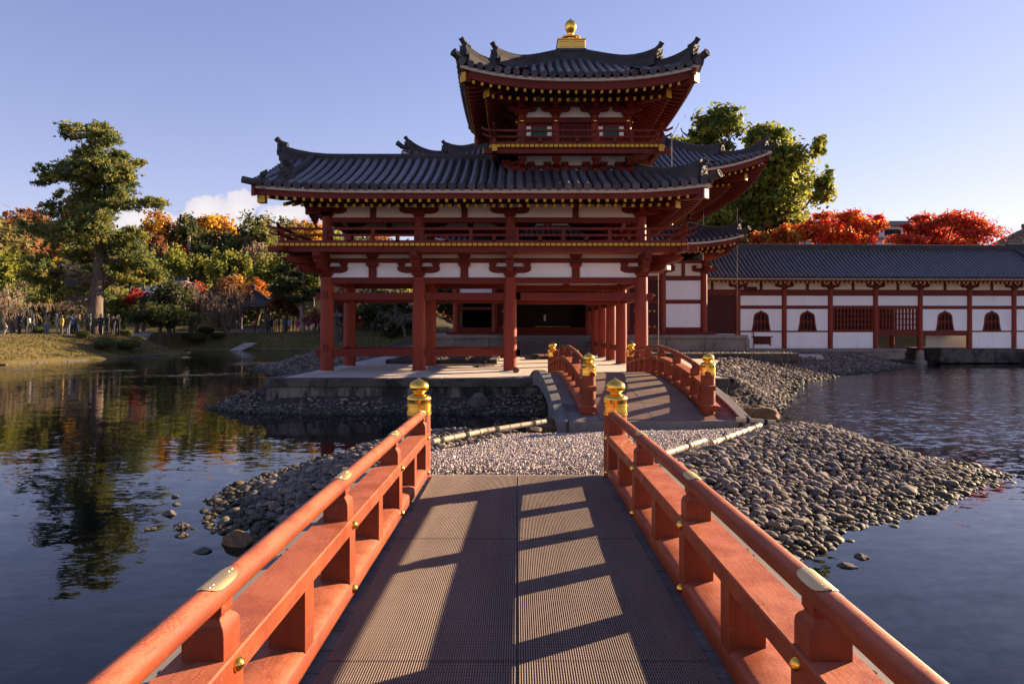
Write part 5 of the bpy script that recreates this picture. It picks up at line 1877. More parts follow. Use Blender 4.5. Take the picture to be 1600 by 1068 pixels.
for (ox, oy) in ((-1, -1), (1, -1), (1, 1), (-1, 1)):
    o = Vector((ox, oy, 0)).normalized()
    def hp(d):
        return Vector((TX + ox * (HE - d), TY + oy * (HE - d), t_prof(d) + t_lift(HE - d, d)))
    path = [hp(d) + ZV * (0.04 + 0.30 * max(0, 1 - (d - 0.18) / 1.0) ** 2) for d in np.linspace(0.18, 1.25, 8)]
    ridge(t_roof, path, 0.23, 0.20, 4, 'hip_ridge')
    ornament(t_roof, hp(0.14) + ZV * 0.22, (ox, oy), 0.62)
    path = [hp(d) + ZV * (0.14 + 0.30 * max(0, 1 - (d - 1.0) / 1.1) ** 2) for d in np.linspace(1.05, 3.15, 12)]
    ridge(t_roof, path, 0.24, 0.22, 4, 'hip_ridge')
    ornament(t_roof, hp(1.0) + ZV * 0.30, (ox, oy), 0.62)
    c = hp(0)
    m = MB(); m.tube([c - o * 0.5 + ZV * 0.12, c - o * 0.05 + ZV * 0.12, c + o * 0.17 + ZV * 0.22], 0.11, 12)
    m.lathe(c + o * 0.16 + ZV * 0.215, [(0.12, 0), (0.12, 0.04), (0.09, 0.042), (0.085, 0.02), (0.001, 0.025)], 14, o + ZV * 0.45); m.build('corner_tile', M_RIDGE, t_roof, 40)
    for (L, z, w) in ((2.42, 9.40, 0.22), (1.50, 9.18, 0.24)):
        cc = Vector((TX + ox * TH, TY + oy * TH, z))
        m = MB(); m.bar(cc + ZV * 0.08, cc + o * L, w, 0.26); m.build('hip_rafter', M_RED, wing)
        m = MB(); m.bar(cc + o * (L - 0.005), cc + o * (L + 0.03), w * 1.04, 0.27); m.build('rafter_cap', M_YELLOW, wing)
# dew basin and flaming jewel
m = MB(); m.box(TX - 0.45, TX + 0.45, TY - 0.45, TY + 0.45, 10.7, 11.33); m.box(TX - 0.49, TX + 0.49, TY - 0.49, TY + 0.49, 11.331, 11.42); m.build('basin_base', M_RIDGE, t_roof, bevel=0.01)
fin = MB(); fin.box(TX - 0.45, TX + 0.45, TY - 0.45, TY + 0.45, 11.421, 11.72)
fn = fin.build('gilt_finial', M_GOLD, wing, bevel=0.01)
m = MB()
m.box(TX - 0.475, TX + 0.475, TY - 0.475, TY + 0.475, 11.715, 11.75)
for sx in (-0.22, 0.22):
    for (x0, x1, z0, z1) in ((sx - 0.19, sx + 0.19, 11.47, 11.49), (sx - 0.19, sx + 0.19, 11.65, 11.67), (sx - 0.19, sx - 0.17, 11.49, 11.65), (sx + 0.17, sx + 0.19, 11.49, 11.65)):
        m.box(TX + x0, TX + x1, TY - 0.465, TY - 0.445, z0, z1)
m.build('basin_trim', M_GOLD, fn)
m = MB(); m.lathe((TX, TY, 11.745), [(0.22, 0), (0.23, 0.05), (0.24, 0.13), (0.20, 0.19), (0.12, 0.24), (0.115, 0.30)], 20); m.build('lotus_base', M_GOLD, fn, 40)
m = MB()
for i in range(8):
    an = 2 * PI * i / 8
    d = Vector((math.cos(an), math.sin(an), 0)); a = Vector((-d.y, d.x, 0))
    b = Vector((TX, TY, 11.94))
    rows_ = [(0.10, 0.07, 0.06), (0.20, 0.12, 0.04), (0.30, 0.10, 0.0), (0.37, 0.02, 0.0)]
    vs, fs = [], []
    for (rr, w, z) in rows_:
        vs += [b + d * rr - a * w + ZV * z, b + d * rr + a * w + ZV * z, b + d * rr + a * w + ZV * (z - 0.05), b + d * rr - a * w + ZV * (z - 0.05)]
    for q in range(3):
        for s in range(4): fs.append((q * 4 + s, q * 4 + (s + 1) % 4, q * 4 + 4 + (s + 1) % 4, q * 4 + 4 + s))
    fs += [(0, 1, 2, 3), (15, 14, 13, 12)]
    m.add(vs, fs)
m.build('lotus_petals', M_GOLD, fn, 30)
m = MB(); m.lathe((TX, TY, 11.98), [(0.105, 0), (0.10, 0.07), (0.115, 0.13), (0.16, 0.20), (0.192, 0.30), (0.195, 0.38), (0.175, 0.46), (0.125, 0.53), (0.06, 0.575), (0.018, 0.605), (0.003, 0.66)], 24); m.build('jewel', M_GOLD, fn, 50)

# ------------------------------------------------------------------ main hall behind the gallery
HX, HY = 3.42, 43.6
hall = thing('main_hall', 'main temple hall on a stone podium behind the gallery with wide upturned tiled eaves', 'temple hall', (HX, HY, ZP))
PX0, PX1, PY0, PY1, PZ = -5.2, 12.0, 35.5, 51.7, 1.84
panel(hall, PX0 + 0.1, PX1 - 0.1, PY0 + 0.1, PY1, 0.5, PZ - 0.02, M_PODIUM, 'podium')
xs = [PX0, -3.4, -1.6, 0.0]
xs2 = [3.9, 5.9, 7.9, 9.9, PX1]
for xx in (xs, xs2):
    for a, b in zip(xx[:-1], xx[1:]):
        m = MB(); m.box(a + 0.006, b - 0.006, PY0 - 0.06, PY0 + 0.6, PZ - 0.20, PZ); m.build('podium_coping', M_PODIUM, hall, bevel=0.015)
        m = MB(); m.box(a + 0.10, b - 0.10, PY0 + 0.05, PY0 + 0.3, 0.78, PZ - 0.205); m.build('podium_slab', M_PODIUM, hall, bevel=0.01)
        m = MB(); m.box(b - 0.10 + 0.003, b + 0.10 - 0.003, PY0 + 0.0, PY0 + 0.3, 0.78, PZ - 0.205); m.build('podium_pillar', M_PODIUM, hall, bevel=0.01)
    m = MB(); m.box(xx[0], xx[-1], PY0 - 0.05, PY0 + 0.3, 0.60, 0.93); m.build('podium_plinth', M_PODIUM, hall, bevel=0.015)
# steps up to the podium
for i in range(5):
    m = MB(); m.box(0.02, 3.88, 34.0 + 0.30 * i, 35.7, 0.5, ZP + 0.19 * (i + 1)); m.build('step', M_FASCIA, hall, bevel=0.012)
# skirt-roof storey walls
WX0, WX1, WY0, WY1 = HX - 6.72, HX + 6.72, 37.1, 50.1
ZF, ZT = PZ + 0.15, 5.2
HC = [WX0, WX0 + 2.1, -0.25, 3.9, 5.95, 7.9, WX1]
panel(hall, WX0 - 0.5, WX1 + 0.5, WY0 - 0.55, WY1 + 0.5, PZ + 0.003, ZF, M_RED, 'floor_sill')
for xx in HC: column(hall, xx, WY0, ZF, ZT, 0.19, False)
for k in range(1, 6): column(hall, WX1, WY0 + 2.6 * k, ZF, ZT, 0.19, False)
panel(hall, WX1 - 0.03, WX1 + 0.03, WY0 + 0.1, WY1, ZF, 6.3, M_PLASTER, 'side_wall')
panel(hall, WX0 - 0.03, WX0 + 0.03, WY0 + 0.1, WY1, ZF, 6.3, M_PLASTER, 'side_wall')
panel(hall, WX0, WX1, WY0 + 4.0, WY0 + 4.05, ZF, 6.3, M_BLACK, 'dark_backing')
for (z, h, w) in ((ZF + 0.12, 0.22, 0.16), (3.62, 0.2, 0.15), (4.90, 0.24, 0.17), (5.78, 0.16, 0.16)):
    beam(hall, (WX0 - 0.1, WY0, z), (WX1 + 0.1, WY0, z), w, h, 'wall_beam')
    beam(hall, (WX1, WY0, z + 0.002), (WX1, WY1, z + 0.002), w, h, 'wall_beam')
for i, (a, b) in enumerate(zip(HC[:-1], HC[1:])):
    if i in (3, 5):
        for (z0, z1) in ((ZF + 0.24, 3.51), (3.73, 4.77)):
            panel(hall, a + 0.18, b - 0.18, WY0 - 0.03, WY0 + 0.03, z0, z1)
        for s in (a + 0.28, b - 0.28):
            beam(hall, (s, WY0 - 0.05, ZF + 0.2), (s, WY0 - 0.05, 4.8), 0.13, 0.10, 'jamb')
    elif i == 4 or i == 1:
        d = MB(); d.box(a + 0.2, b - 0.2, WY0 - 0.02, WY0 + 0.06, ZF + 0.22, 4.8); dd = d.build('door', M_DARKRED, hall)
        m = MB()
        for r_ in range(3):
            for c_ in range(5):
                stud(m, (a + 0.45 + (b - a - 0.9) * c_ / 4, WY0 - 0.02, 2.25 + 0.86 * r_), FRONT, 0.07)
        m.build('door_studs', M_YELLOW, dd, 50)
    elif i == 0:
        panel(hall, a + 0.18, b - 0.18, WY0 - 0.03, WY0 + 0.03, 3.73, 4.77)
        beam(hall, (a, WY0, 3.25), (b, WY0, 3.25), 0.12, 0.14, 'tie_beam')
    else:  # wide middle bay: dark latticed doors set back
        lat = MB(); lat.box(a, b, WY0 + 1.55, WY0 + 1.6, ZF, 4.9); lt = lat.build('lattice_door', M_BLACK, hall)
        m = MB()
        for k in range(31): m.box(a + 0.1 + (b - a - 0.2) * k / 30 - 0.02, a + 0.1 + (b - a - 0.2) * k / 30 + 0.02, WY0 + 1.49, WY0 + 1.54, ZF + 0.1, 4.85)
        for k in range(19): m.box(a + 0.1, b - 0.1, WY0 + 1.475, WY0 + 1.50, ZF + 0.1 + 0.155 * k - 0.015, ZF + 0.1 + 0.155 * k + 0.015)
        m.build('lattice', M_LATTICE, lt, kind='stuff')
        beam(hall, (a, WY0 + 0.02, 4.1), (b, WY0 + 0.02, 4.1), 0.12, 0.2, 'tie_beam')
        beam(hall, (1.0, WY0 + 1.3, ZF + 0.28), (3.0, WY0 + 1.3, ZF + 0.28), 0.06, 0.06, 'barrier_pole', M_YELLOW)
        panel(hall, 1.5, 1.62, WY0 + 1.40, WY0 + 1.42, ZF + 0.6, ZF + 0.95, M_PLASTER, 'paper_notice')
    m = MB()
    c = Vector(((a + b) / 2, WY0, 5.0)); m.bar(c, c + ZV * 0.7, 0.18, 0.14, up=(0, 1, 0)); m.build('strut_post', M_RED, hall)
    panel(hall, a + 0.1, b - 0.1, WY0 - 0.02, WY0 + 0.02, 5.02, 5.72, M_CREAM)
for xx in HC: bracket(hall, (xx, WY0 - 0.02, 5.1), (1, 0, 0), 1.0, FRONT, 0.5, nose=0.05)

# skirt roof
MH = 8.25
MX, MY = HX, HY


def skirt(hx, y0, y1, prof, lift_amt, span, dmax_d, zs, raf, name, mats=True, rows_front='stuff', sides=('F', 'R', 'L'), pitch=0.29, r=0.10):
    base = MB(); base.box(HX - 0.1, HX, HY, HY + 0.1, 8, 8.1)
    rp = base.build(name, M_PAN, hall)
    hy = (y1 - y0) / 2
    yc = (y0 + y1) / 2
    allp = MB()
    defs = {'F': ((1, 0, 0), FRONT, hx, hy), 'R': ((0, 1, 0), RIGHT, hy, hx), 'L': ((0, -1, 0), LEFT, hy, hx), 'B': ((-1, 0, 0), BACK, hx, hy)}
    for k in sides:
        dA, dO, half, dist = defs[k]
        A, O_ = Vector(dA), Vector(dO)
        E = Vector((HX, yc, 0)) + O_ * dist
        lift = lambda s, d, half=half: lift_amt * max(0.0, (abs(s) - (half - span)) / span) ** 2.3 * max(0.0, 1 - d / 4.0)
        pn = roof_face(rp, E, A, -O_, -half + 0.1, half - 0.1, prof, lift, lambda s, half=half: min(dmax_d, half - abs(s)), pitch, r, rows=rows_front if k == 'F' else 'stuff', course=0.35)
        allp.add(pn.v, pn.f)
        tl = lambda s, d, lift=lift: lift(s, 0)
        eave(hall, E, A, -O_, -half + 0.05, half - 0.16, tl, zs, 20)
        zt1, zi1, zt2, zi2, d2 = raf
        ss = [s for s in np.arange(-half + 0.45, half - 0.4, 0.29)]
        rafters(hall, E, A, -O_, ss, tl, zt1, 0.22, zi1, d2 + 0.7, 0.085, 0.10)
        rafters(hall, E, A, -O_, [s + 0.06 for s in ss if abs(s) < half - d2 - 0.2], lambda s, d, lift=lift: 0.5 * lift(s, 0), zt2, d2, zi2, d2 + 1.5, 0.095, 0.11)
        soffit(hall, E, A, -O_, list(np.linspace(-half + 0.25, half - 0.25, 20)), tl, zt1 + 0.08, 0.25, zi2 + 0.1, d2 + 1.5)
    me = allp.mesh(name); me.materials.append(M_PAN); rp.data = me
    # corner ridges
    for (ox, oy) in ((-1, -1), (1, -1)):
        o = Vector((ox, oy, 0)).normalized()
        half = hx
        def hp(d):
            L = lift_amt * max(0.0, (hx - d - (hx - span)) / span) ** 2.3 * max(0.0, 1 - d / 4.0)
            return Vector((HX + ox * (hx - d), yc + oy * (hy - d), prof(d) + L))
        n1 = min(2.0, dmax_d * 0.55)
        path = [hp(d) + ZV * (0.32 * max(0, 1 - (d - 0.3) / 1.3) ** 2) for d in np.linspace(0.3, dmax_d if dmax_d < 3 else 2.1, 9)]
        ridge(rp, path, 0.28, 0.24, 4, 'hip_ridge')
        ornament(rp, hp(0.24) + ZV * 0.12, (ox, oy), 0.72)
        if dmax_d > 3:
            path = [hp(d) + ZV * (0.10 + 0.34 * max(0, 1 - (d - 1.9) / 1.2) ** 2) for d in np.linspace(1.95, dmax_d, 10)]
            ridge(rp, path, 0.30, 0.27, 4, 'hip_ridge')
            ornament(rp, hp(1.9) + ZV * 0.22, (ox, oy), 0.72)
        c = hp(0)
        m = MB(); m.tube([c - o * 0.6 + ZV * 0.12, c - o * 0.05 + ZV * 0.12, c + o * 0.2 + ZV * 0.24], 0.12, 12)
        m.lathe(c + o * 0.19 + ZV * 0.235, [(0.13, 0), (0.13, 0.05), (0.10, 0.052), (0.095, 0.02), (0.001, 0.025)], 14, o + ZV * 0.45); m.build('corner_tile', M_RIDGE, rp, 40)
        for (L, z, w, mm) in ((d2 + 0.35, zt1 + 0.02 + lift_amt, 0.26, M_PLASTER), (d2 - 0.55, zt2 - 0.05 + lift_amt * 0.55, 0.28, M_YELLOW)):  # outer gilt caps painted white, the sun on them put into the colour
            cc = Vector((HX + ox * (hx - 2.2), yc + oy * (hy - 2.2), zi2 - 0.15))
            e = Vector((HX + ox * (hx - 0.42), yc + oy * (hy - 0.42), z)) if mm is M_PLASTER else Vector((HX + ox * (hx - 1.0), yc + oy * (hy - 1.0), z))
            m = MB(); m.bar(cc, e, w, 0.3); m.build('hip_rafter', M_RED, hall)
            dv = (e - cc).normalized()
            m = MB(); m.bar(e - dv * 0.004, e + dv * 0.03, w * 1.03, 0.31); m.build('rafter_cap', mm, hall)
    return rp


mk_prof = lambda d: 6.62 + 1.05 * (d / 2.3) * (0.8 + 0.2 * d / 2.3)
skirt(MH, 34.95, 52.2, mk_prof, 0.42, 3.4, 2.35, (6.27, 6.47, 6.57), (6.22, 6.42, 6.14, 6.6, 0.75), 'skirt_roof', sides=('F', 'R', 'L'))
# core walls above the skirt roof
CXH, CY0, CY1 = 5.15, 38.6, 48.7
panel(hall, HX - CXH, HX + CXH, CY0, CY1, 6.3, 10.6, M_CREAM, 'upper_wall')
for xx in np.linspace(HX - CXH, HX + CXH, 4): column(hall, float(xx), CY0 - 0.02, 7.0, 9.6, 0.22, False)
for yy in np.linspace(CY0, CY1, 5): column(hall, HX + CXH + 0.02, float(yy), 7.0, 9.6, 0.22, False)
for z in (8.2, 9.0, 9.6):
    beam(hall, (HX - CXH, CY0 - 0.05, z), (HX + CXH, CY0 - 0.05, z), 0.2, 0.24, 'wall_beam')
    beam(hall, (HX + CXH + 0.05, CY0, z), (HX + CXH + 0.05, CY1, z), 0.2, 0.24, 'wall_beam')
for xx in np.linspace(HX - CXH, HX + CXH, 4): bracket(hall, (float(xx), CY0 - 0.1, 9.4), (1, 0, 0), 1.2, FRONT, 1.2)
for yy in np.linspace(CY0, CY1, 5): bracket(hall, (HX + CXH + 0.1, float(yy), 9.4), (0, 1, 0), 1.2, RIGHT, 1.2)
# green railing of the upper floor at right
balustrade(hall, (HX + CXH + 0.9, CY0 - 0.9, 7.75), (HX + CXH + 0.9, CY1, 7.75), 0.7, [0, .25, .5, .75, 1], [.12, .37, .62], 1.2, (0.3, 0))
balustrade(hall, (HX - CXH - 0.9, CY0 - 0.9, 7.752), (HX + CXH + 0.9, CY0 - 0.9, 7.752), 0.7, [.25, .5, .75, 1], [.12, .37, .62], 1.2, (0.3, 0.3))
panel(hall, HX - CXH - 1, HX + CXH + 1, CY0 - 1, CY1 + 1, 7.62, 7.745, M_RED, 'balcony_floor')
panel(hall, HX + CXH + 0.86, HX + CXH + 0.885, CY0 - 0.85, CY1, 7.80, 8.1, M_GREEN, 'balcony_lattice')
# great roof
gr_prof = lambda d: 9.95 + 2.45 * (d / 4.5) * (0.78 + 0.22 * d / 4.5)
gr = skirt(9.08, 33.35, 53.9, gr_prof, 0.98, 5.2, 4.5, (9.52, 9.78, 9.90), (9.44, 9.72, 9.30, 10.0, 1.5), 'great_roof', rows_front='parts')
# gable part of the great roof
m = MB()
gx = 4.6
m.prism([(-gx, 0), (gx, 0), (0, 2.75)], (HX, 38.2, 12.35), (1, 0, 0), ZV, (0, 0.3, 0)); m.build('gable', M_RED, gr)
for sg in (-1, 1):
    m = MB()
    st = np.linspace(0, 1, 10)
    path = [(HX + sg * gx * (1 - t), 44, 12.35 + 2.9 * (0.82 * t + 0.18 * t * t)) for t in st]
    vs, fs = [], []
    for (px_, _, pz_) in path:
        vs += [(px_, 37.0, pz_), (px_, 50.2, pz_)]
    for i in range(9): fs.append((i * 2, i * 2 + 1, i * 2 + 3, i * 2 + 2))
    m.add(vs, fs)
    m.build('upper_slope', M_PAN, gr)
    ridge(gr, [(p_[0], 37.25, p_[2] + 0.02) for p_ in path], 0.4, 0.36, 4, 'descending_ridge')
ridge(gr, [(HX, y_, 15.25 + 0.35 * (abs(y_ - 43.6) / 6.6) ** 3) for y_ in np.linspace(37, 50.2, 12)], 0.5, 0.75, 5)

# ------------------------------------------------------------------ tail corridor with bell windows
cor = thing('tail_corridor', 'long low white walled corridor with red timbers bell shaped windows and grey tiled roof', 'corridor', (11.5, 42.0, 0), R(2.2), local=True)
CB = [2.10, 5.0, 7.9, 10.76, 13.6, 16.75, 19.6, 22.5, 25.4]
CZ0, CZT = 0.93, 5.02


def cpan(x0, x1, z0, z1, mat=None, y=0.0, name='plaster_panel'):
    m = MB(); m.box(x0, x1, y - 0.03, y + 0.03, z0, z1)
    return m.build(name, mat or M_PLASTER, cor)


def cbeam(x0, x1, z0, z1, w=0.16, name='wall_beam', y=0.0):
    m = MB(); m.box(x0, x1, y - w / 2, y + w / 2, z0, z1)
    return m.build(name, M_RED, cor, bevel=0.006)


for i, xx in enumerate(CB):
    z0 = CZ0 if i != 4 else 0.80
    m = MB(); m.lathe((xx, 0, 0), [(0.165, z0), (0.16, 4.7)], 16); m.build('column', M_COLUMN, cor, 40)
    m = MB()
    masu(m, (xx, -0.02, 4.58), (1, 0, 0), 0.36, 0.18); hijiki(m, (xx, -0.02, 4.70), (1, 0, 0), 1.15, 0.17, 0.16)
    for s in (-0.46, 0, 0.46): masu(m, (xx + s, -0.02, 4.87), (1, 0, 0), 0.22, 0.13)
    m.build('bracket', M_RED, cor, 30)
for i, (a, b) in enumerate(zip(CB[:-1], CB[1:])):
    c = (a + b) / 2
    cbeam(a, b, 4.19, 4.56, 0.15, 'head_beam')
    cbeam(a, b, 5.00, 5.10, 0.17, 'wall_plate')
    cpan(a, b, 4.57, 5.0, M_CREAM)
    cbeam(c - 0.09, c + 0.09, 4.56, 5.0, 0.13, 'strut_post')
    cpan(a + 0.16, b - 0.16, 3.58, 4.18)
    cbeam(a, b, 3.37, 3.58, 0.14)
    cbeam(a, b, 1.94, 2.03, 0.12, 'sill_beam')
    if i in (2, 3):      # barred bays
        cbeam(a + 0.16, b - 0.16, 2.03, 2.10, 0.10, 'lattice_sill')
        bk = MB()
        nb = 12
        for k in range(nb):
            x = a + 0.22 + (b - a - 0.44) * k / (nb - 1)
            m = MB(); m.box(x - 0.045, x + 0.045, -0.045, 0.045, 2.08, 3.38); m.build('lattice_bar', M_RED, cor)
        for z in (2.40, 2.74, 3.08):
            m = MB(); m.box(a + 0.16, b - 0.16, -0.030, 0.030, z - 0.035, z + 0.035); m.build('lattice_bar', M_RED, cor)
        cpan(a, b, 1.95, 3.42, M_DARKRED, 2.7, 'dark_backing')  # added dark sheet, stands in for the shade behind the bars
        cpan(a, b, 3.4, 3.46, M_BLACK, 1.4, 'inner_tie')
    else:
        # plaster round a bell-shaped window
        w = 0.56
        half = [(0.60, 0.0), (0.55, 0.18), (0.50, 0.45), (0.475, 0.75), (0.45, 0.93), (0.36, 1.06), (0.24, 1.13), (0.10, 1.18), (0.03, 1.23), (0.0, 1.29)]
        outl = [(x, z) for x, z in half] + [(-x, z) for x, z in reversed(half[:-1])]
        zc = 2.03
        m = MB()
        # wall either side and above as polygons around the opening
        for sg in (-1, 1):
            edge = [(sg * x, z) for x, z in half]
            o_ = [(sg * ((b - a) / 2 - 0.16), 0.0)] + edge + [(0.0, 1.34), (sg * ((b - a) / 2 - 0.16), 1.34)]
            m.prism(o_, (c, 0, zc), (1, 0, 0), ZV, (0, 0.06, 0))
        m.build('plaster_panel', M_PLASTER, cor)
        inner = [(x * 0.80, 0.05 + z * 0.84) for x, z in outl]
        fr = MB(); n = len(outl)
        vs, fs = [], []
        for (yy) in (-0.06, 0.05):
            vs += [(c + x, yy, zc + z) for x, z in outl] + [(c + x, yy, zc + z) for x, z in inner]
        for k in range(n):
            k2 = (k + 1) % n
            fs += [(k, k2, n + k2, n + k), (2 * n + k2, 2 * n + k, 3 * n + k, 3 * n + k2), (k, 2 * n + k, 2 * n + k2, k2), (n + k2, 3 * n + k2, 3 * n + k, n + k)]
        fr.add(vs, fs)
        win = fr.build('bell_window', M_RED, cor)
        m = MB()
        for x in (-0.24, 0.0, 0.24): m.box(c + x - 0.03, c + x + 0.03, -0.03, 0.03, zc + 0.03, zc + (1.02 if x == 0 else 0.92))
        for z in (0.50, 0.60): m.box(c - 0.44, c + 0.44, -0.025, 0.025, zc + z - 0.03, zc + z + 0.03)
        m.build('glazing_bars', M_RED, win)
        m = MB(); m.prism([(x * 0.9, 0.02 + z * 0.9) for x, z in outl], (c, 0.10, zc), (1, 0, 0), ZV, (0, 0.02, 0)); m.build('window_back', M_BLACK, win)
    if i not in (3, 4):
        cpan(a + 0.165, b - 0.165, CZ0 + 0.01, 1.935)
    else:
        cbeam(a + 0.1, b - 0.1, 1.72, 1.94, 0.16, 'floor_beam')
# dark red board bay next to the hall, sign-board over the first column
cpan(-1.3, CB[0] - 0.16, 1.85, 4.18, M_DARKRED, name='board_wall')
cbeam(-1.3, CB[0], 4.19, 4.56, 0.15, 'head_beam'); cpan(-1.3, CB[0], 4.57, 5.0, M_CREAM); cbeam(-1.3, CB[0], 5.0, 5.1, 0.17, 'wall_plate')
cbeam(0.4, 0.58, 4.56, 5.0, 0.13, 'strut_post')
cpan(0.5, CB[0] - 0.16, CZ0 + 0.9, 1.80, M_PLASTER)
m = MB(); m.box(CB[0] + 0.35, CB[0] + 1.15, -0.16, -0.09, 4.42, 4.72); m.build('board', M_DARKRED, cor)
# barred vent low in the first bay
c = (CB[0] + CB[1]) / 2 + 0.05
vt = MB(); vt.box(c - 0.66, c + 0.66, -0.10, -0.035, 1.62, 1.69); vent = vt.build('vent', M_RED, cor)
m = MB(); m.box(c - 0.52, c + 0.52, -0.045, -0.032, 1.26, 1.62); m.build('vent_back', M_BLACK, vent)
m = MB()
for k in range(7): x = c - 0.51 + 1.02 * k / 6; m.box(x - 0.035, x + 0.035, -0.085, -0.045, 1.20, 1.62)
for z in (1.23, 1.43): m.box(c - 0.55, c + 0.55, -0.08, -0.05, z - 0.035, z + 0.035)
m.box(c + 0.49, c + 0.55, -0.085, -0.04, 1.08, 1.25)
m.box(c - 0.55, c - 0.51, -0.085, -0.04, 0.94, 1.95)
m.build('vent_bars', M_RED, vent)
# floor, back wall and far side seen through the openings
cpan(-1.3, 7.9, 0.95, 5.0, M_PLASTER, 3.2, 'back_wall'); cpan(16.75, 25.4, 0.95, 5.0, M_PLASTER, 3.2, 'back_wall'); cpan(7.9, 16.75, 3.4, 5.0, M_PLASTER, 3.2, 'back_wall')
m = MB(); m.box(7.9, 16.75, 0.02, 3.2, 1.80, 1.93); m.build('raised_floor', M_DARKRED, cor)
for xx in (10.9, 13.6, 16.6):
    m = MB(); m.lathe((xx, 3.0, 0), [(0.16, 0.5), (0.16, 1.8)], 12); m.build('rear_pier', M_COLUMN, cor, 40)
panel_far = cpan(15.2, 18.2, 0.9, 1.75, M_PLASTER, 1.9, 'plaster_panel')
# stone footings
m = MB(); m.box(2.1, 12.2, -0.75, 3.3, 0.30, CZ0); base1 = m.build('stone_base', M_PODIUM, cor, bevel=0.02)
m = MB(); m.box(2.1, 12.25, -0.82, -0.55, 0.74, CZ0 + 0.012); m.build('base_coping', M_PODIUM, cor, bevel=0.015)
m = MB(); m.box(14.5, 27, -0.60, 3.3, 0.05, CZ0 - 0.02); m.build('stone_base', M_COPING, cor, bevel=0.02)
m = MB(); m.box(19.5, 27, -1.3, -0.6, -0.2, CZ0 - 0.25); m.build('stone_base', M_COPING, cor, bevel=0.02)
m = MB(); m.lathe((13.6, 0, 0), [(0.42, 0.0), (0.36, 0.18), (0.24, 0.22), (0.235, 0.80)], 14); m.build('stone_pier', M_PODIUM, cor, 30)
# roof
c_prof = lambda d: 5.20 + 2.0 * (d / 3.05) * (0.80 + 0.20 * d / 3.05)
zero = lambda s, d: 0.0
base = MB(); base.box(5, 5.1, 1.5, 1.6, 6.9, 7.0)
c_roof = base.build('roof', M_PAN, cor)
E = Vector((0, -1.45, 0))
pn = roof_face(c_roof, E, (1, 0, 0), (0, 1, 0), -1.6, 20.6, c_prof, zero, lambda s: 3.05, 0.262, 0.092, rows='discs', course=0.3)
pn2 = roof_face(c_roof, (0, 4.65, 0), (1, 0, 0), (0, -1, 0), -1.6, 20.6, c_prof, zero, lambda s: 3.05, 0.262, 0.092, rows='stuff', course=0.3)
pn3 = roof_face(c_roof, E, (1, 0, 0), (0, 1, 0), 20.6, 27.0, lambda d: c_prof(d) + 0.05, lambda s, d: 0.25 * ((s - 20.6) / 6.4), lambda s: 3.05, 0.262, 0.092, rows='discs', course=0.3)
ap = MB()
for p_ in (pn, pn2, pn3): ap.add(p_.v, p_.f)
me = ap.mesh('roof'); me.materials.append(M_PAN); c_roof.data = me
eave(cor, E, (1, 0, 0), (0, 1, 0), -1.6, 27, zero, (4.98, 5.09, 5.17), 4)
rafters(cor, E, (1, 0, 0), (0, 1, 0), list(np.arange(-1.4, 27, 0.268)), zero, 4.93, 0.16, 5.22, 1.6, 0.09, 0.10)
soffit(cor, E, (1, 0, 0), (0, 1, 0), [-1.6, 27], zero, 4.99, 0.2, 5.29, 1.6)
CRZ = c_prof(3.05)
ridge(c_roof, [(x, 1.6, CRZ - 0.04) for x in np.linspace(-1.6, 20.4, 12)], 0.36, 0.32, 4)
ridge(c_roof, [(x, 1.6, CRZ + 0.02 + 0.35 * ((x - 20.4) / 6) ** 1.5) for x in np.linspace(20.41, 26.4, 6)], 0.38, 0.34, 4)
ridge(c_roof, [(20.6 + 1.1 * (1 - d / 3.0), -1.3 + d, c_prof(d) + 0.12) for d in np.linspace(0.2, 3.0, 8)], 0.32, 0.26, 3, 'descending_ridge')

# low terrace in front of the podium, right of the platform
ter = thing('gravel_terrace', 'low terrace with mossy stone kerb and gravel in front of the podium', 'terrace', (9.5, 33, 0.7))
x = 6.0
while x < 13.0:
    x1 = min(13.05, x + random.uniform(1.0, 1.6))
    m = MB(); m.box(x + 0.006, x1 - 0.006, 31.6, 31.9, 0.55, 1.02); m.build('kerb_stone', M_COPING, ter, bevel=0.02)
    x = x1
X, Y = scatter(6.0, 13.0, 31.9, 35.4, 0.11, 0.5, 57)
size = 0.055 * rng.lognormal(0, 0.25, len(X))
V, F, C, nv, _ = place_stones(np.stack([X, Y, np.full(len(X), 0.99)], 1), size, oshapes, OF, 58, 0.8, 0.6)
me = np_mesh('gravel', V, F, C * 1.6); me.materials.append(M_GRAVEL); link('gravel', me, ter, 'stuff')
# gravel court framed by kerbs inside the gallery
court = thing('gravel_court', 'dark gravel bed framed by stone kerbs behind the gallery columns', 'gravel bed', (-3, 28, ZP))
for (x0, x1, y0, y1) in ((-4.9, -0.75, 25.4, 25.7), (-4.9, -4.6, 25.705, 33.5), (-1.05, -0.75, 25.705, 33.5)):
    m = MB(); m.box(x0, x1, y0, y1, ZP - 0.1, ZP + 0.16); m.build('kerb_stone', M_COPING, court, bevel=0.02)
X, Y = scatter(-4.6, -1.05, 25.7, 33.5, 0.10, 0.5, 59)
size = 0.05 * rng.lognormal(0, 0.25, len(X))
V, F, C, nv, _ = place_stones(np.stack([X, Y, np.full(len(X), ZP + 0.08)], 1), size, oshapes, OF, 60, 0.8, 0.6)
me = np_mesh('gravel', V, F, C * 0.9); me.materials.append(M_GRAVEL); link('gravel', me, court, 'stuff')

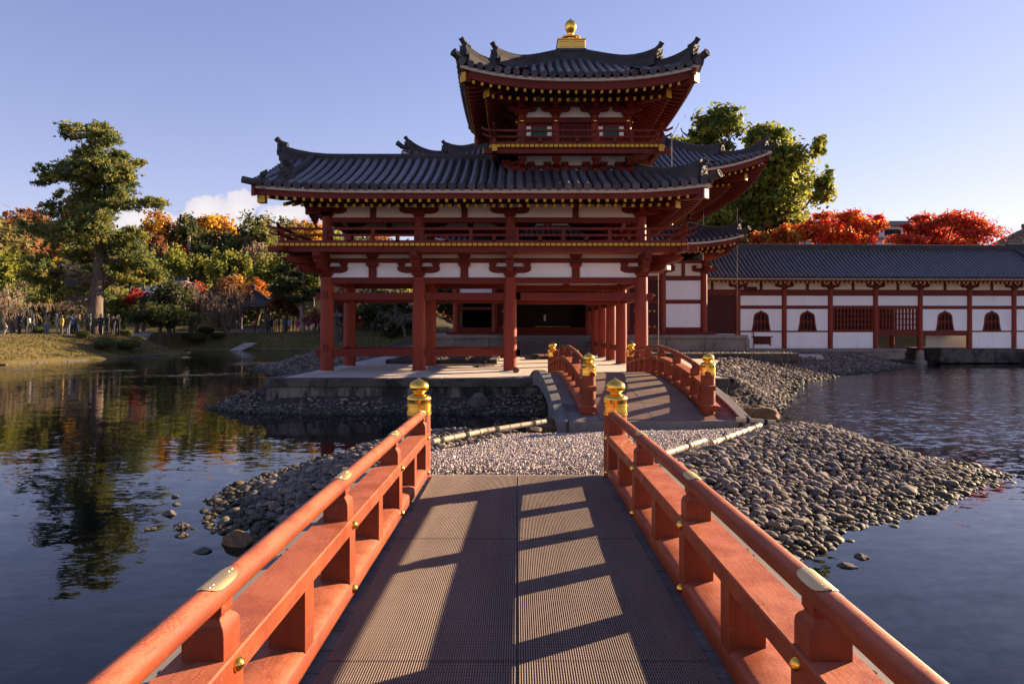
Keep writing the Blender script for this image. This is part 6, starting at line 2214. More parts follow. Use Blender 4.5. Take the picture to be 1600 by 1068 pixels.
# things lying on the platform
t = thing('wooden_barrier', 'low bamboo barrier lying on the platform between the gallery columns', 'barrier', (-1.6, 23.0, ZP))
m = MB(); m.tube([(-2.6, 23.2, ZP + 0.07), (-1.2, 23.25, ZP + 0.09)], 0.045, 10); m.build('pole', M_BAMBOO, t, 40)
m = MB(); m.tube([(-1.5, 23.0, ZP + 0.06), (-0.75, 23.1, ZP + 0.09)], 0.04, 10); m.build('pole', M_BAMBOO, t, 40)
m = MB(); m.tube([(-1.35, 22.9, ZP + 0.02), (-1.35, 23.35, ZP + 0.05)], 0.05, 10); m.tube([(-1.1, 22.95, ZP + 0.05), (-1.08, 22.95, ZP + 0.24)], 0.02, 8); m.build('rope_tie', M_ROPE, t, 40)
t = thing('slatted_board', 'slatted wooden board on the platform in front of the hall steps', 'duckboard', (1.6, 31.0, ZP))
for k in range(8):
    m = MB(); m.box(0.7 + 0.28 * k, 0.93 + 0.28 * k, 29.4, 32.4, ZP + 0.08, ZP + 0.13); m.build('slat', M_REDPLANK, t)
for yy in (29.8, 32.0):
    m = MB(); m.box(0.7, 2.9, yy, yy + 0.12, ZP + 0.004, ZP + 0.078); m.build('bearer', M_REDPLANK, t)
rock('tied_stone', (-0.02, 20.4, ZP + 0.08), (0.11, 0.10, 0.10), M_ROCK, 'small tied marker stone beside the third front column', 91, 'marker stone')
rock('tied_stone', (0.75, 29.2, ZP + 0.10), (0.26, 0.2, 0.14), M_DARKROCK, 'dark bundle of rope on the platform by the slatted board', 92, 'bundle')

# earthing rods of the lightning conductors
for (x, y, z0, z1, lab) in ((4.55, 22.0, ZP, 4.3, 'thin pale lightning conductor rod beside the right corner column'),
                            (12.25, 38.0, PZ, 8.9, 'thin conductor wire hanging from the great roof corner in front of the corridor'),
                            (5.25, 23.2, 7.0, 9.15, 'short conductor wire hanging below the turret roof on the right'),
                            (11.2, 41.0, 6.0, 9.4, 'thin pale rod between great roof and skirt roof on the right')):
    m = MB(); m.tube([(x, y, z0), (x, y, z1)] if z0 < 7 else [(x, y, z0), (x, y, z1 - 0.5), (x + 0.25, y, z1)], 0.013, 8)
    tag(m.build('conductor_rod', M_METAL, None, 40), lab, 'lightning rod')

# ------------------------------------------------------------------ buildings beyond the garden
def far_house(name, label, loc, w, d, h, roof_h, mat_w, mat_r, over=0.8, windows=0, rz=0.0):
    t = thing(name, label, 'building', loc, rz, local=True)
    m = MB(); m.box(-w / 2, w / 2, -d / 2, d / 2, -2, h); m.build('wall', mat_w, t)
    m = MB()
    a, b = w / 2 + over, d / 2 + over
    rl = max(0.4, w / 2 - d * 0.35)
    m.add([(-a, -b, h), (a, -b, h), (a, b, h), (-a, b, h), (-rl, 0, h + roof_h), (rl, 0, h + roof_h), (-a, -b, h - 0.3), (a, -b, h - 0.3), (a, b, h - 0.3), (-a, b, h - 0.3)],
          [(0, 1, 5, 4), (1, 2, 5), (2, 3, 4, 5), (3, 0, 4), (6, 7, 1, 0), (7, 8, 2, 1), (8, 9, 3, 2), (9, 6, 0, 3), (9, 8, 7, 6)])
    rf = m.build('roof', mat_r, t)
    m = MB(); m.box(-rl - 0.3, rl + 0.3, -0.25, 0.25, h + roof_h - 0.1, h + roof_h + 0.35); m.build('ridge', M_RIDGE, rf, bevel=0.03)
    for i in range(windows):
        x = -w / 2 + w * (i + 0.5) / windows
        m = MB(); m.box(x - 0.6, x + 0.6, -d / 2 - 0.04, -d / 2 + 0.05, h - 2.0, h - 0.7); f = m.build('window', M_FARROOF, t)
        m = MB(); m.box(x - 0.5, x + 0.5, -d / 2 - 0.06, -d / 2 - 0.045, h - 1.9, h - 0.8); m.build('pane', M_BLACK, f)
    return t


far_house('thatched_hall', 'dark bark roofed hall at the right edge beyond the corridor', (54.0, 70, 1.5), 10, 9, 7.6, 3.4, M_GREYWOOD, M_THATCH, 1.5, 3)
far_house('garden_house', 'white garden house with pale roof beyond the big pine', (-47.6, 88, 6.4), 3.0, 3, 2.0, 0.5, M_FARWALL, M_FARROOF, 0.35, 0)
far_house('garden_house', 'small white roofed house glimpsed between hedge trees near the bare tree', (-42.6, 87, 6.6), 1.1, 2, 1.3, 0.4, M_FARWALL, M_FARROOF, 0.25, 0)
t = thing('modern_building', 'long low grey building with flat roof between the two red maples', 'building', (38.5, 72, 0), 0, local=True)
m = MB(); m.box(-7, 7, -4, 4, 0, 12.3); m.build('wall', M_FARWALL, t)
m = MB(); m.box(-7.6, 7.6, -4.6, 4.6, 12.3, 12.75); m.build('roof', M_FARROOF, t)
m = MB(); m.box(-7.2, 7.2, -4.3, -4.02, 10.9, 11.2); m.build('ledge', M_FARROOF, t)
for i in range(6):
    m = MB(); m.box(-6.3 + 2.2 * i, -4.7 + 2.2 * i, -4.05, -3.98, 11.35, 12.0); m.build('window', M_BLACK, t)

# ------------------------------------------------------------------ trees
def px3(px, py, D):
    """world point at distance D (along the view) under a photo pixel"""
    return Vector(((px - 808) * D / 1067, D, 2.2 + (512 - py) * D / 1067))


def leaf_cloud(name, P, Nrm, size, col, mat, r, elong=1.5, spread=0.9):
    """rhombic leaf faces at P, roughly facing Nrm"""
    n = len(P)
    nr = Nrm + r.normal(0, spread, (n, 3))
    nr /= np.linalg.norm(nr, axis=1)[:, None] + 1e-9
    t = np.cross(nr, r.normal(size=(n, 3))); t /= np.linalg.norm(t, axis=1)[:, None] + 1e-9
    b = np.cross(nr, t)
    s = size[:, None]
    V = np.stack([P - t * s * elong * 0.5, P + b * s * 0.42 + nr * s * 0.1, P + t * s * elong * 0.5, P - b * s * 0.42 + nr * s * 0.1], 1).reshape(-1, 3)
    F = np.arange(n * 4).reshape(n, 4)
    me = np_mesh(name, V, F, np.repeat(col, 4, 0))
    me.materials.append(mat)
    return me


def pick_cols(pal, n, r, var=0.18):
    pal = np.array(pal, float)
    c = pal[r.integers(0, len(pal), n)]
    return c * r.uniform(1 - var, 1 + var, n)[:, None]


def blob_points(blobs, n, r, clump=60, cs=0.22, hollow=0.55):
    """leaf positions clumped in the outer shells of ellipsoid lobes (centre, radii)"""
    vol = np.array([b[1][0] * b[1][1] * b[1][2] for b in blobs]) ** 0.75
    w = vol / vol.sum()
    P, Nn, cid = [], [], []
    k0 = 0
    for (c, rad), wi in zip(blobs, w):
        m = max(20, int(n * wi))
        k = max(4, m // clump)
        d = r.normal(size=(k, 3)); d /= np.linalg.norm(d, axis=1)[:, None]
        rr = hollow + (1 - hollow) * r.random(k) ** 0.6
        cc = d * rr[:, None]
        q = r.integers(0, k, m)
        off = r.normal(0, cs, (m, 3))
        p = (cc[q] + off)
        P.append(p * np.array(rad) + np.array(c)); Nn.append(d[q] * 0.8 + np.array([0, 0, 0.45])); cid.append(q + k0)
        k0 += k
    return np.concatenate(P), np.concatenate(Nn), np.concatenate(cid), k0


def limb(m, p, q, r0, r1, r, wob=0.08, n=5, sides=7):
    p, q = Vector(p), Vector(q)
    L = (q - p).length
    path = [p.lerp(q, i / n) + Vector(r.normal(0, wob * L, 3)) * (0 if i in (0, n) else 1) for i in range(n + 1)]
    m.tube(path, [lerp(r0, r1, i / n) for i in range(n + 1)], sides)
    return path


def broadleaf(name, label, cat_loc, blobs, trunk_top, pal, n, leaf, seed, group=None, mat=None, bark=None, tr=0.25, clump=60, cs=0.2, hollow=0.5, spread=0.9, elong=1.5, limbs=True, lean=(0, 0), category='tree'):
    """blobs relative to the tree foot; returns the thing"""
    r = np.random.default_rng(seed)
    t = thing(name, label, category, cat_loc, group=group, local=True)
    P, Nn, cid, k = blob_points(blobs, n, r, clump, cs, hollow)
    ccol = pick_cols(pal, k, r, 0.22)
    col = ccol[cid] * r.uniform(0.8, 1.2, len(P))[:, None]
    size = leaf * r.uniform(0.7, 1.3, len(P))
    me = leaf_cloud('crown', P, Nn, size, col, mat or M_LEAF, r, elong, spread)
    link('crown', me, t)
    m = MB()
    top = Vector((lean[0], lean[1], trunk_top))
    limb(m, (0, 0, -0.6), top, tr, tr * 0.6, r, 0.03, 6, 10)
    if limbs:
        for (c, rad) in blobs:
            c = Vector(c)
            limb(m, top * r.uniform(0.75, 1.0), c, tr * 0.45, tr * 0.10, r, 0.06, 4, 6)
    m.build('trunk', bark or M_BARK, t, 50)
    return t


def needle_tree(name, label, loc, pads, trunk, pal, n, size, seed, group=None, bark=None, tr=(0.5, 0.15), per=6):
    """pine: flat pads (centre, radii) of needle tufts carried on side branches of a trunk path"""
    r = np.random.default_rng(seed)
    t = thing(name, label, 'pine tree', loc, group=group, local=True)
    vol = np.array([b[1][0] * b[1][1] for b in pads]) ** 0.9
    w = vol / vol.sum()
    C, col = [], []
    for (c, rad), wi in zip(pads, w):
        m_ = max(12, int(n * wi))
        d = r.normal(size=(m_, 3)); d /= np.linalg.norm(d, axis=1)[:, None]
        k = max(4, m_ // 14)
        dc = r.normal(size=(k, 3)); dc /= np.linalg.norm(dc, axis=1)[:, None]
        cc = dc * (0.35 + 0.65 * r.random(k) ** 0.5)[:, None]
        q = r.integers(0, k, m_)
        p = cc[q] + r.normal(0, 0.16, (m_, 3))
        C.append(p * np.array(rad) + np.array(c))
        col.append(pick_cols(pal, k, r, 0.2)[q] * r.uniform(0.8, 1.2, m_)[:, None])
    C = np.concatenate(C); col = np.concatenate(col)
    m_ = len(C)
    # each tuft: a spray of thin needles opening upwards and outwards
    ax = r.normal(0, 0.7, (m_, 3)) + np.array([0, 0, 0.75]); ax /= np.linalg.norm(ax, axis=1)[:, None]
    dirs = ax[:, None, :] + r.normal(0, 0.62, (m_, per, 3)); dirs /= np.linalg.norm(dirs, axis=2)[:, :, None]
    L = size * r.uniform(0.7, 1.3, (m_, per, 1))
    side = np.cross(dirs, r.normal(size=(m_, per, 3))); side /= np.linalg.norm(side, axis=2)[:, :, None] + 1e-9
    B = C[:, None, :]
    wd = size * 0.16
    V = np.stack([B - side * wd * 0.5, B + dirs * L * 0.55 - side * wd, B + dirs * L, B + dirs * L * 0.55 + side * wd], 2).reshape(-1, 3)
    F = np.arange(len(V)).reshape(-1, 4)
    me = np_mesh('crown', V, F, np.repeat(col, per * 4, 0)); me.materials.append(M_NEEDLE)
    link('crown', me, t)
    m = MB()
    tp = [Vector(p) for p in trunk]
    nn = len(tp)
    m.tube(tp, [lerp(tr[0], tr[1], (i / (nn - 1)) ** 0.8) for i in range(nn)], 12)
    for (c, rad) in pads:
        c = Vector(c)
        # leave the trunk a little below the pad
        best = min(range(nn), key=lambda i: abs(tp[i].z - (c.z - 0.5)))
        limb(m, tp[best], c - Vector((0, 0, rad[2] * 0.4)), lerp(tr[0], tr[1], best / nn) * 0.38, 0.03, r, 0.06, 5, 6)
    m.build('trunk', bark or M_PINEBARK, t, 50)
    return t


def bare_tree(name, label, loc, h, w, seed, mat, weep=0.0, n1=9, n2=10, n3=7, tr=0.22, group=None, lean=0.2):
    """leafless tree: trunk, limbs, branches, hair-thin twigs (weep bends the ends down)"""
    r = np.random.default_rng(seed)
    t = thing(name, label, 'tree', loc, group=group, local=True)
    m = MB()
    top = Vector((lean * h * 0.25, 0, h * 0.42))
    limb(m, (0, 0, -0.5), top, tr, tr * 0.65, r, 0.05, 5, 9)
    m2 = MB()
    for i in range(n1):
        an = 2 * PI * i / n1 + r.uniform(-.3, .3)
        e = top + Vector((math.cos(an) * w * r.uniform(.35, .62), math.sin(an) * w * r.uniform(.35, .62), h * r.uniform(0.18, 0.50)))
        path = limb(m, top * r.uniform(.8, 1), e, tr * 0.42, tr * 0.14, r, 0.09, 5, 6)
        for j in range(n2):
            b = path[r.integers(2, 6)]
            d = Vector(r.normal(0, 1, 3)); d.z = abs(d.z) * (0.7 if weep else 1.0); d.normalize()
            L = h * r.uniform(0.10, 0.22)
            if weep:
                d.z *= 0.5
                p2 = [b + d * (L * s) + Vector((0, 0, -weep * h * 0.32 * s * s)) for s in (0, 0.35, 0.7, 1.0, 1.3)]
            else:
                p2 = [b + d * (L * s) for s in (0, 0.5, 1)]
            m.tube(p2, [tr * 0.11, *[tr * 0.07] * (len(p2) - 2), tr * 0.03], 4, False)
            for k in range(n3):
                c = p2[r.integers(1, len(p2))]
                d2 = (d + Vector(r.normal(0, 0.8, 3))).normalized()
                L2 = L * r.uniform(0.3, 0.8)
                if weep:
                    q2 = [c + d2 * (L2 * s * 0.6) + Vector((0, 0, -weep * h * 0.42 * s * s)) for s in (0, 0.5, 1.0)]
                else:
                    q2 = [c, c + d2 * L2 * .5 + Vector(r.normal(0, L2 * .06, 3)), c + d2 * L2]
                m2.tube(q2, [0.022, 0.018, 0.009], 3, False)
    tk = m.build('trunk', M_BARK if mat is M_TWIG else M_PALEBARK, t, 50)
    m2.build('twigs', mat, t, kind='stuff')
    return t


def P_(px, py, D, foot):
    """blob centre relative to foot"""
    return tuple(px3(px, py, D) - Vector(foot))


def foot_at(px, D, z=None):
    x = (px - 808) * D / 1067
    return (x, D, ground_z(x, D) if z is None else z)


# ---- the big pine on the left bank
Dp = 56.0
ft = foot_at(148, Dp)
pads = []
rr = np.random.default_rng(101)
pine_px = [(141, 198, 26, 10), (126, 212, 24, 12), (112, 230, 26, 10), (160, 218, 28, 12), (112, 268, 22, 11), (176, 282, 26, 10), (138, 238, 40, 11), (186, 246, 24, 9), (104, 254, 30, 11), (158, 262, 42, 12), (196, 268, 20, 8), (88, 283, 20, 10),
           (130, 282, 36, 12), (192, 284, 28, 10), (104, 304, 32, 11), (166, 300, 38, 12), (222, 312, 22, 8), (196, 320, 28, 10), (84, 328, 20, 11), (128, 328, 36, 12), (236, 318, 9, 6), (104, 348, 34, 12), (168, 345, 36, 14), (82, 366, 20, 11), (146, 368, 46, 16),
           (196, 366, 24, 12), (110, 392, 34, 14), (178, 392, 44, 16), (206, 404, 24, 12), (88, 414, 24, 12), (134, 414, 44, 15), (196, 424, 34, 13), (92, 436, 28, 12), (190, 438, 26, 11), (208, 434, 20, 10), (82, 450, 20, 11), (114, 456, 36, 12), (100, 468, 22, 8)]
s_ = Dp / 1067
for (a, b, c, d) in pine_px:
    dy = rr.uniform(-1, 1) * (2.8 if b > 330 else 1.8)
    if b > 385 and abs(a - 150) < 48: dy = abs(dy) + 1.0
    p = Vector(P_(a, b, Dp, ft)); p.y += dy
    pads.append((tuple(p), (c * s_ * 0.98, max(1.2, c * s_ * 0.95), d * s_ * 1.12)))
    for q in range(1):
        e = p + Vector((rr.uniform(-.45, .45) * c * s_ + (148 - a) * 0.25 * s_, rr.uniform(-1, 1) * 1.4, rr.uniform(-1.0, 1.6) * d * s_)); pads.append((tuple(e), (c * s_ * 0.55, c * s_ * 0.55, d * s_ * 1.0)))
PINE_PAL = [(0.15, 0.175, 0.042), (0.115, 0.15, 0.044), (0.20, 0.205, 0.045), (0.085, 0.115, 0.040), (0.24, 0.215, 0.045)]
trunk_px = [(147, 505, 0), (149, 470, 0), (152, 440, .1), (155, 400, .1), (157, 360, 0), (154, 320, -.1), (150, 285, 0), (148, 250, .1), (146, 220, 0), (144, 200, 0)]
trunk = [Vector(P_(a, b, Dp, ft)) + Vector((0, c, 0)) for a, b, c in trunk_px]
trunk[0].z = -0.4
needle_tree('pine_tree', 'tall old pine with layered boughs standing on the left bank above the visitors', ft, pads, trunk, PINE_PAL, 15000, 0.31, 102, tr=(0.62, 0.14), per=6)

# ---- camphor behind the hall
Dc = 62.0
ft = foot_at(1180, Dc, 1.5)
s_ = Dc / 1067
cam_px = [(1112, 206, 30, 20), (1088, 224, 16, 10), (1065, 226, 24, 12), (1115, 228, 26, 14), (1200, 208, 26, 16), (1180, 228, 24, 16), (1226, 222, 26, 20), (1240, 250, 30, 22), (1205, 258, 38, 24), (1262, 240, 14, 14), (1180, 284, 40, 22), (1238, 284, 34, 26), (1262, 300, 14, 22),
          (1140, 300, 34, 22), (1200, 316, 44, 26), (1246, 330, 26, 24), (1112, 320, 30, 24), (1160, 338, 44, 24), (1222, 352, 40, 20), (1102, 350, 24, 22), (1262, 356, 12, 16), (1080, 352, 20, 16), (1190, 378, 50, 22), (1120, 380, 40, 22)]
blobs = []
rr = np.random.default_rng(111)
for (a, b, c, d) in cam_px:
    p = Vector(P_(a, b, Dc, ft)); p.y += rr.uniform(-3.5, 3.5)
    blobs.append((tuple(p), (c * s_ * 1.08, c * s_ * 1.15, d * s_ * 1.1)))
CAMPHOR = [(0.13, 0.165, 0.026), (0.18, 0.205, 0.028), (0.24, 0.245, 0.032), (0.09, 0.125, 0.024), (0.29, 0.27, 0.036)]
broadleaf('camphor_tree', 'huge yellow green evergreen tree rising behind the hall eaves on the right', ft, blobs, 9.0, CAMPHOR, 52000, 0.33, 112, tr=0.55, clump=46, cs=0.22, hollow=0.15, lean=(-0.5, 0))
# dead branches sticking out of its top
bt = thing('dead_branches', 'bare dead branch tips rising from the evergreen crown above the great roof', 'branch', tuple(px3(1130, 220, Dc)), local=False)
m = MB()
for pts in ([(1108, 190), (1112, 172)], [(1118, 188), (1125, 174)], [(1136, 226), (1143, 214), (1152, 209), (1163, 203)], [(1068, 218), (1066, 210)], [(1074, 212), (1066, 206), (1064, 200)], [(1150, 210), (1158, 206), (1172, 196)]):
    m.tube([px3(a, b, Dc - 1) for a, b in pts], [0.10] + [0.05] * (len(pts) - 1), 6)
m.build('branch', M_BARK, bt)

# ---- red maples behind the corridor
MAPLE = [(0.58, 0.035, 0.016), (0.62, 0.075, 0.014), (0.66, 0.15, 0.014), (0.50, 0.022, 0.018), (0.68, 0.22, 0.018), (0.60, 0.05, 0.016)]
MAPLE2 = [(0.48, 0.045, 0.024), (0.54, 0.085, 0.026), (0.58, 0.15, 0.03), (0.40, 0.028, 0.022), (0.5, 0.06, 0.03)]


def maple(name, label, Dm, fx, pxs, pal, n, seed, leaf=0.20):
    ft = foot_at(fx, Dm, 1.5)
    s_ = Dm / 1067
    rr = np.random.default_rng(seed)
    blobs = []
    for (a, b, c, d) in pxs:
        p = Vector(P_(a, b, Dm, ft)); p.y += rr.uniform(-2, 2)
        blobs.append((tuple(p), (c * s_, c * s_, d * s_ * 1.25)))
    return broadleaf(name, label, ft, blobs, 5.5, pal, n, leaf, seed, tr=0.26, clump=22, cs=0.26, hollow=0.1, spread=0.7)


maple('maple_tree', 'bright red and orange maple nearest the evergreen behind the corridor roof', 57, 1305,
      [(1292, 337, 16, 6), (1318, 340, 24, 7), (1350, 345, 22, 7), (1372, 340, 12, 5), (1270, 352, 20, 8), (1300, 356, 28, 9), (1340, 360, 26, 9), (1368, 352, 14, 6), (1256, 366, 22, 9), (1290, 374, 32, 10), (1330, 378, 30, 9), (1360, 374, 14, 7), (1244, 380, 20, 9), (1224, 386, 14, 8), (1384, 340, 6, 4)], MAPLE, 11500, 121)
maple('maple_tree', 'duller red maple with a domed crown farther right behind the corridor roof', 58, 1460,
      [(1458, 338, 22, 6), (1480, 344, 26, 8), (1446, 352, 20, 7), (1500, 354, 24, 9), (1470, 362, 34, 10), (1432, 362, 16, 6), (1414, 370, 16, 6), (1510, 370, 28, 10), (1450, 378, 36, 9), (1530, 374, 14, 9), (1404, 378, 22, 6), (1490, 382, 40, 8), (1424, 354, 10, 4)], MAPLE2, 11500, 122)
maple('maple_tree', 'low thin orange red maple between the evergreen and the corridor', 54, 1205,
      [(1192, 374, 14, 9), (1210, 368, 14, 8), (1225, 378, 16, 8), (1200, 386, 20, 7)], [(0.42, 0.04, 0.02), (0.42, 0.12, 0.02), (0.40, 0.20, 0.03)], 2600, 123)
bare_tree('bare_tree', 'leafless tree in front of the dark bark roof at the right edge', foot_at(1585, 56, 1.5), 9.0, 6, 124, M_TWIG, 0, 9, 9, 6)
for i, (a, D_, h_) in enumerate(((1400, 80, 13.6), (1425, 84, 14.5), (1360, 84, 13.5))):
    bare_tree('bare_tree', ['pale leafless tree over the flat roofed building between the maples', 'second pale leafless tree closest to the domed maple', 'faint leafless tree above the left end of the flat roof'][i], foot_at(a, D_, 1.5), h_, 5, 125 + i, M_TWIG, 0, 7, 7, 5)

# ---- trees on and below the left hill
GREEN_D = [(0.0375, 0.0525, 0.0175), (0.0500, 0.0650, 0.0187), (0.0625, 0.0725, 0.0200)]
GREEN_Y = [(0.1650, 0.1875, 0.0240), (0.2100, 0.2250, 0.0270), (0.2550, 0.2475, 0.0300), (0.1275, 0.1500, 0.0240)]
ORANGE = [(0.3567, 0.1368, 0.0262), (0.4043, 0.1902, 0.0297), (0.2854, 0.1010, 0.0262), (0.4280, 0.2378, 0.0357)]
RUST = [(0.1792, 0.0728, 0.0291), (0.2240, 0.0952, 0.0336), (0.1456, 0.0616, 0.0269)]
YELLOW = [(0.5474, 0.2975, 0.0238), (0.5950, 0.3570, 0.0262), (0.4760, 0.2380, 0.0238)]
OLIVE = [(0.1400, 0.1260, 0.0364), (0.1820, 0.1540, 0.0420), (0.1120, 0.0980, 0.0336)]
BROWN = [(0.2100, 0.1470, 0.0868), (0.2660, 0.1820, 0.1050), (0.1680, 0.1190, 0.0770)]
CRIM = [(0.3000, 0.0180, 0.0210), (0.3900, 0.0270, 0.0210), (0.2400, 0.0180, 0.0210)]


def hill_tree(name, label, D, px, py_top, w_px, h_px, pal, n, seed, leaf, lobes=6, group=None, peak=False):
    """crown drawn where its top and width stand in the view at distance D"""
    s_ = D / 1067
    r = np.random.default_rng(seed)
    top = px3(px, py_top, D)
    W, H = w_px * s_ / 2, h_px * s_
    gz = ground_z(top.x, D)
    ft = Vector((top.x, D, min(gz, top.z - H * 1.1)))
    blobs = []
    for i in range(lobes):
        if i == 0:
            c = Vector((0, 0, top.z - ft.z - H * 0.33)); rad = (W * 0.62, W * 0.62, H * 0.33)
        else:
            an = 2 * PI * i / (lobes - 1) + r.uniform(-.4, .4)
            q = r.uniform(0.35, 0.62)
            zf = r.uniform(0.42, 0.80)
            c = Vector((math.cos(an) * W * q, math.sin(an) * W * q, top.z - ft.z - H * zf)); rad = (W * 0.52, W * 0.52, H * r.uniform(0.26, 0.36))
        if peak:
            rad = (rad[0] * (0.55 if i == 0 else 0.9), rad[1] * (0.55 if i == 0 else 0.9), rad[2] * (1.2 if i == 0 else 1))
        blobs.append((tuple(c), rad))
    return broadleaf(name, label, tuple(ft), blobs, max(1.5, top.z - ft.z - H * 0.7), pal, n, leaf, seed, group, tr=0.22 + 0.01 * H, clump=36, cs=0.24, hollow=0.45, spread=0.9)


G = 'trees standing on the wooded hill at left'
for args in (
    ('hill_tree', 'brown orange tree on the skyline at the far left of the hill', 185, 48, 325, 66, 40, RUST + ORANGE[:1], 1700, 201, 0.75, 7, G),
    ('hill_tree', 'rust coloured tree on the skyline left of the big pine', 180, 118, 334, 66, 42, RUST, 1500, 202, 0.75, 6, G),
    ('hill_tree', 'dark brown tree low on the hill at the left edge', 150, 10, 352, 70, 60, BROWN + RUST, 1600, 203, 0.65, 6, G),
    ('hill_tree', 'dark green tree on the hill slope left of the big pine', 140, 78, 362, 92, 62, GREEN_D + OLIVE[:1], 1900, 204, 0.6, 7, G),
    ('hill_tree', 'golden orange round tree on the skyline right of the big pine', 150, 244, 331, 64, 52, ORANGE + YELLOW[:1], 2200, 205, 0.6, 8, G),
    ('hill_tree', 'rusty brown tree below the golden orange one', 142, 238, 366, 50, 34, RUST, 1100, 206, 0.6, 5, G),
    ('hill_tree', 'tall dark evergreen with visible trunk between golden and yellow trees', 148, 292, 330, 38, 62, GREEN_D + OLIVE[:1], 1500, 207, 0.55, 6, G),
    ('hill_tree', 'broad yellow tree on the skyline under the white cloud', 158, 335, 334, 76, 36, YELLOW + ORANGE[:2], 2200, 208, 0.65, 8, G),
    ('hill_tree', 'dark rounded tree below the broad yellow one', 146, 338, 356, 84, 58, GREEN_D, 1900, 209, 0.55, 7, G),
    ('hill_tree', 'large dark green domed tree on the skyline left of the roof corner', 140, 404, 330, 84, 66, GREEN_D + OLIVE, 2600, 210, 0.55, 9, G),
    ('hill_tree', 'pointed sunlit conifer in front of the dark domed tree', 128, 412, 346, 60, 50, GREEN_Y[3:] + OLIVE, 1800, 211, 0.5, 7, G, True),
    ('hill_tree', 'olive tree next to the gallery roof corner on the skyline', 150, 448, 340, 46, 44, OLIVE, 1200, 212, 0.55, 6, G),
    ('hill_tree', 'orange tree seen behind the left end of the upper balcony', 160, 470, 338, 40, 44, ORANGE, 1000, 213, 0.6, 5, G),
    ('ginkgo_tree', 'bright yellow ginkgo seen through the left end of the balcony', 112, 484, 348, 58, 56, YELLOW, 3000, 214, 0.42, 9, None),
    ('hill_tree', 'crimson tree deep in the hill shade', 140, 284, 380, 34, 24, CRIM, 700, 215, 0.5, 5, G),
    ('hill_tree', 'brown grey half bare tree on the slope below the dark dome', 124, 396, 376, 76, 44, BROWN, 1700, 216, 0.42, 8, G),
    ('hill_tree', 'pale brown half bare tree left of the balcony corner', 112, 452, 378, 48, 40, BROWN, 1400, 217, 0.38, 7, G),
    ('hill_tree', 'dark bushy tree on the slope above the hedge trees', 125, 322, 384, 54, 40, GREEN_D, 1300, 218, 0.5, 6, G),
    ('hill_tree', 'brown wooded clump behind the right flank of the pine', 135, 205, 385, 60, 60, RUST + BROWN, 1500, 219, 0.55, 6, G),
    ('hill_tree', 'dark clump behind the left flank of the pine', 128, 30, 396, 110, 56, GREEN_D + BROWN[:1], 1900, 220, 0.55, 7, G),
    ('hill_tree', 'golden tree glimpsed behind the left boughs of the pine', 118, 98, 384, 40, 30, ORANGE + YELLOW, 900, 221, 0.5, 5, G),
    ('hill_tree', 'red tree glimpsed through the open upper storey', 125, 596, 366, 60, 40, [(0.34, 0.06, 0.02), (0.30, 0.10, 0.03)], 1100, 222, 0.5, 5, G),
    ('hill_tree', 'green tree glimpsed through the open upper storey beside the column', 120, 524, 360, 44, 44, GREEN_Y, 900, 223, 0.5, 5, G),
):
    hill_tree(*args)
m = MB(); p = px3(292, 384, 146); m.tube([(p.x, 147, p.z - 6), (p.x, 147, p.z + 4)], 0.28, 8)
tag(m.build('tree_trunk', M_PALEBARK, None, 40), 'pale straight trunk under the tall dark evergreen on the hill', 'tree trunk')

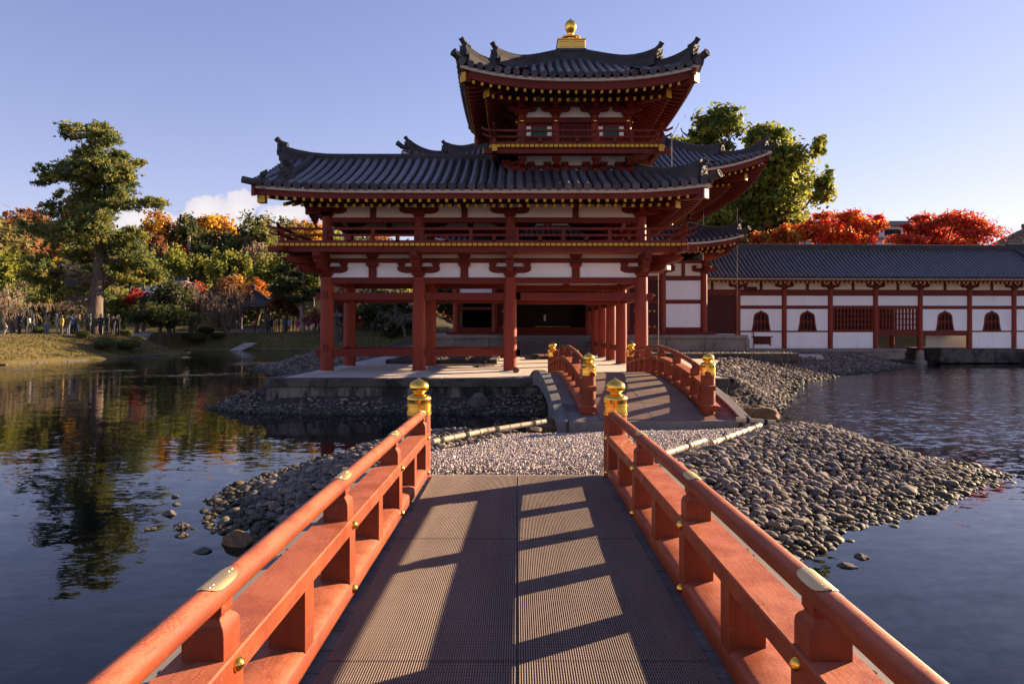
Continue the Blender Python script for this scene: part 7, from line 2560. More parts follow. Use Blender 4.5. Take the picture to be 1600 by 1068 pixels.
G = 'clipped evergreen trees in a row below the hill'
for args in (
    ('hedge_tree', 'first lit evergreen of the row behind the pavilion, widest and next to the white house', 96, 272, 388, 62, 62, GREEN_Y, 3200, 231, 0.34, 9, G),
    ('hedge_tree', 'second evergreen of the row, shorter, between two broad ones', 98, 318, 394, 36, 56, GREEN_Y, 1800, 232, 0.34, 7, G),
    ('hedge_tree', 'third evergreen of the row with the tallest lit top', 96, 350, 390, 48, 58, GREEN_Y, 2600, 233, 0.34, 8, G),
    ('hedge_tree', 'fourth evergreen of the row above the bare weeping tree', 97, 378, 394, 40, 56, GREEN_Y, 2200, 234, 0.34, 8, G),
    ('hedge_tree', 'fifth evergreen of the row above the pavilion roof', 95, 416, 396, 56, 56, GREEN_Y, 2600, 235, 0.34, 8, G),
    ('hedge_tree', 'sixth evergreen of the row beside the balcony corner', 96, 452, 398, 44, 54, GREEN_Y, 2000, 236, 0.34, 7, G),
    ('hedge_tree', 'seventh evergreen of the row behind the gallery corner column', 97, 488, 402, 42, 54, GREEN_Y[:2] + OLIVE, 1800, 237, 0.34, 7, G),
    ('round_tree', 'large bright yellow green tree at the left edge behind the bare tan tree', 68, 18, 390, 78, 80, GREEN_Y, 5000, 241, 0.27, 10, None),
    ('round_tree', 'smaller yellow green tree left of the big pine', 72, 72, 404, 34, 60, GREEN_Y, 2200, 242, 0.27, 7, None),
    ('round_tree', 'yellow green bush tree right behind the pine trunk', 74, 190, 440, 60, 60, GREEN_Y + OLIVE, 2600, 243, 0.26, 8, None),
    ('round_tree', 'sunlit small tree with yellow leaves at the right edge of the pine boughs', 84, 222, 404, 30, 26, GREEN_Y + YELLOW, 1000, 244, 0.3, 5, None),
    ('garden_tree', 'dark green garden tree in shade right of the pine trunk', 70, 262, 436, 92, 56, GREEN_D + [(0.05, 0.06, 0.02)], 3600, 245, 0.24, 9, None),
    ('garden_tree', 'low dark spreading tree in shade between pine and bare weeping tree', 66, 250, 474, 110, 34, GREEN_D, 3200, 246, 0.22, 9, None),
    ('maple_tree', 'small crimson maple beside the dark garden tree right of the pine', 72, 215, 452, 34, 30, CRIM, 1300, 247, 0.22, 6, None),
    ('maple_tree', 'crimson maple behind the bare weeping tree', 76, 300, 440, 48, 36, CRIM + [(0.30, 0.05, 0.02)], 1800, 248, 0.22, 7, None),
    ('maple_tree', 'orange brown maple left of the pavilion roof', 82, 364, 432, 62, 44, RUST + ORANGE[1:2], 2600, 249, 0.25, 8, None),
    ('maple_tree', 'glowing orange maple right above the pavilion roof tip', 86, 402, 438, 40, 30, [(0.42, 0.10, 0.015), (0.46, 0.15, 0.02)], 1500, 250, 0.25, 6, None),
    ('maple_tree', 'rusty maple in shade right of the pavilion', 80, 446, 450, 56, 44, RUST + [(0.2, 0.04, 0.02)], 2200, 251, 0.25, 7, None),
    ('maple_tree', 'dark red maple seen between the first two gallery columns', 76, 538, 440, 60, 66, CRIM + RUST, 2400, 252, 0.25, 8, None),
    ('maple_tree', 'low pinkish maple in shade beside the gallery corner column', 74, 492, 484, 40, 22, [(0.20, 0.06, 0.05), (0.24, 0.08, 0.05)], 900, 253, 0.2, 5, None),
    ('garden_tree', 'dark tree filling the shade behind the pavilion', 92, 400, 452, 130, 60, GREEN_D, 3600, 254, 0.34, 9, None),
    ('garden_tree', 'dark tree filling the shade seen between the gallery columns', 90, 600, 446, 130, 74, GREEN_D + BROWN[2:], 3800, 255, 0.34, 9, None),
    ('garden_tree', 'dark tree filling the shade behind the left lawn', 80, 120, 458, 120, 50, GREEN_D, 3000, 256, 0.28, 8, None),
    ('garden_tree', 'deep green garden tree low behind the third gallery column', 72, 622, 490, 60, 40, GREEN_D, 1800, 257, 0.22, 7, None),
):
    hill_tree(*args)

# slender pines near the pavilion
def small_pine(label, D, px, py_top, py_bot, pads_px, seed, pal, bark):
    ft = foot_at(px, D)
    s_ = D / 1067
    r = np.random.default_rng(seed)
    pads = []
    for (a, b, c, d) in pads_px:
        p = Vector(P_(a, b, D, ft)); p.y += r.uniform(-1.2, 1.2)
        pads.append((tuple(p), (c * s_, c * s_, d * s_)))
    tk = [Vector(P_(a, b, D, ft)) for a, b in ((px, py_bot), (px - 3, (py_top + py_bot) / 2 + 12), (px + 1, (py_top * 2 + py_bot) / 3), (px + 2, py_top))]
    tk[0].z = -0.4
    return needle_tree('pine_tree', label, ft, pads, tk, pal, 1700, 0.33, seed, tr=(0.24, 0.07), bark=bark)


DARKPINE = [(0.035, 0.05, 0.018), (0.05, 0.062, 0.02), (0.07, 0.075, 0.022)]
small_pine('slim garden pine with mottled pale trunk right of the pavilion', 78, 473, 404, 515, [(474, 410, 22, 8), (448, 424, 26, 7), (492, 428, 24, 7), (462, 440, 28, 7), (438, 452, 24, 6), (488, 456, 24, 7), (470, 468, 20, 5)], 261, DARKPINE, M_PALEBARK)
small_pine('spreading dark pine in shade seen between second and third gallery columns', 74, 606, 470, 520, [(610, 474, 30, 8), (580, 486, 26, 7), (632, 490, 26, 8), (604, 500, 30, 7)], 262, DARKPINE, M_PALEBARK)
bare_tree('weeping_tree', 'bare weeping tree with drooping twigs left of the pavilion', foot_at(357, 71), 6.0, 7.4, 263, M_TWIG, 0.42, 10, 10, 7, 0.26, lean=-0.7)
bare_tree('weeping_tree', 'smaller bare tree with reddish twigs behind the weeping tree', foot_at(306, 76), 6.0, 6.5, 264, M_TWIG, 0.3, 9, 9, 6, 0.2)
bare_tree('weeping_tree', 'sunlit tan leafless tree at the left edge', foot_at(5, 60), 5.4, 7.2, 265, M_TANTWIG, 0.22, 12, 12, 9, 0.15)
bare_tree('weeping_tree', 'brown leafless tree between the tan tree and the pine trunk', foot_at(112, 64), 4.6, 6.5, 266, M_TWIG, 0.12, 10, 9, 6, 0.15)
bare_tree('bare_tree', 'pale twisted leafless tree seen between second and third gallery columns', foot_at(642, 67.5), 4.6, 5.6, 267, M_TWIG, 0.2, 8, 8, 4, 0.20, lean=-0.8)

# far wood that covers the hill as one mass
r = np.random.default_rng(300)
Vs, Fs, Cs = [], [], []
off = 0
pals = [GREEN_D, GREEN_D, OLIVE, RUST, BROWN, OLIVE, GREEN_D]
for i in range(330):
    x, y = (r.uniform(-215, 0), r.uniform(112, 232)) if i < 210 else (r.uniform(-210, -88), r.uniform(92, 150))
    if x > -5 - (y - 112) * 0.1: continue
    gz = ground_z(x, y)
    h = r.uniform(6.5, 10)
    # stay under the skyline of the named trees
    zmax = 2.2 + (512 - (352 + 30 * r.random() if y > 168 else 392 + 25 * r.random())) * y / 1067
    if i >= 210: zmax = gz + h
    top = min(gz + h, zmax)
    w = r.uniform(3.2, 5.0)
    P, Nn, cid, k = blob_points([((x, y, top - h * 0.4), (w, w, h * 0.42)), ((x + r.uniform(-2, 2), y - 1, top - h * 0.65), (w, w, h * 0.38))], 420, r, 26, 0.26, 0.5)
    c = pick_cols(pals[r.integers(0, len(pals))], k, r, 0.25)[cid]
    me = leaf_cloud('tmp', P, Nn, 0.9 * r.uniform(0.7, 1.3, len(P)), c, M_LEAF, r)
    v = np.empty(len(me.vertices) * 3, np.float32); me.vertices.foreach_get('co', v)
    Vs.append(v.reshape(-1, 3)); Fs.append(np.arange(len(P) * 4).reshape(-1, 4) + off); Cs.append(np.repeat(c, 4, 0)); off += len(P) * 4
    bpy.data.meshes.remove(me)
me = np_mesh('hillside_wood', np.concatenate(Vs), np.concatenate(Fs), np.concatenate(Cs)); me.materials.append(M_LEAF)
o = link('hillside_wood', me); o['kind'] = 'stuff'; tag(o, 'mixed autumn wood covering the hill at left', 'woodland')

# trees of the garden behind the hall; their shade falls over the far bank
G = 'garden trees hidden behind the hall'
gt = broadleaf('shade_tree', 'dark broadleaf tree of the garden behind the hall', (3, 73, 1.4), [((0, 0, 8.5), (4.2, 4.2, 4.0)), ((2.4, 1, 6.5), (3.2, 3.2, 3.0)), ((-2.4, -1, 6.8), (3.2, 3.2, 3.0)), ((0, 2, 5), (3.4, 3.0, 2.6))], 5.0, GREEN_D + OLIVE, 3600, 0.42, 310, G, tr=0.35)
gk = kids_of(gt)
rr = np.random.default_rng(311)
for (x, y, k) in ((3, 71, 0.85), (9, 73, 1.1), (-3, 80, 1.0), (8, 77, 1.15), (14, 84, 1.25), (20, 90, 1.4), (27, 97, 1.5), (10, 92, 1.3), (2, 88, 1.1), (33, 104, 1.6), (4, 97, 1.4), (-2, 96, 1.25), (-8, 94, 1.1), (17, 99, 1.5), (22, 106, 1.6), (12, 104, 1.4), (40, 112, 1.7), (30, 116, 1.7)):
    copy_tree(gt, (x, y, 1.4), float(rr.uniform(0, 6.28)), scale=k, kids=gk)

# short grass on the banks
r = np.random.default_rng(77)
gx, gy = r.uniform(-52, -27, 26000), r.uniform(36, 60, 26000)
gx2, gy2 = r.uniform(-38, -6, 16000), r.uniform(66.8, 78, 16000)
gx, gy = np.concatenate([gx, gx2]), np.concatenate([gy, gy2])
sdl = poly_sd(gx, gy, LAND)
kp = (sdl > 0.3) & (sdl < 9)
gx, gy = gx[kp], gy[kp]
gz = z_land(gx, gy)
n = len(gx)
an = r.uniform(0, PI, n); hh = r.uniform(0.05, 0.13, n); ww = r.uniform(0.03, 0.08, n)
B = np.stack([gx, gy, gz], 1); t_ = np.stack([np.cos(an), np.sin(an), 0 * an], 1)
tip = B + np.stack([r.normal(0, 0.05, n), r.normal(0, 0.05, n), hh], 1)
V = np.stack([B - t_ * ww[:, None], B + t_ * ww[:, None], tip], 1).reshape(-1, 3)
c = pick_cols([(0.12, 0.10, 0.028), (0.16, 0.12, 0.045), (0.09, 0.09, 0.022), (0.20, 0.15, 0.07)], n, r, 0.25)
me = np_mesh('grass', V, np.arange(n * 3).reshape(n, 3), np.repeat(c, 3, 0)); me.materials.append(M_LEAF)
o = link('grass', me); o['kind'] = 'stuff'; tag(o, 'short dry winter grass on the lawn banks across the pond', 'grass')

# ------------------------------------------------------------------ clipped bushes on the banks
def bush(px, py_base, w_px, h_px, D, label, seed, pal=None):
    s_ = D / 1067
    x = (px - 808) * s_
    z = ground_z(x, D)
    r = np.random.default_rng(seed)
    t = thing('clipped_bush', label, 'bush', (x, D, z), group='clipped bushes on the bank', local=True)
    W, H = w_px * s_ / 2, h_px * s_
    n = 2600
    d = r.normal(size=(n, 3)); d /= np.linalg.norm(d, axis=1)[:, None]
    d = d[d[:, 2] > -0.55]
    P = d * np.array([W, W * 0.9, H * 0.44]) * r.uniform(0.90, 1.02, len(d))[:, None] + np.array([0, 0, H * 0.60])
    k = pick_cols(pal or [(0.11, 0.13, 0.026), (0.14, 0.155, 0.028), (0.085, 0.105, 0.026)], len(P), r, 0.2)
    link('crown', leaf_cloud('crown', P, d, 0.10 * r.uniform(0.7, 1.3, len(P)), k, M_LEAF, r, 1.3, 0.45), t)
    m = MB()
    m.lathe((0, 0, H * 0.60), [(W * 0.2, -H * 0.40), (W * 0.7, -H * 0.30), (W * 0.90, -H * 0.1), (W * 0.90, H * 0.12), (W * 0.7, H * 0.30), (W * 0.3, H * 0.38)], 16)
    m.build('inner_mass', plain('bush_core', (0.03, 0.035, 0.012), 0.95), t, 60)
    m = MB()
    for q in range(5):
        an = q * 1.3
        m.tube([(math.cos(an) * 0.1, math.sin(an) * 0.1, -0.2), (math.cos(an) * W * 0.45, math.sin(an) * W * 0.4, H * 0.35)], 0.035, 6)
    m.build('stem', M_BARK, t)


bush(130, 531, 20, 12, 51.5, 'small clipped bush nearest the water left of the other two', 401)
bush(164, 535, 30, 17, 50.5, 'middle clipped bush on stems on the lawn below the visitors', 402)
bush(201, 530, 34, 17, 52.5, 'flat topped clipped bush at the right of the lawn', 403)
bush(194, 520, 24, 14, 58, 'clipped bush behind the flat topped one under the pine', 404)
bush(214, 521, 22, 10, 59, 'low clipped bush at the far right behind the flat topped one', 405)
D2 = [(0.05, 0.06, 0.018), (0.06, 0.072, 0.018)]
bush(294, 519, 20, 12, 69.5, 'round clipped bush on the far bank left of the weeping tree', 406, D2)
bush(322, 514, 24, 12, 71.5, 'clipped bush on the far bank directly behind another', 407, D2)
bush(308, 528, 28, 16, 68.6, 'largest clipped bush low on the far bank', 408, D2)
bush(340, 517, 18, 10, 70, 'small clipped bush next to the weeping tree trunk', 409, D2)
bush(60, 512, 20, 10, 62, 'clipped bush behind the visitors at left', 410)

# ------------------------------------------------------------------ pavilion
pv = thing('garden_pavilion', 'small open pavilion with square tiled roof and knob finial on the far bank', 'pavilion', (-32.5, 84, 1.75), R(12), local=True)
for (x, y) in ((-1.7, -1.7), (1.7, -1.7), (1.7, 1.7), (-1.7, 1.7)):
    m = MB(); m.tube([(x, y, 0.3), (x, y, 3.2)], 0.16, 12); m.build('post', M_GREYWOOD, pv, 40)
for (a, b) in (((-1.7, -1.7), (1.7, -1.7)), ((1.7, -1.7), (1.7, 1.7)), ((1.7, 1.7), (-1.7, 1.7)), ((-1.7, 1.7), (-1.7, -1.7))):
    m = MB(); m.bar((*a, 3.05), (*b, 3.05), 0.16, 0.24); m.build('beam', M_GREYWOOD, pv)
m = MB(); m.box(-2.2, 2.2, -2.2, 2.2, -0.6, 0.3); m.build('plinth', M_PODIUM, pv, bevel=0.03)
m = MB(); m.box(-1.3, 1.3, 0.9, 1.3, 0.3, 0.75); m.build('bench', M_GREYWOOD, pv)
pr = MB(); pr.box(-0.1, 0.1, -0.1, 0.1, 4.6, 4.7)
p_roof = pr.build('roof', M_PAN, pv)
ap = MB()
pprof = lambda d: 3.15 + 1.95 * (d / 2.9) * (0.72 + 0.28 * d / 2.9)
for dA, dO in SIDES:
    A, O_ = Vector(dA), Vector(dO)
    h = 3.0
    lf = lambda s, d: 0.22 * (abs(s) / 3.0) ** 2.5 * max(0, 1 - d / 2)
    pn = roof_face(p_roof, O_ * h, A, -O_, -h + 0.05, h - 0.05, pprof, lf, lambda s: min(2.85, h - abs(s)), 0.30, 0.095, rows='stuff', course=0.4)
    ap.add(pn.v, pn.f)
    eave(pv, O_ * h, A, -O_, -h, h - 0.15, lambda s, d: lf(s, 0), (2.92, 3.04, 3.12), 10)
    soffit(pv, O_ * h, A, -O_, [-h, h], zero, 2.98, 0.2, 3.2, 1.4)
me = ap.mesh('roof'); me.materials.append(M_PAN); p_roof.data = me
for (ox, oy) in ((-1, -1), (1, -1), (1, 1), (-1, 1)):
    ridge(p_roof, [(ox * (3.0 - d), oy * (3.0 - d), pprof(d) + 0.22 * ((3 - d) / 3) ** 2.5 * max(0, 1 - d / 2)) for d in np.linspace(0.1, 2.8, 8)], 0.26, 0.2, 2, 'hip_ridge')
m = MB(); m.lathe((0, 0, 4.85), [(0.42, 0), (0.42, 0.25), (0.2, 0.30), (0.16, 0.42), (0.32, 0.55), (0.36, 0.72), (0.25, 0.92), (0.05, 1.05)], 16); m.build('roof_knob', M_RIDGE, pv, 40)

# floating ramp, notice, lanterns, posts of the path
p0 = px3(360, 548, 66.2)
rp_ = thing('float_ramp', 'small pale slatted ramp sloping from the far bank into the water', 'ramp', (p0.x, 66.0, 0.1))
for k in range(7):
    t_ = k / 6
    m = MB()
    m.bar((p0.x + 0.1 + 0.85 * t_, 65.9 + 1.2 * t_, 0.06 + 0.62 * t_), (p0.x + 1.25 + 0.95 * t_, 65.9 + 1.2 * t_, 0.06 + 0.62 * t_), 0.20, 0.05); m.build('slat', M_FARWALL, rp_)
for k in (0, 1):
    m = MB(); m.bar((p0.x + 0.15 + k, 65.85, 0.0), (p0.x + 1.0 + k * 1.1, 67.1, 0.60), 0.08, 0.08); m.build('bearer', M_GREYWOOD, rp_)
ln = thing('stone_lantern', 'dark stone lantern on the far bank seen right of the corner column', 'lantern', (*foot_at(526, 70)[:2], foot_at(526, 70)[2]), local=True)
for nm, prof in (('base', [(0.55, -0.2), (0.55, 0.2), (0.36, 0.28), (0.36, 0.4)]), ('shaft', [(0.26, 0.4), (0.22, 1.0), (0.26, 1.6)]), ('lamp_box', [(0.50, 1.6), (0.55, 1.75), (0.36, 1.8), (0.36, 2.25), (0.40, 2.3)]), ('cap', [(0.75, 2.3), (0.70, 2.42), (0.30, 2.68), (0.12, 2.75), (0.16, 2.9), (0.02, 3.05)])):
    m = MB(); m.lathe((0, 0, 0), prof, 6 if nm in ('cap', 'lamp_box') else 12); m.build(nm, M_DARKROCK, ln, 30)
for i, (a, D_) in enumerate(((18, 54.2), (44, 54.0), (97, 53.8), (470, 77.8), (500, 77.8), (412, 78), (440, 78), (520, 77.8), (545, 77.8), (580, 77.8), (615, 77.8))):
    f = foot_at(a, D_)
    m = MB(); m.lathe(f, [(0.05, -0.1), (0.05, 0.62), (0.03, 0.66)], 8)
    tag(m.build('path_post', M_GREYWOOD, None, 40), 'short dark post edging the path in front of the visitors on the bank', 'post', 'short posts along the visitors path')
f = foot_at(489, 78.4)
nb = thing('notice_sign', 'small white notice board on a post among the visitors by the pavilion', 'sign', f, local=True)
m = MB(); m.tube([(0, 0, 0), (0, 0, 0.85)], 0.035, 8); m.build('post', M_GREYWOOD, nb)
m = MB(); m.box(-0.28, 0.28, -0.06, -0.03, 0.78, 1.12); m.build('board', M_FARWALL, nb)
# stone edging along the lawn shore
M_EDGING = plain('shore_edging_stone', (0.075, 0.064, 0.052), 0.9)
m = MB()
pl = [(-50, 34), (-30.7, 40.5), (-29.4, 46.5), (-28.6, 52), (-27.7, 57), (-28.6, 59), (-31.5, 61), (-36, 63.2), (-37.5, 65.6), (-34, 67), (-22, 67.2), (-10, 67.2)]
for (a, b) in zip(pl[:-1], pl[1:]):
    a, b = Vector((*a, 0)), Vector((*b, 0))
    L = (b - a).length; q = 0.0
    while q < L:
        w = random.uniform(0.35, 0.7)
        c = a.lerp(b, min(1, (q + w / 2) / L))
        d = (b - a).normalized()
        jx = random.uniform(-0.06, 0.06)
        m.bar(c - d * (w / 2 - 0.03) + Vector((jx, jx, -0.08)), c + d * (w / 2 - 0.03) + Vector((jx, jx, -0.07)), 0.25, random.uniform(0.22, 0.32))
        q += w
o = m.build('shore_edging', M_EDGING, bank_ground, kind='stuff')

# ------------------------------------------------------------------ visitors
def person_mesh(pose):
    """one continuous skinned body, standing at the origin facing -Y; material slots: skin, top, legs, shoes"""
    J = {'pelvis': (0, 0, .92), 'waist': (0, .01, 1.08), 'chest': (0, .01, 1.30), 'neck': (0, 0, 1.46), 'head0': (0, -.015, 1.56), 'head1': (0, -.02, 1.66), 'crown': (0, 0, 1.72)}
    st = {'a': .10, 'b': .13, 'c': .09, 'd': .10, 'e': .16}[pose]
    fwd = .18 if pose == 'e' else 0.02
    for s, n in ((-1, 'l'), (1, 'r')):
        J['hip' + n] = (s * .09, 0, .88); J['knee' + n] = (s * st, -.02 - s * fwd * .6, .49); J['ank' + n] = (s * st, .02 - s * fwd, .08); J['toe' + n] = (s * (st + .02), -.14 - s * fwd, .04)
        J['sh' + n] = (s * .18, .01, 1.40)
    arms = {'a': (((.25, .03, 1.14), (.25, -.05, .88), (.25, -.07, .80)),) * 2,
            'b': (((.27, -.10, 1.20), (.13, -.28, 1.42), (.05, -.30, 1.52)),) * 2,
            'c': (((.26, -.02, 1.16), (.12, -.26, 1.16), (.04, -.31, 1.20)),) * 2,
            'd': (((.27, -.08, 1.20), (.12, -.27, 1.40), (.05, -.30, 1.50)), ((.25, .03, 1.14), (.26, -.04, .89), (.25, -.06, .81))),
            'e': (((.24, .10, 1.15), (.25, .02, .92), (.25, 0, .84)), ((.24, -.08, 1.15), (.24, -.18, .94), (.24, -.22, .87)))}[pose]
    for k, (s, n) in enumerate(((-1, 'l'), (1, 'r'))):
        for nm, p in zip(('elb', 'wri', 'hand'), arms[k]): J[nm + n] = (s * p[0], p[1], p[2])
    E = [('pelvis', 'waist'), ('waist', 'chest'), ('chest', 'neck'), ('neck', 'head0'), ('head0', 'head1'), ('head1', 'crown')]
    for n in 'lr': E += [('pelvis', 'hip' + n), ('hip' + n, 'knee' + n), ('knee' + n, 'ank' + n), ('ank' + n, 'toe' + n), ('chest', 'sh' + n), ('sh' + n, 'elb' + n), ('elb' + n, 'wri' + n), ('wri' + n, 'hand' + n)]
    RAD = {'pelvis': (.15, .12), 'waist': (.15, .115), 'chest': (.165, .12), 'neck': (.06, .06), 'head0': (.075, .085), 'head1': (.085, .10), 'crown': (.06, .07)}
    names = list(J)
    me = bpy.data.meshes.new('body')
    me.from_pydata([J[n] for n in names], [(names.index(a), names.index(b)) for a, b in E], [])
    o = bpy.data.objects.new('body_tmp', me); COL.objects.link(o)
    sk = o.modifiers.new('skin', 'SKIN'); sk.use_smooth_shade = True
    sb = o.modifiers.new('sub', 'SUBSURF'); sb.levels = 1; sb.render_levels = 1
    for n, d in zip(names, me.skin_vertices[0].data):
        k = n[:-1]
        r_ = RAD.get(n) or {'hip': (.10, .11), 'knee': (.07, .075), 'ank': (.055, .06), 'toe': (.045, .04), 'sh': (.085, .085), 'elb': (.058, .058), 'wri': (.045, .045), 'hand': (.042, .03)}[k]
        d.radius = r_
        d.use_root = (n == 'pelvis')
    dg = bpy.context.evaluated_depsgraph_get()
    dg.update()
    ev = o.evaluated_get(dg)
    out = bpy.data.meshes.new_from_object(ev)
    bpy.data.objects.remove(o); bpy.data.meshes.remove(me)
    hands = [Vector(J['handl']), Vector(J['handr'])]
    wr = [Vector(J['wril']), Vector(J['wrir'])]
    out.materials.clear()
    for _ in range(4): out.materials.append(M_BLACK)
    for p in out.polygons:
        c = p.center
        if min((c - h).length for h in hands) < 0.07: i = 0
        elif c.z > 1.47 and abs(c.x) < .13 and c.y > -.22: i = 0
        elif c.z > 0.90 or min((c - h).length for h in wr) < 0.12: i = 1
        elif c.z > 0.10: i = 2
        else: i = 3
        p.material_index = i
        p.use_smooth = True
    return out


BODIES = {k: person_mesh(k) for k in 'abcde'}
hm = MB()
hm.lathe((0, .012, 1.60), [(.085, -.10), (.108, -.03), (.112, .05), (.100, .11), (.06, .15), (.01, .165)], 14)
HAIR = hm.mesh('hair', 50)
hv = np.array([v.co[:] for v in HAIR.vertices])
for v in HAIR.vertices:
    if v.co.y < -0.045 and v.co.z < 1.685: v.co.y = -0.045 + (v.co.y + 0.045) * 0.15
HAIR.materials.append(M_BLACK)
fm = MB(); fm.lathe((0, -.105, 1.585), [(.016, 0), (.012, .022), (.002, .034)], 8, (0, -1, 0))
for s in (-1, 1): fm.lathe((s * .034, -.112, 1.625), [(.010, 0), (.007, .006)], 8, (0, -1, 0))
fm.box(-.024, .024, -.122, -.110, 1.545, 1.553)
FACE = fm.mesh('face', 40); FACE.materials.append(M_BLACK)
mk = MB(); mk.lathe((0, -.088, 1.565), [(.062, 0), (.058, .03), (.03, .048), (.005, .052)], 12, (0, -1, 0)); MASK = mk.mesh('mask', 50); MASK.materials.append(M_BLACK)
ct = MB(); ct.lathe((0, 0.01, 0), [(.215, .78), (.20, .95), (.175, 1.08), (.19, 1.28), (.17, 1.42), (.07, 1.49)], 16); COAT = ct.mesh('coat', 50)
for v in COAT.vertices: v.co.y = v.co.y * 0.78 + 0.005
COAT.materials.append(M_BLACK)
ph = MB(); ph.box(-.075, .075, -.335, -.315, 1.48, 1.56); PHONE = ph.mesh('phone'); PHONE.materials.append(M_BLACK)
bg_ = MB(); bg_.lathe((0, .20, 1.20), [(.10, -.20), (.14, -.15), (.14, .12), (.09, .18)], 10); BAG = bg_.mesh('backpack', 40); BAG.materials.append(M_BLACK)
SKIN = plain('skin', (0.50, 0.32, 0.23), 0.6); HAIRM = plain('black_hair', (0.015, 0.012, 0.011), 0.5); WHITE = plain('white_cloth', (0.72, 0.70, 0.70)); SHOE = plain('dark_shoe', (0.03, 0.028, 0.028))
CLOTH = {n: plain(n + '_cloth', c) for n, c in dict(black=(.014, .013, .014), charcoal=(.035, .034, .037), navy=(.02, .026, .055), blue=(.07, .12, .24), jeans=(.10, .15, .24), paleblue=(.30, .38, .50), khaki=(.24, .20, .12), beige=(.40, .32, .23), grey=(.22, .21, .21), white=(.68, .66, .66),
                                                       green=(.05, .09, .05), yellow=(.55, .40, .04), brown=(.20, .11, .06), red=(.45, .02, .02), pink=(.55, .10, .20), magenta=(.30, .03, .12), tan=(.36, .25, .16), lilac=(.28, .26, .38)).items()}


def slot_mat(o, i, m):
    o.material_slots[i].link = 'OBJECT'; o.material_slots[i].material = m


def person(px, D, pose, top, legs, label, face=None, h=1.66, coat=False, mask=False, bag=None, hair=None, group=None):
    x = (px - 808) * D / 1067
    z = ground_z(x, D) + 0.02
    if face is None: face = math.atan2(-x, D) * -1 * 0.8 + random.uniform(-.4, .4)
    t = thing('person', label, 'person', (x, D, z), face, group, local=True)
    t.scale = (h / 1.74,) * 3
    b = link('body', BODIES[pose], t)
    for i, m in enumerate((SKIN, CLOTH[top], CLOTH[legs], SHOE)): slot_mat(b, i, m)
    o = link('hair', HAIR, t); slot_mat(o, 0, CLOTH[hair] if hair else HAIRM)
    o = link('face', FACE, t); slot_mat(o, 0, CLOTH['brown'])
    if mask: o = link('mask', MASK, t); slot_mat(o, 0, WHITE)
    if coat: o = link('coat', COAT, t); slot_mat(o, 0, CLOTH[top])
    if pose in 'bd': o = link('phone', PHONE, t); slot_mat(o, 0, CLOTH['black'])
    if bag: o = link('backpack', BAG, t); slot_mat(o, 0, CLOTH[bag])
    return t


GV = 'visitors on the left bank under the pine'
V1 = [(30, 54.6, 'c', 'black', 'black', 'visitor in black with white mask at the far left, hands together', dict(mask=True, h=1.78)),
      (41, 55.2, 'c', 'black', 'charcoal', 'visitor in black coat holding a white bag, second from left', dict(coat=True, bag='white')),
      (51, 54.8, 'e', 'charcoal', 'charcoal', 'visitor in dark long coat walking right, third from left', dict(coat=True, h=1.62)),
      (73, 54.4, 'b', 'khaki', 'jeans', 'visitor in khaki jacket and blue jeans taking a picture', dict(h=1.64)),
      (89, 55.0, 'c', 'beige', 'beige', 'visitor in beige coat wearing a white knitted hat', dict(coat=True, hair='white', h=1.7)),
      (96, 55.8, 'a', 'yellow', 'brown', 'visitor in yellow and brown next to the white hat', dict(h=1.6)),
      (106, 56.2, 'a', 'charcoal', 'jeans', 'visitor in dark top and jeans half hidden behind others', dict(h=1.62)),
      (114, 54.8, 'b', 'blue', 'black', 'visitor in blue jacket with raised phone in the middle of the group', dict(h=1.68)),
      (123, 54.9, 'a', 'brown', 'paleblue', 'visitor with long brown hair top and pale blue trousers', dict(h=1.64, hair='brown')),
      (132, 55.4, 'd', 'khaki', 'yellow', 'visitor in khaki coat and yellow skirt', dict(coat=True, h=1.62)),
      (140, 55.0, 'a', 'green', 'black', 'visitor in green jacket with mask next to the pine trunk', dict(mask=True, h=1.72)),
      (157, 55.6, 'c', 'navy', 'charcoal', 'visitor in dark padded jacket right of the pine trunk', dict(coat=True, bag='grey', h=1.7)),
      (168, 55.8, 'c', 'black', 'navy', 'visitor in black jacket, third from the right of the group', dict(h=1.74)),
      (176, 56.4, 'a', 'charcoal', 'charcoal', 'shorter visitor in grey between two in black', dict(h=1.58)),
      (184, 55.4, 'b', 'black', 'black', 'visitor in black with phone raised at the right end of the group', dict(h=1.74))]
for (a, D_, po, tp, lg, lab, kw) in V1:
    person(a, D_, po, tp, lg, lab, group=GV, **kw)
GV = 'visitors near the pavilion on the far bank'
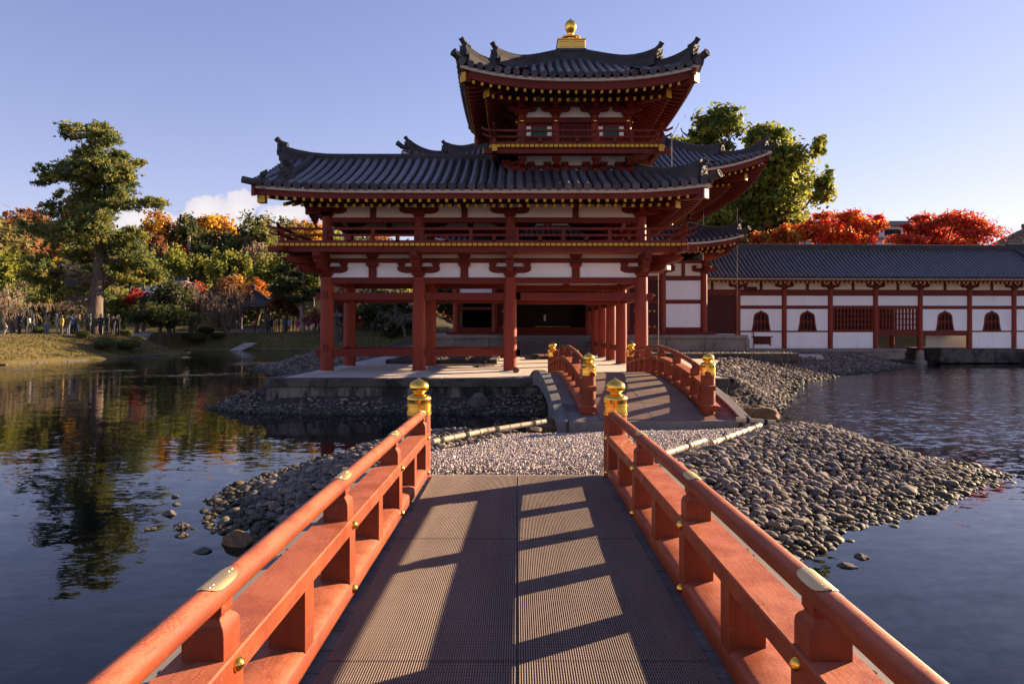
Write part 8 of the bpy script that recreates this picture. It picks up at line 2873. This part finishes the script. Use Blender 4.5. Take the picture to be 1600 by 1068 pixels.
V2 = [(398, 79.0, 'c', 'pink', 'black', 'visitor in bright pink jacket beside the pavilion', {}),
      (407, 79.4, 'a', 'navy', 'jeans', 'visitor in navy right next to the pink jacket', {}),
      (418, 79.0, 'a', 'charcoal', 'black', 'tall visitor in dark clothes standing alone right of the pavilion', dict(h=1.74)),
      (430, 79.0, 'a', 'tan', 'tan', 'visitor in a long tan coat seen from behind', dict(coat=True)),
      (436, 79.6, 'a', 'black', 'black', 'visitor in black right next to the tan coat', {}),
      (443, 78.6, 'c', 'blue', 'grey', 'visitor in blue jacket and grey trousers', dict(h=1.6)),
      (452, 78.6, 'a', 'lilac', 'navy', 'visitor in lilac grey coat', dict(coat=True)),
      (458, 79.9, 'a', 'charcoal', 'charcoal', 'tall visitor in charcoal behind the lilac coat', dict(h=1.76)),
      (465, 79.0, 'e', 'magenta', 'magenta', 'visitor in magenta coat walking', dict(coat=True, h=1.6)),
      (472, 79.4, 'a', 'black', 'charcoal', 'visitor in black left of the red jacket', {}),
      (476, 78.7, 'c', 'red', 'jeans', 'visitor in red jacket and jeans', dict(bag='red')),
      (482, 79.2, 'a', 'navy', 'jeans', 'visitor in navy jacket right of the red jacket', {}),
      (498, 79.0, 'c', 'white', 'black', 'visitor in white top beside the gallery corner column', {}),
      (424, 80.2, 'a', 'black', 'black', 'visitor in black standing behind the tan coat', dict(h=1.7)),
      (447, 80.2, 'b', 'charcoal', 'black', 'visitor in charcoal with raised phone at the back', dict(h=1.7)),
      (586, 79.2, 'c', 'red', 'black', 'visitor in red seen between second and third gallery columns', {}),
      (592, 79.6, 'a', 'white', 'navy', 'visitor in white seen between second and third gallery columns', dict(h=1.58)),
      (296, 74.0, 'a', 'charcoal', 'navy', 'visitor in dark clothes behind the weeping tree', {}),
      (272, 74.5, 'c', 'black', 'black', 'visitor in black in the shade left of the weeping tree', {})]
for (a, D_, po, tp, lg, lab, kw) in V2:
    person(a, D_, po, tp, lg, lab, group=GV, face=random.uniform(-2.6, 2.6), **kw)
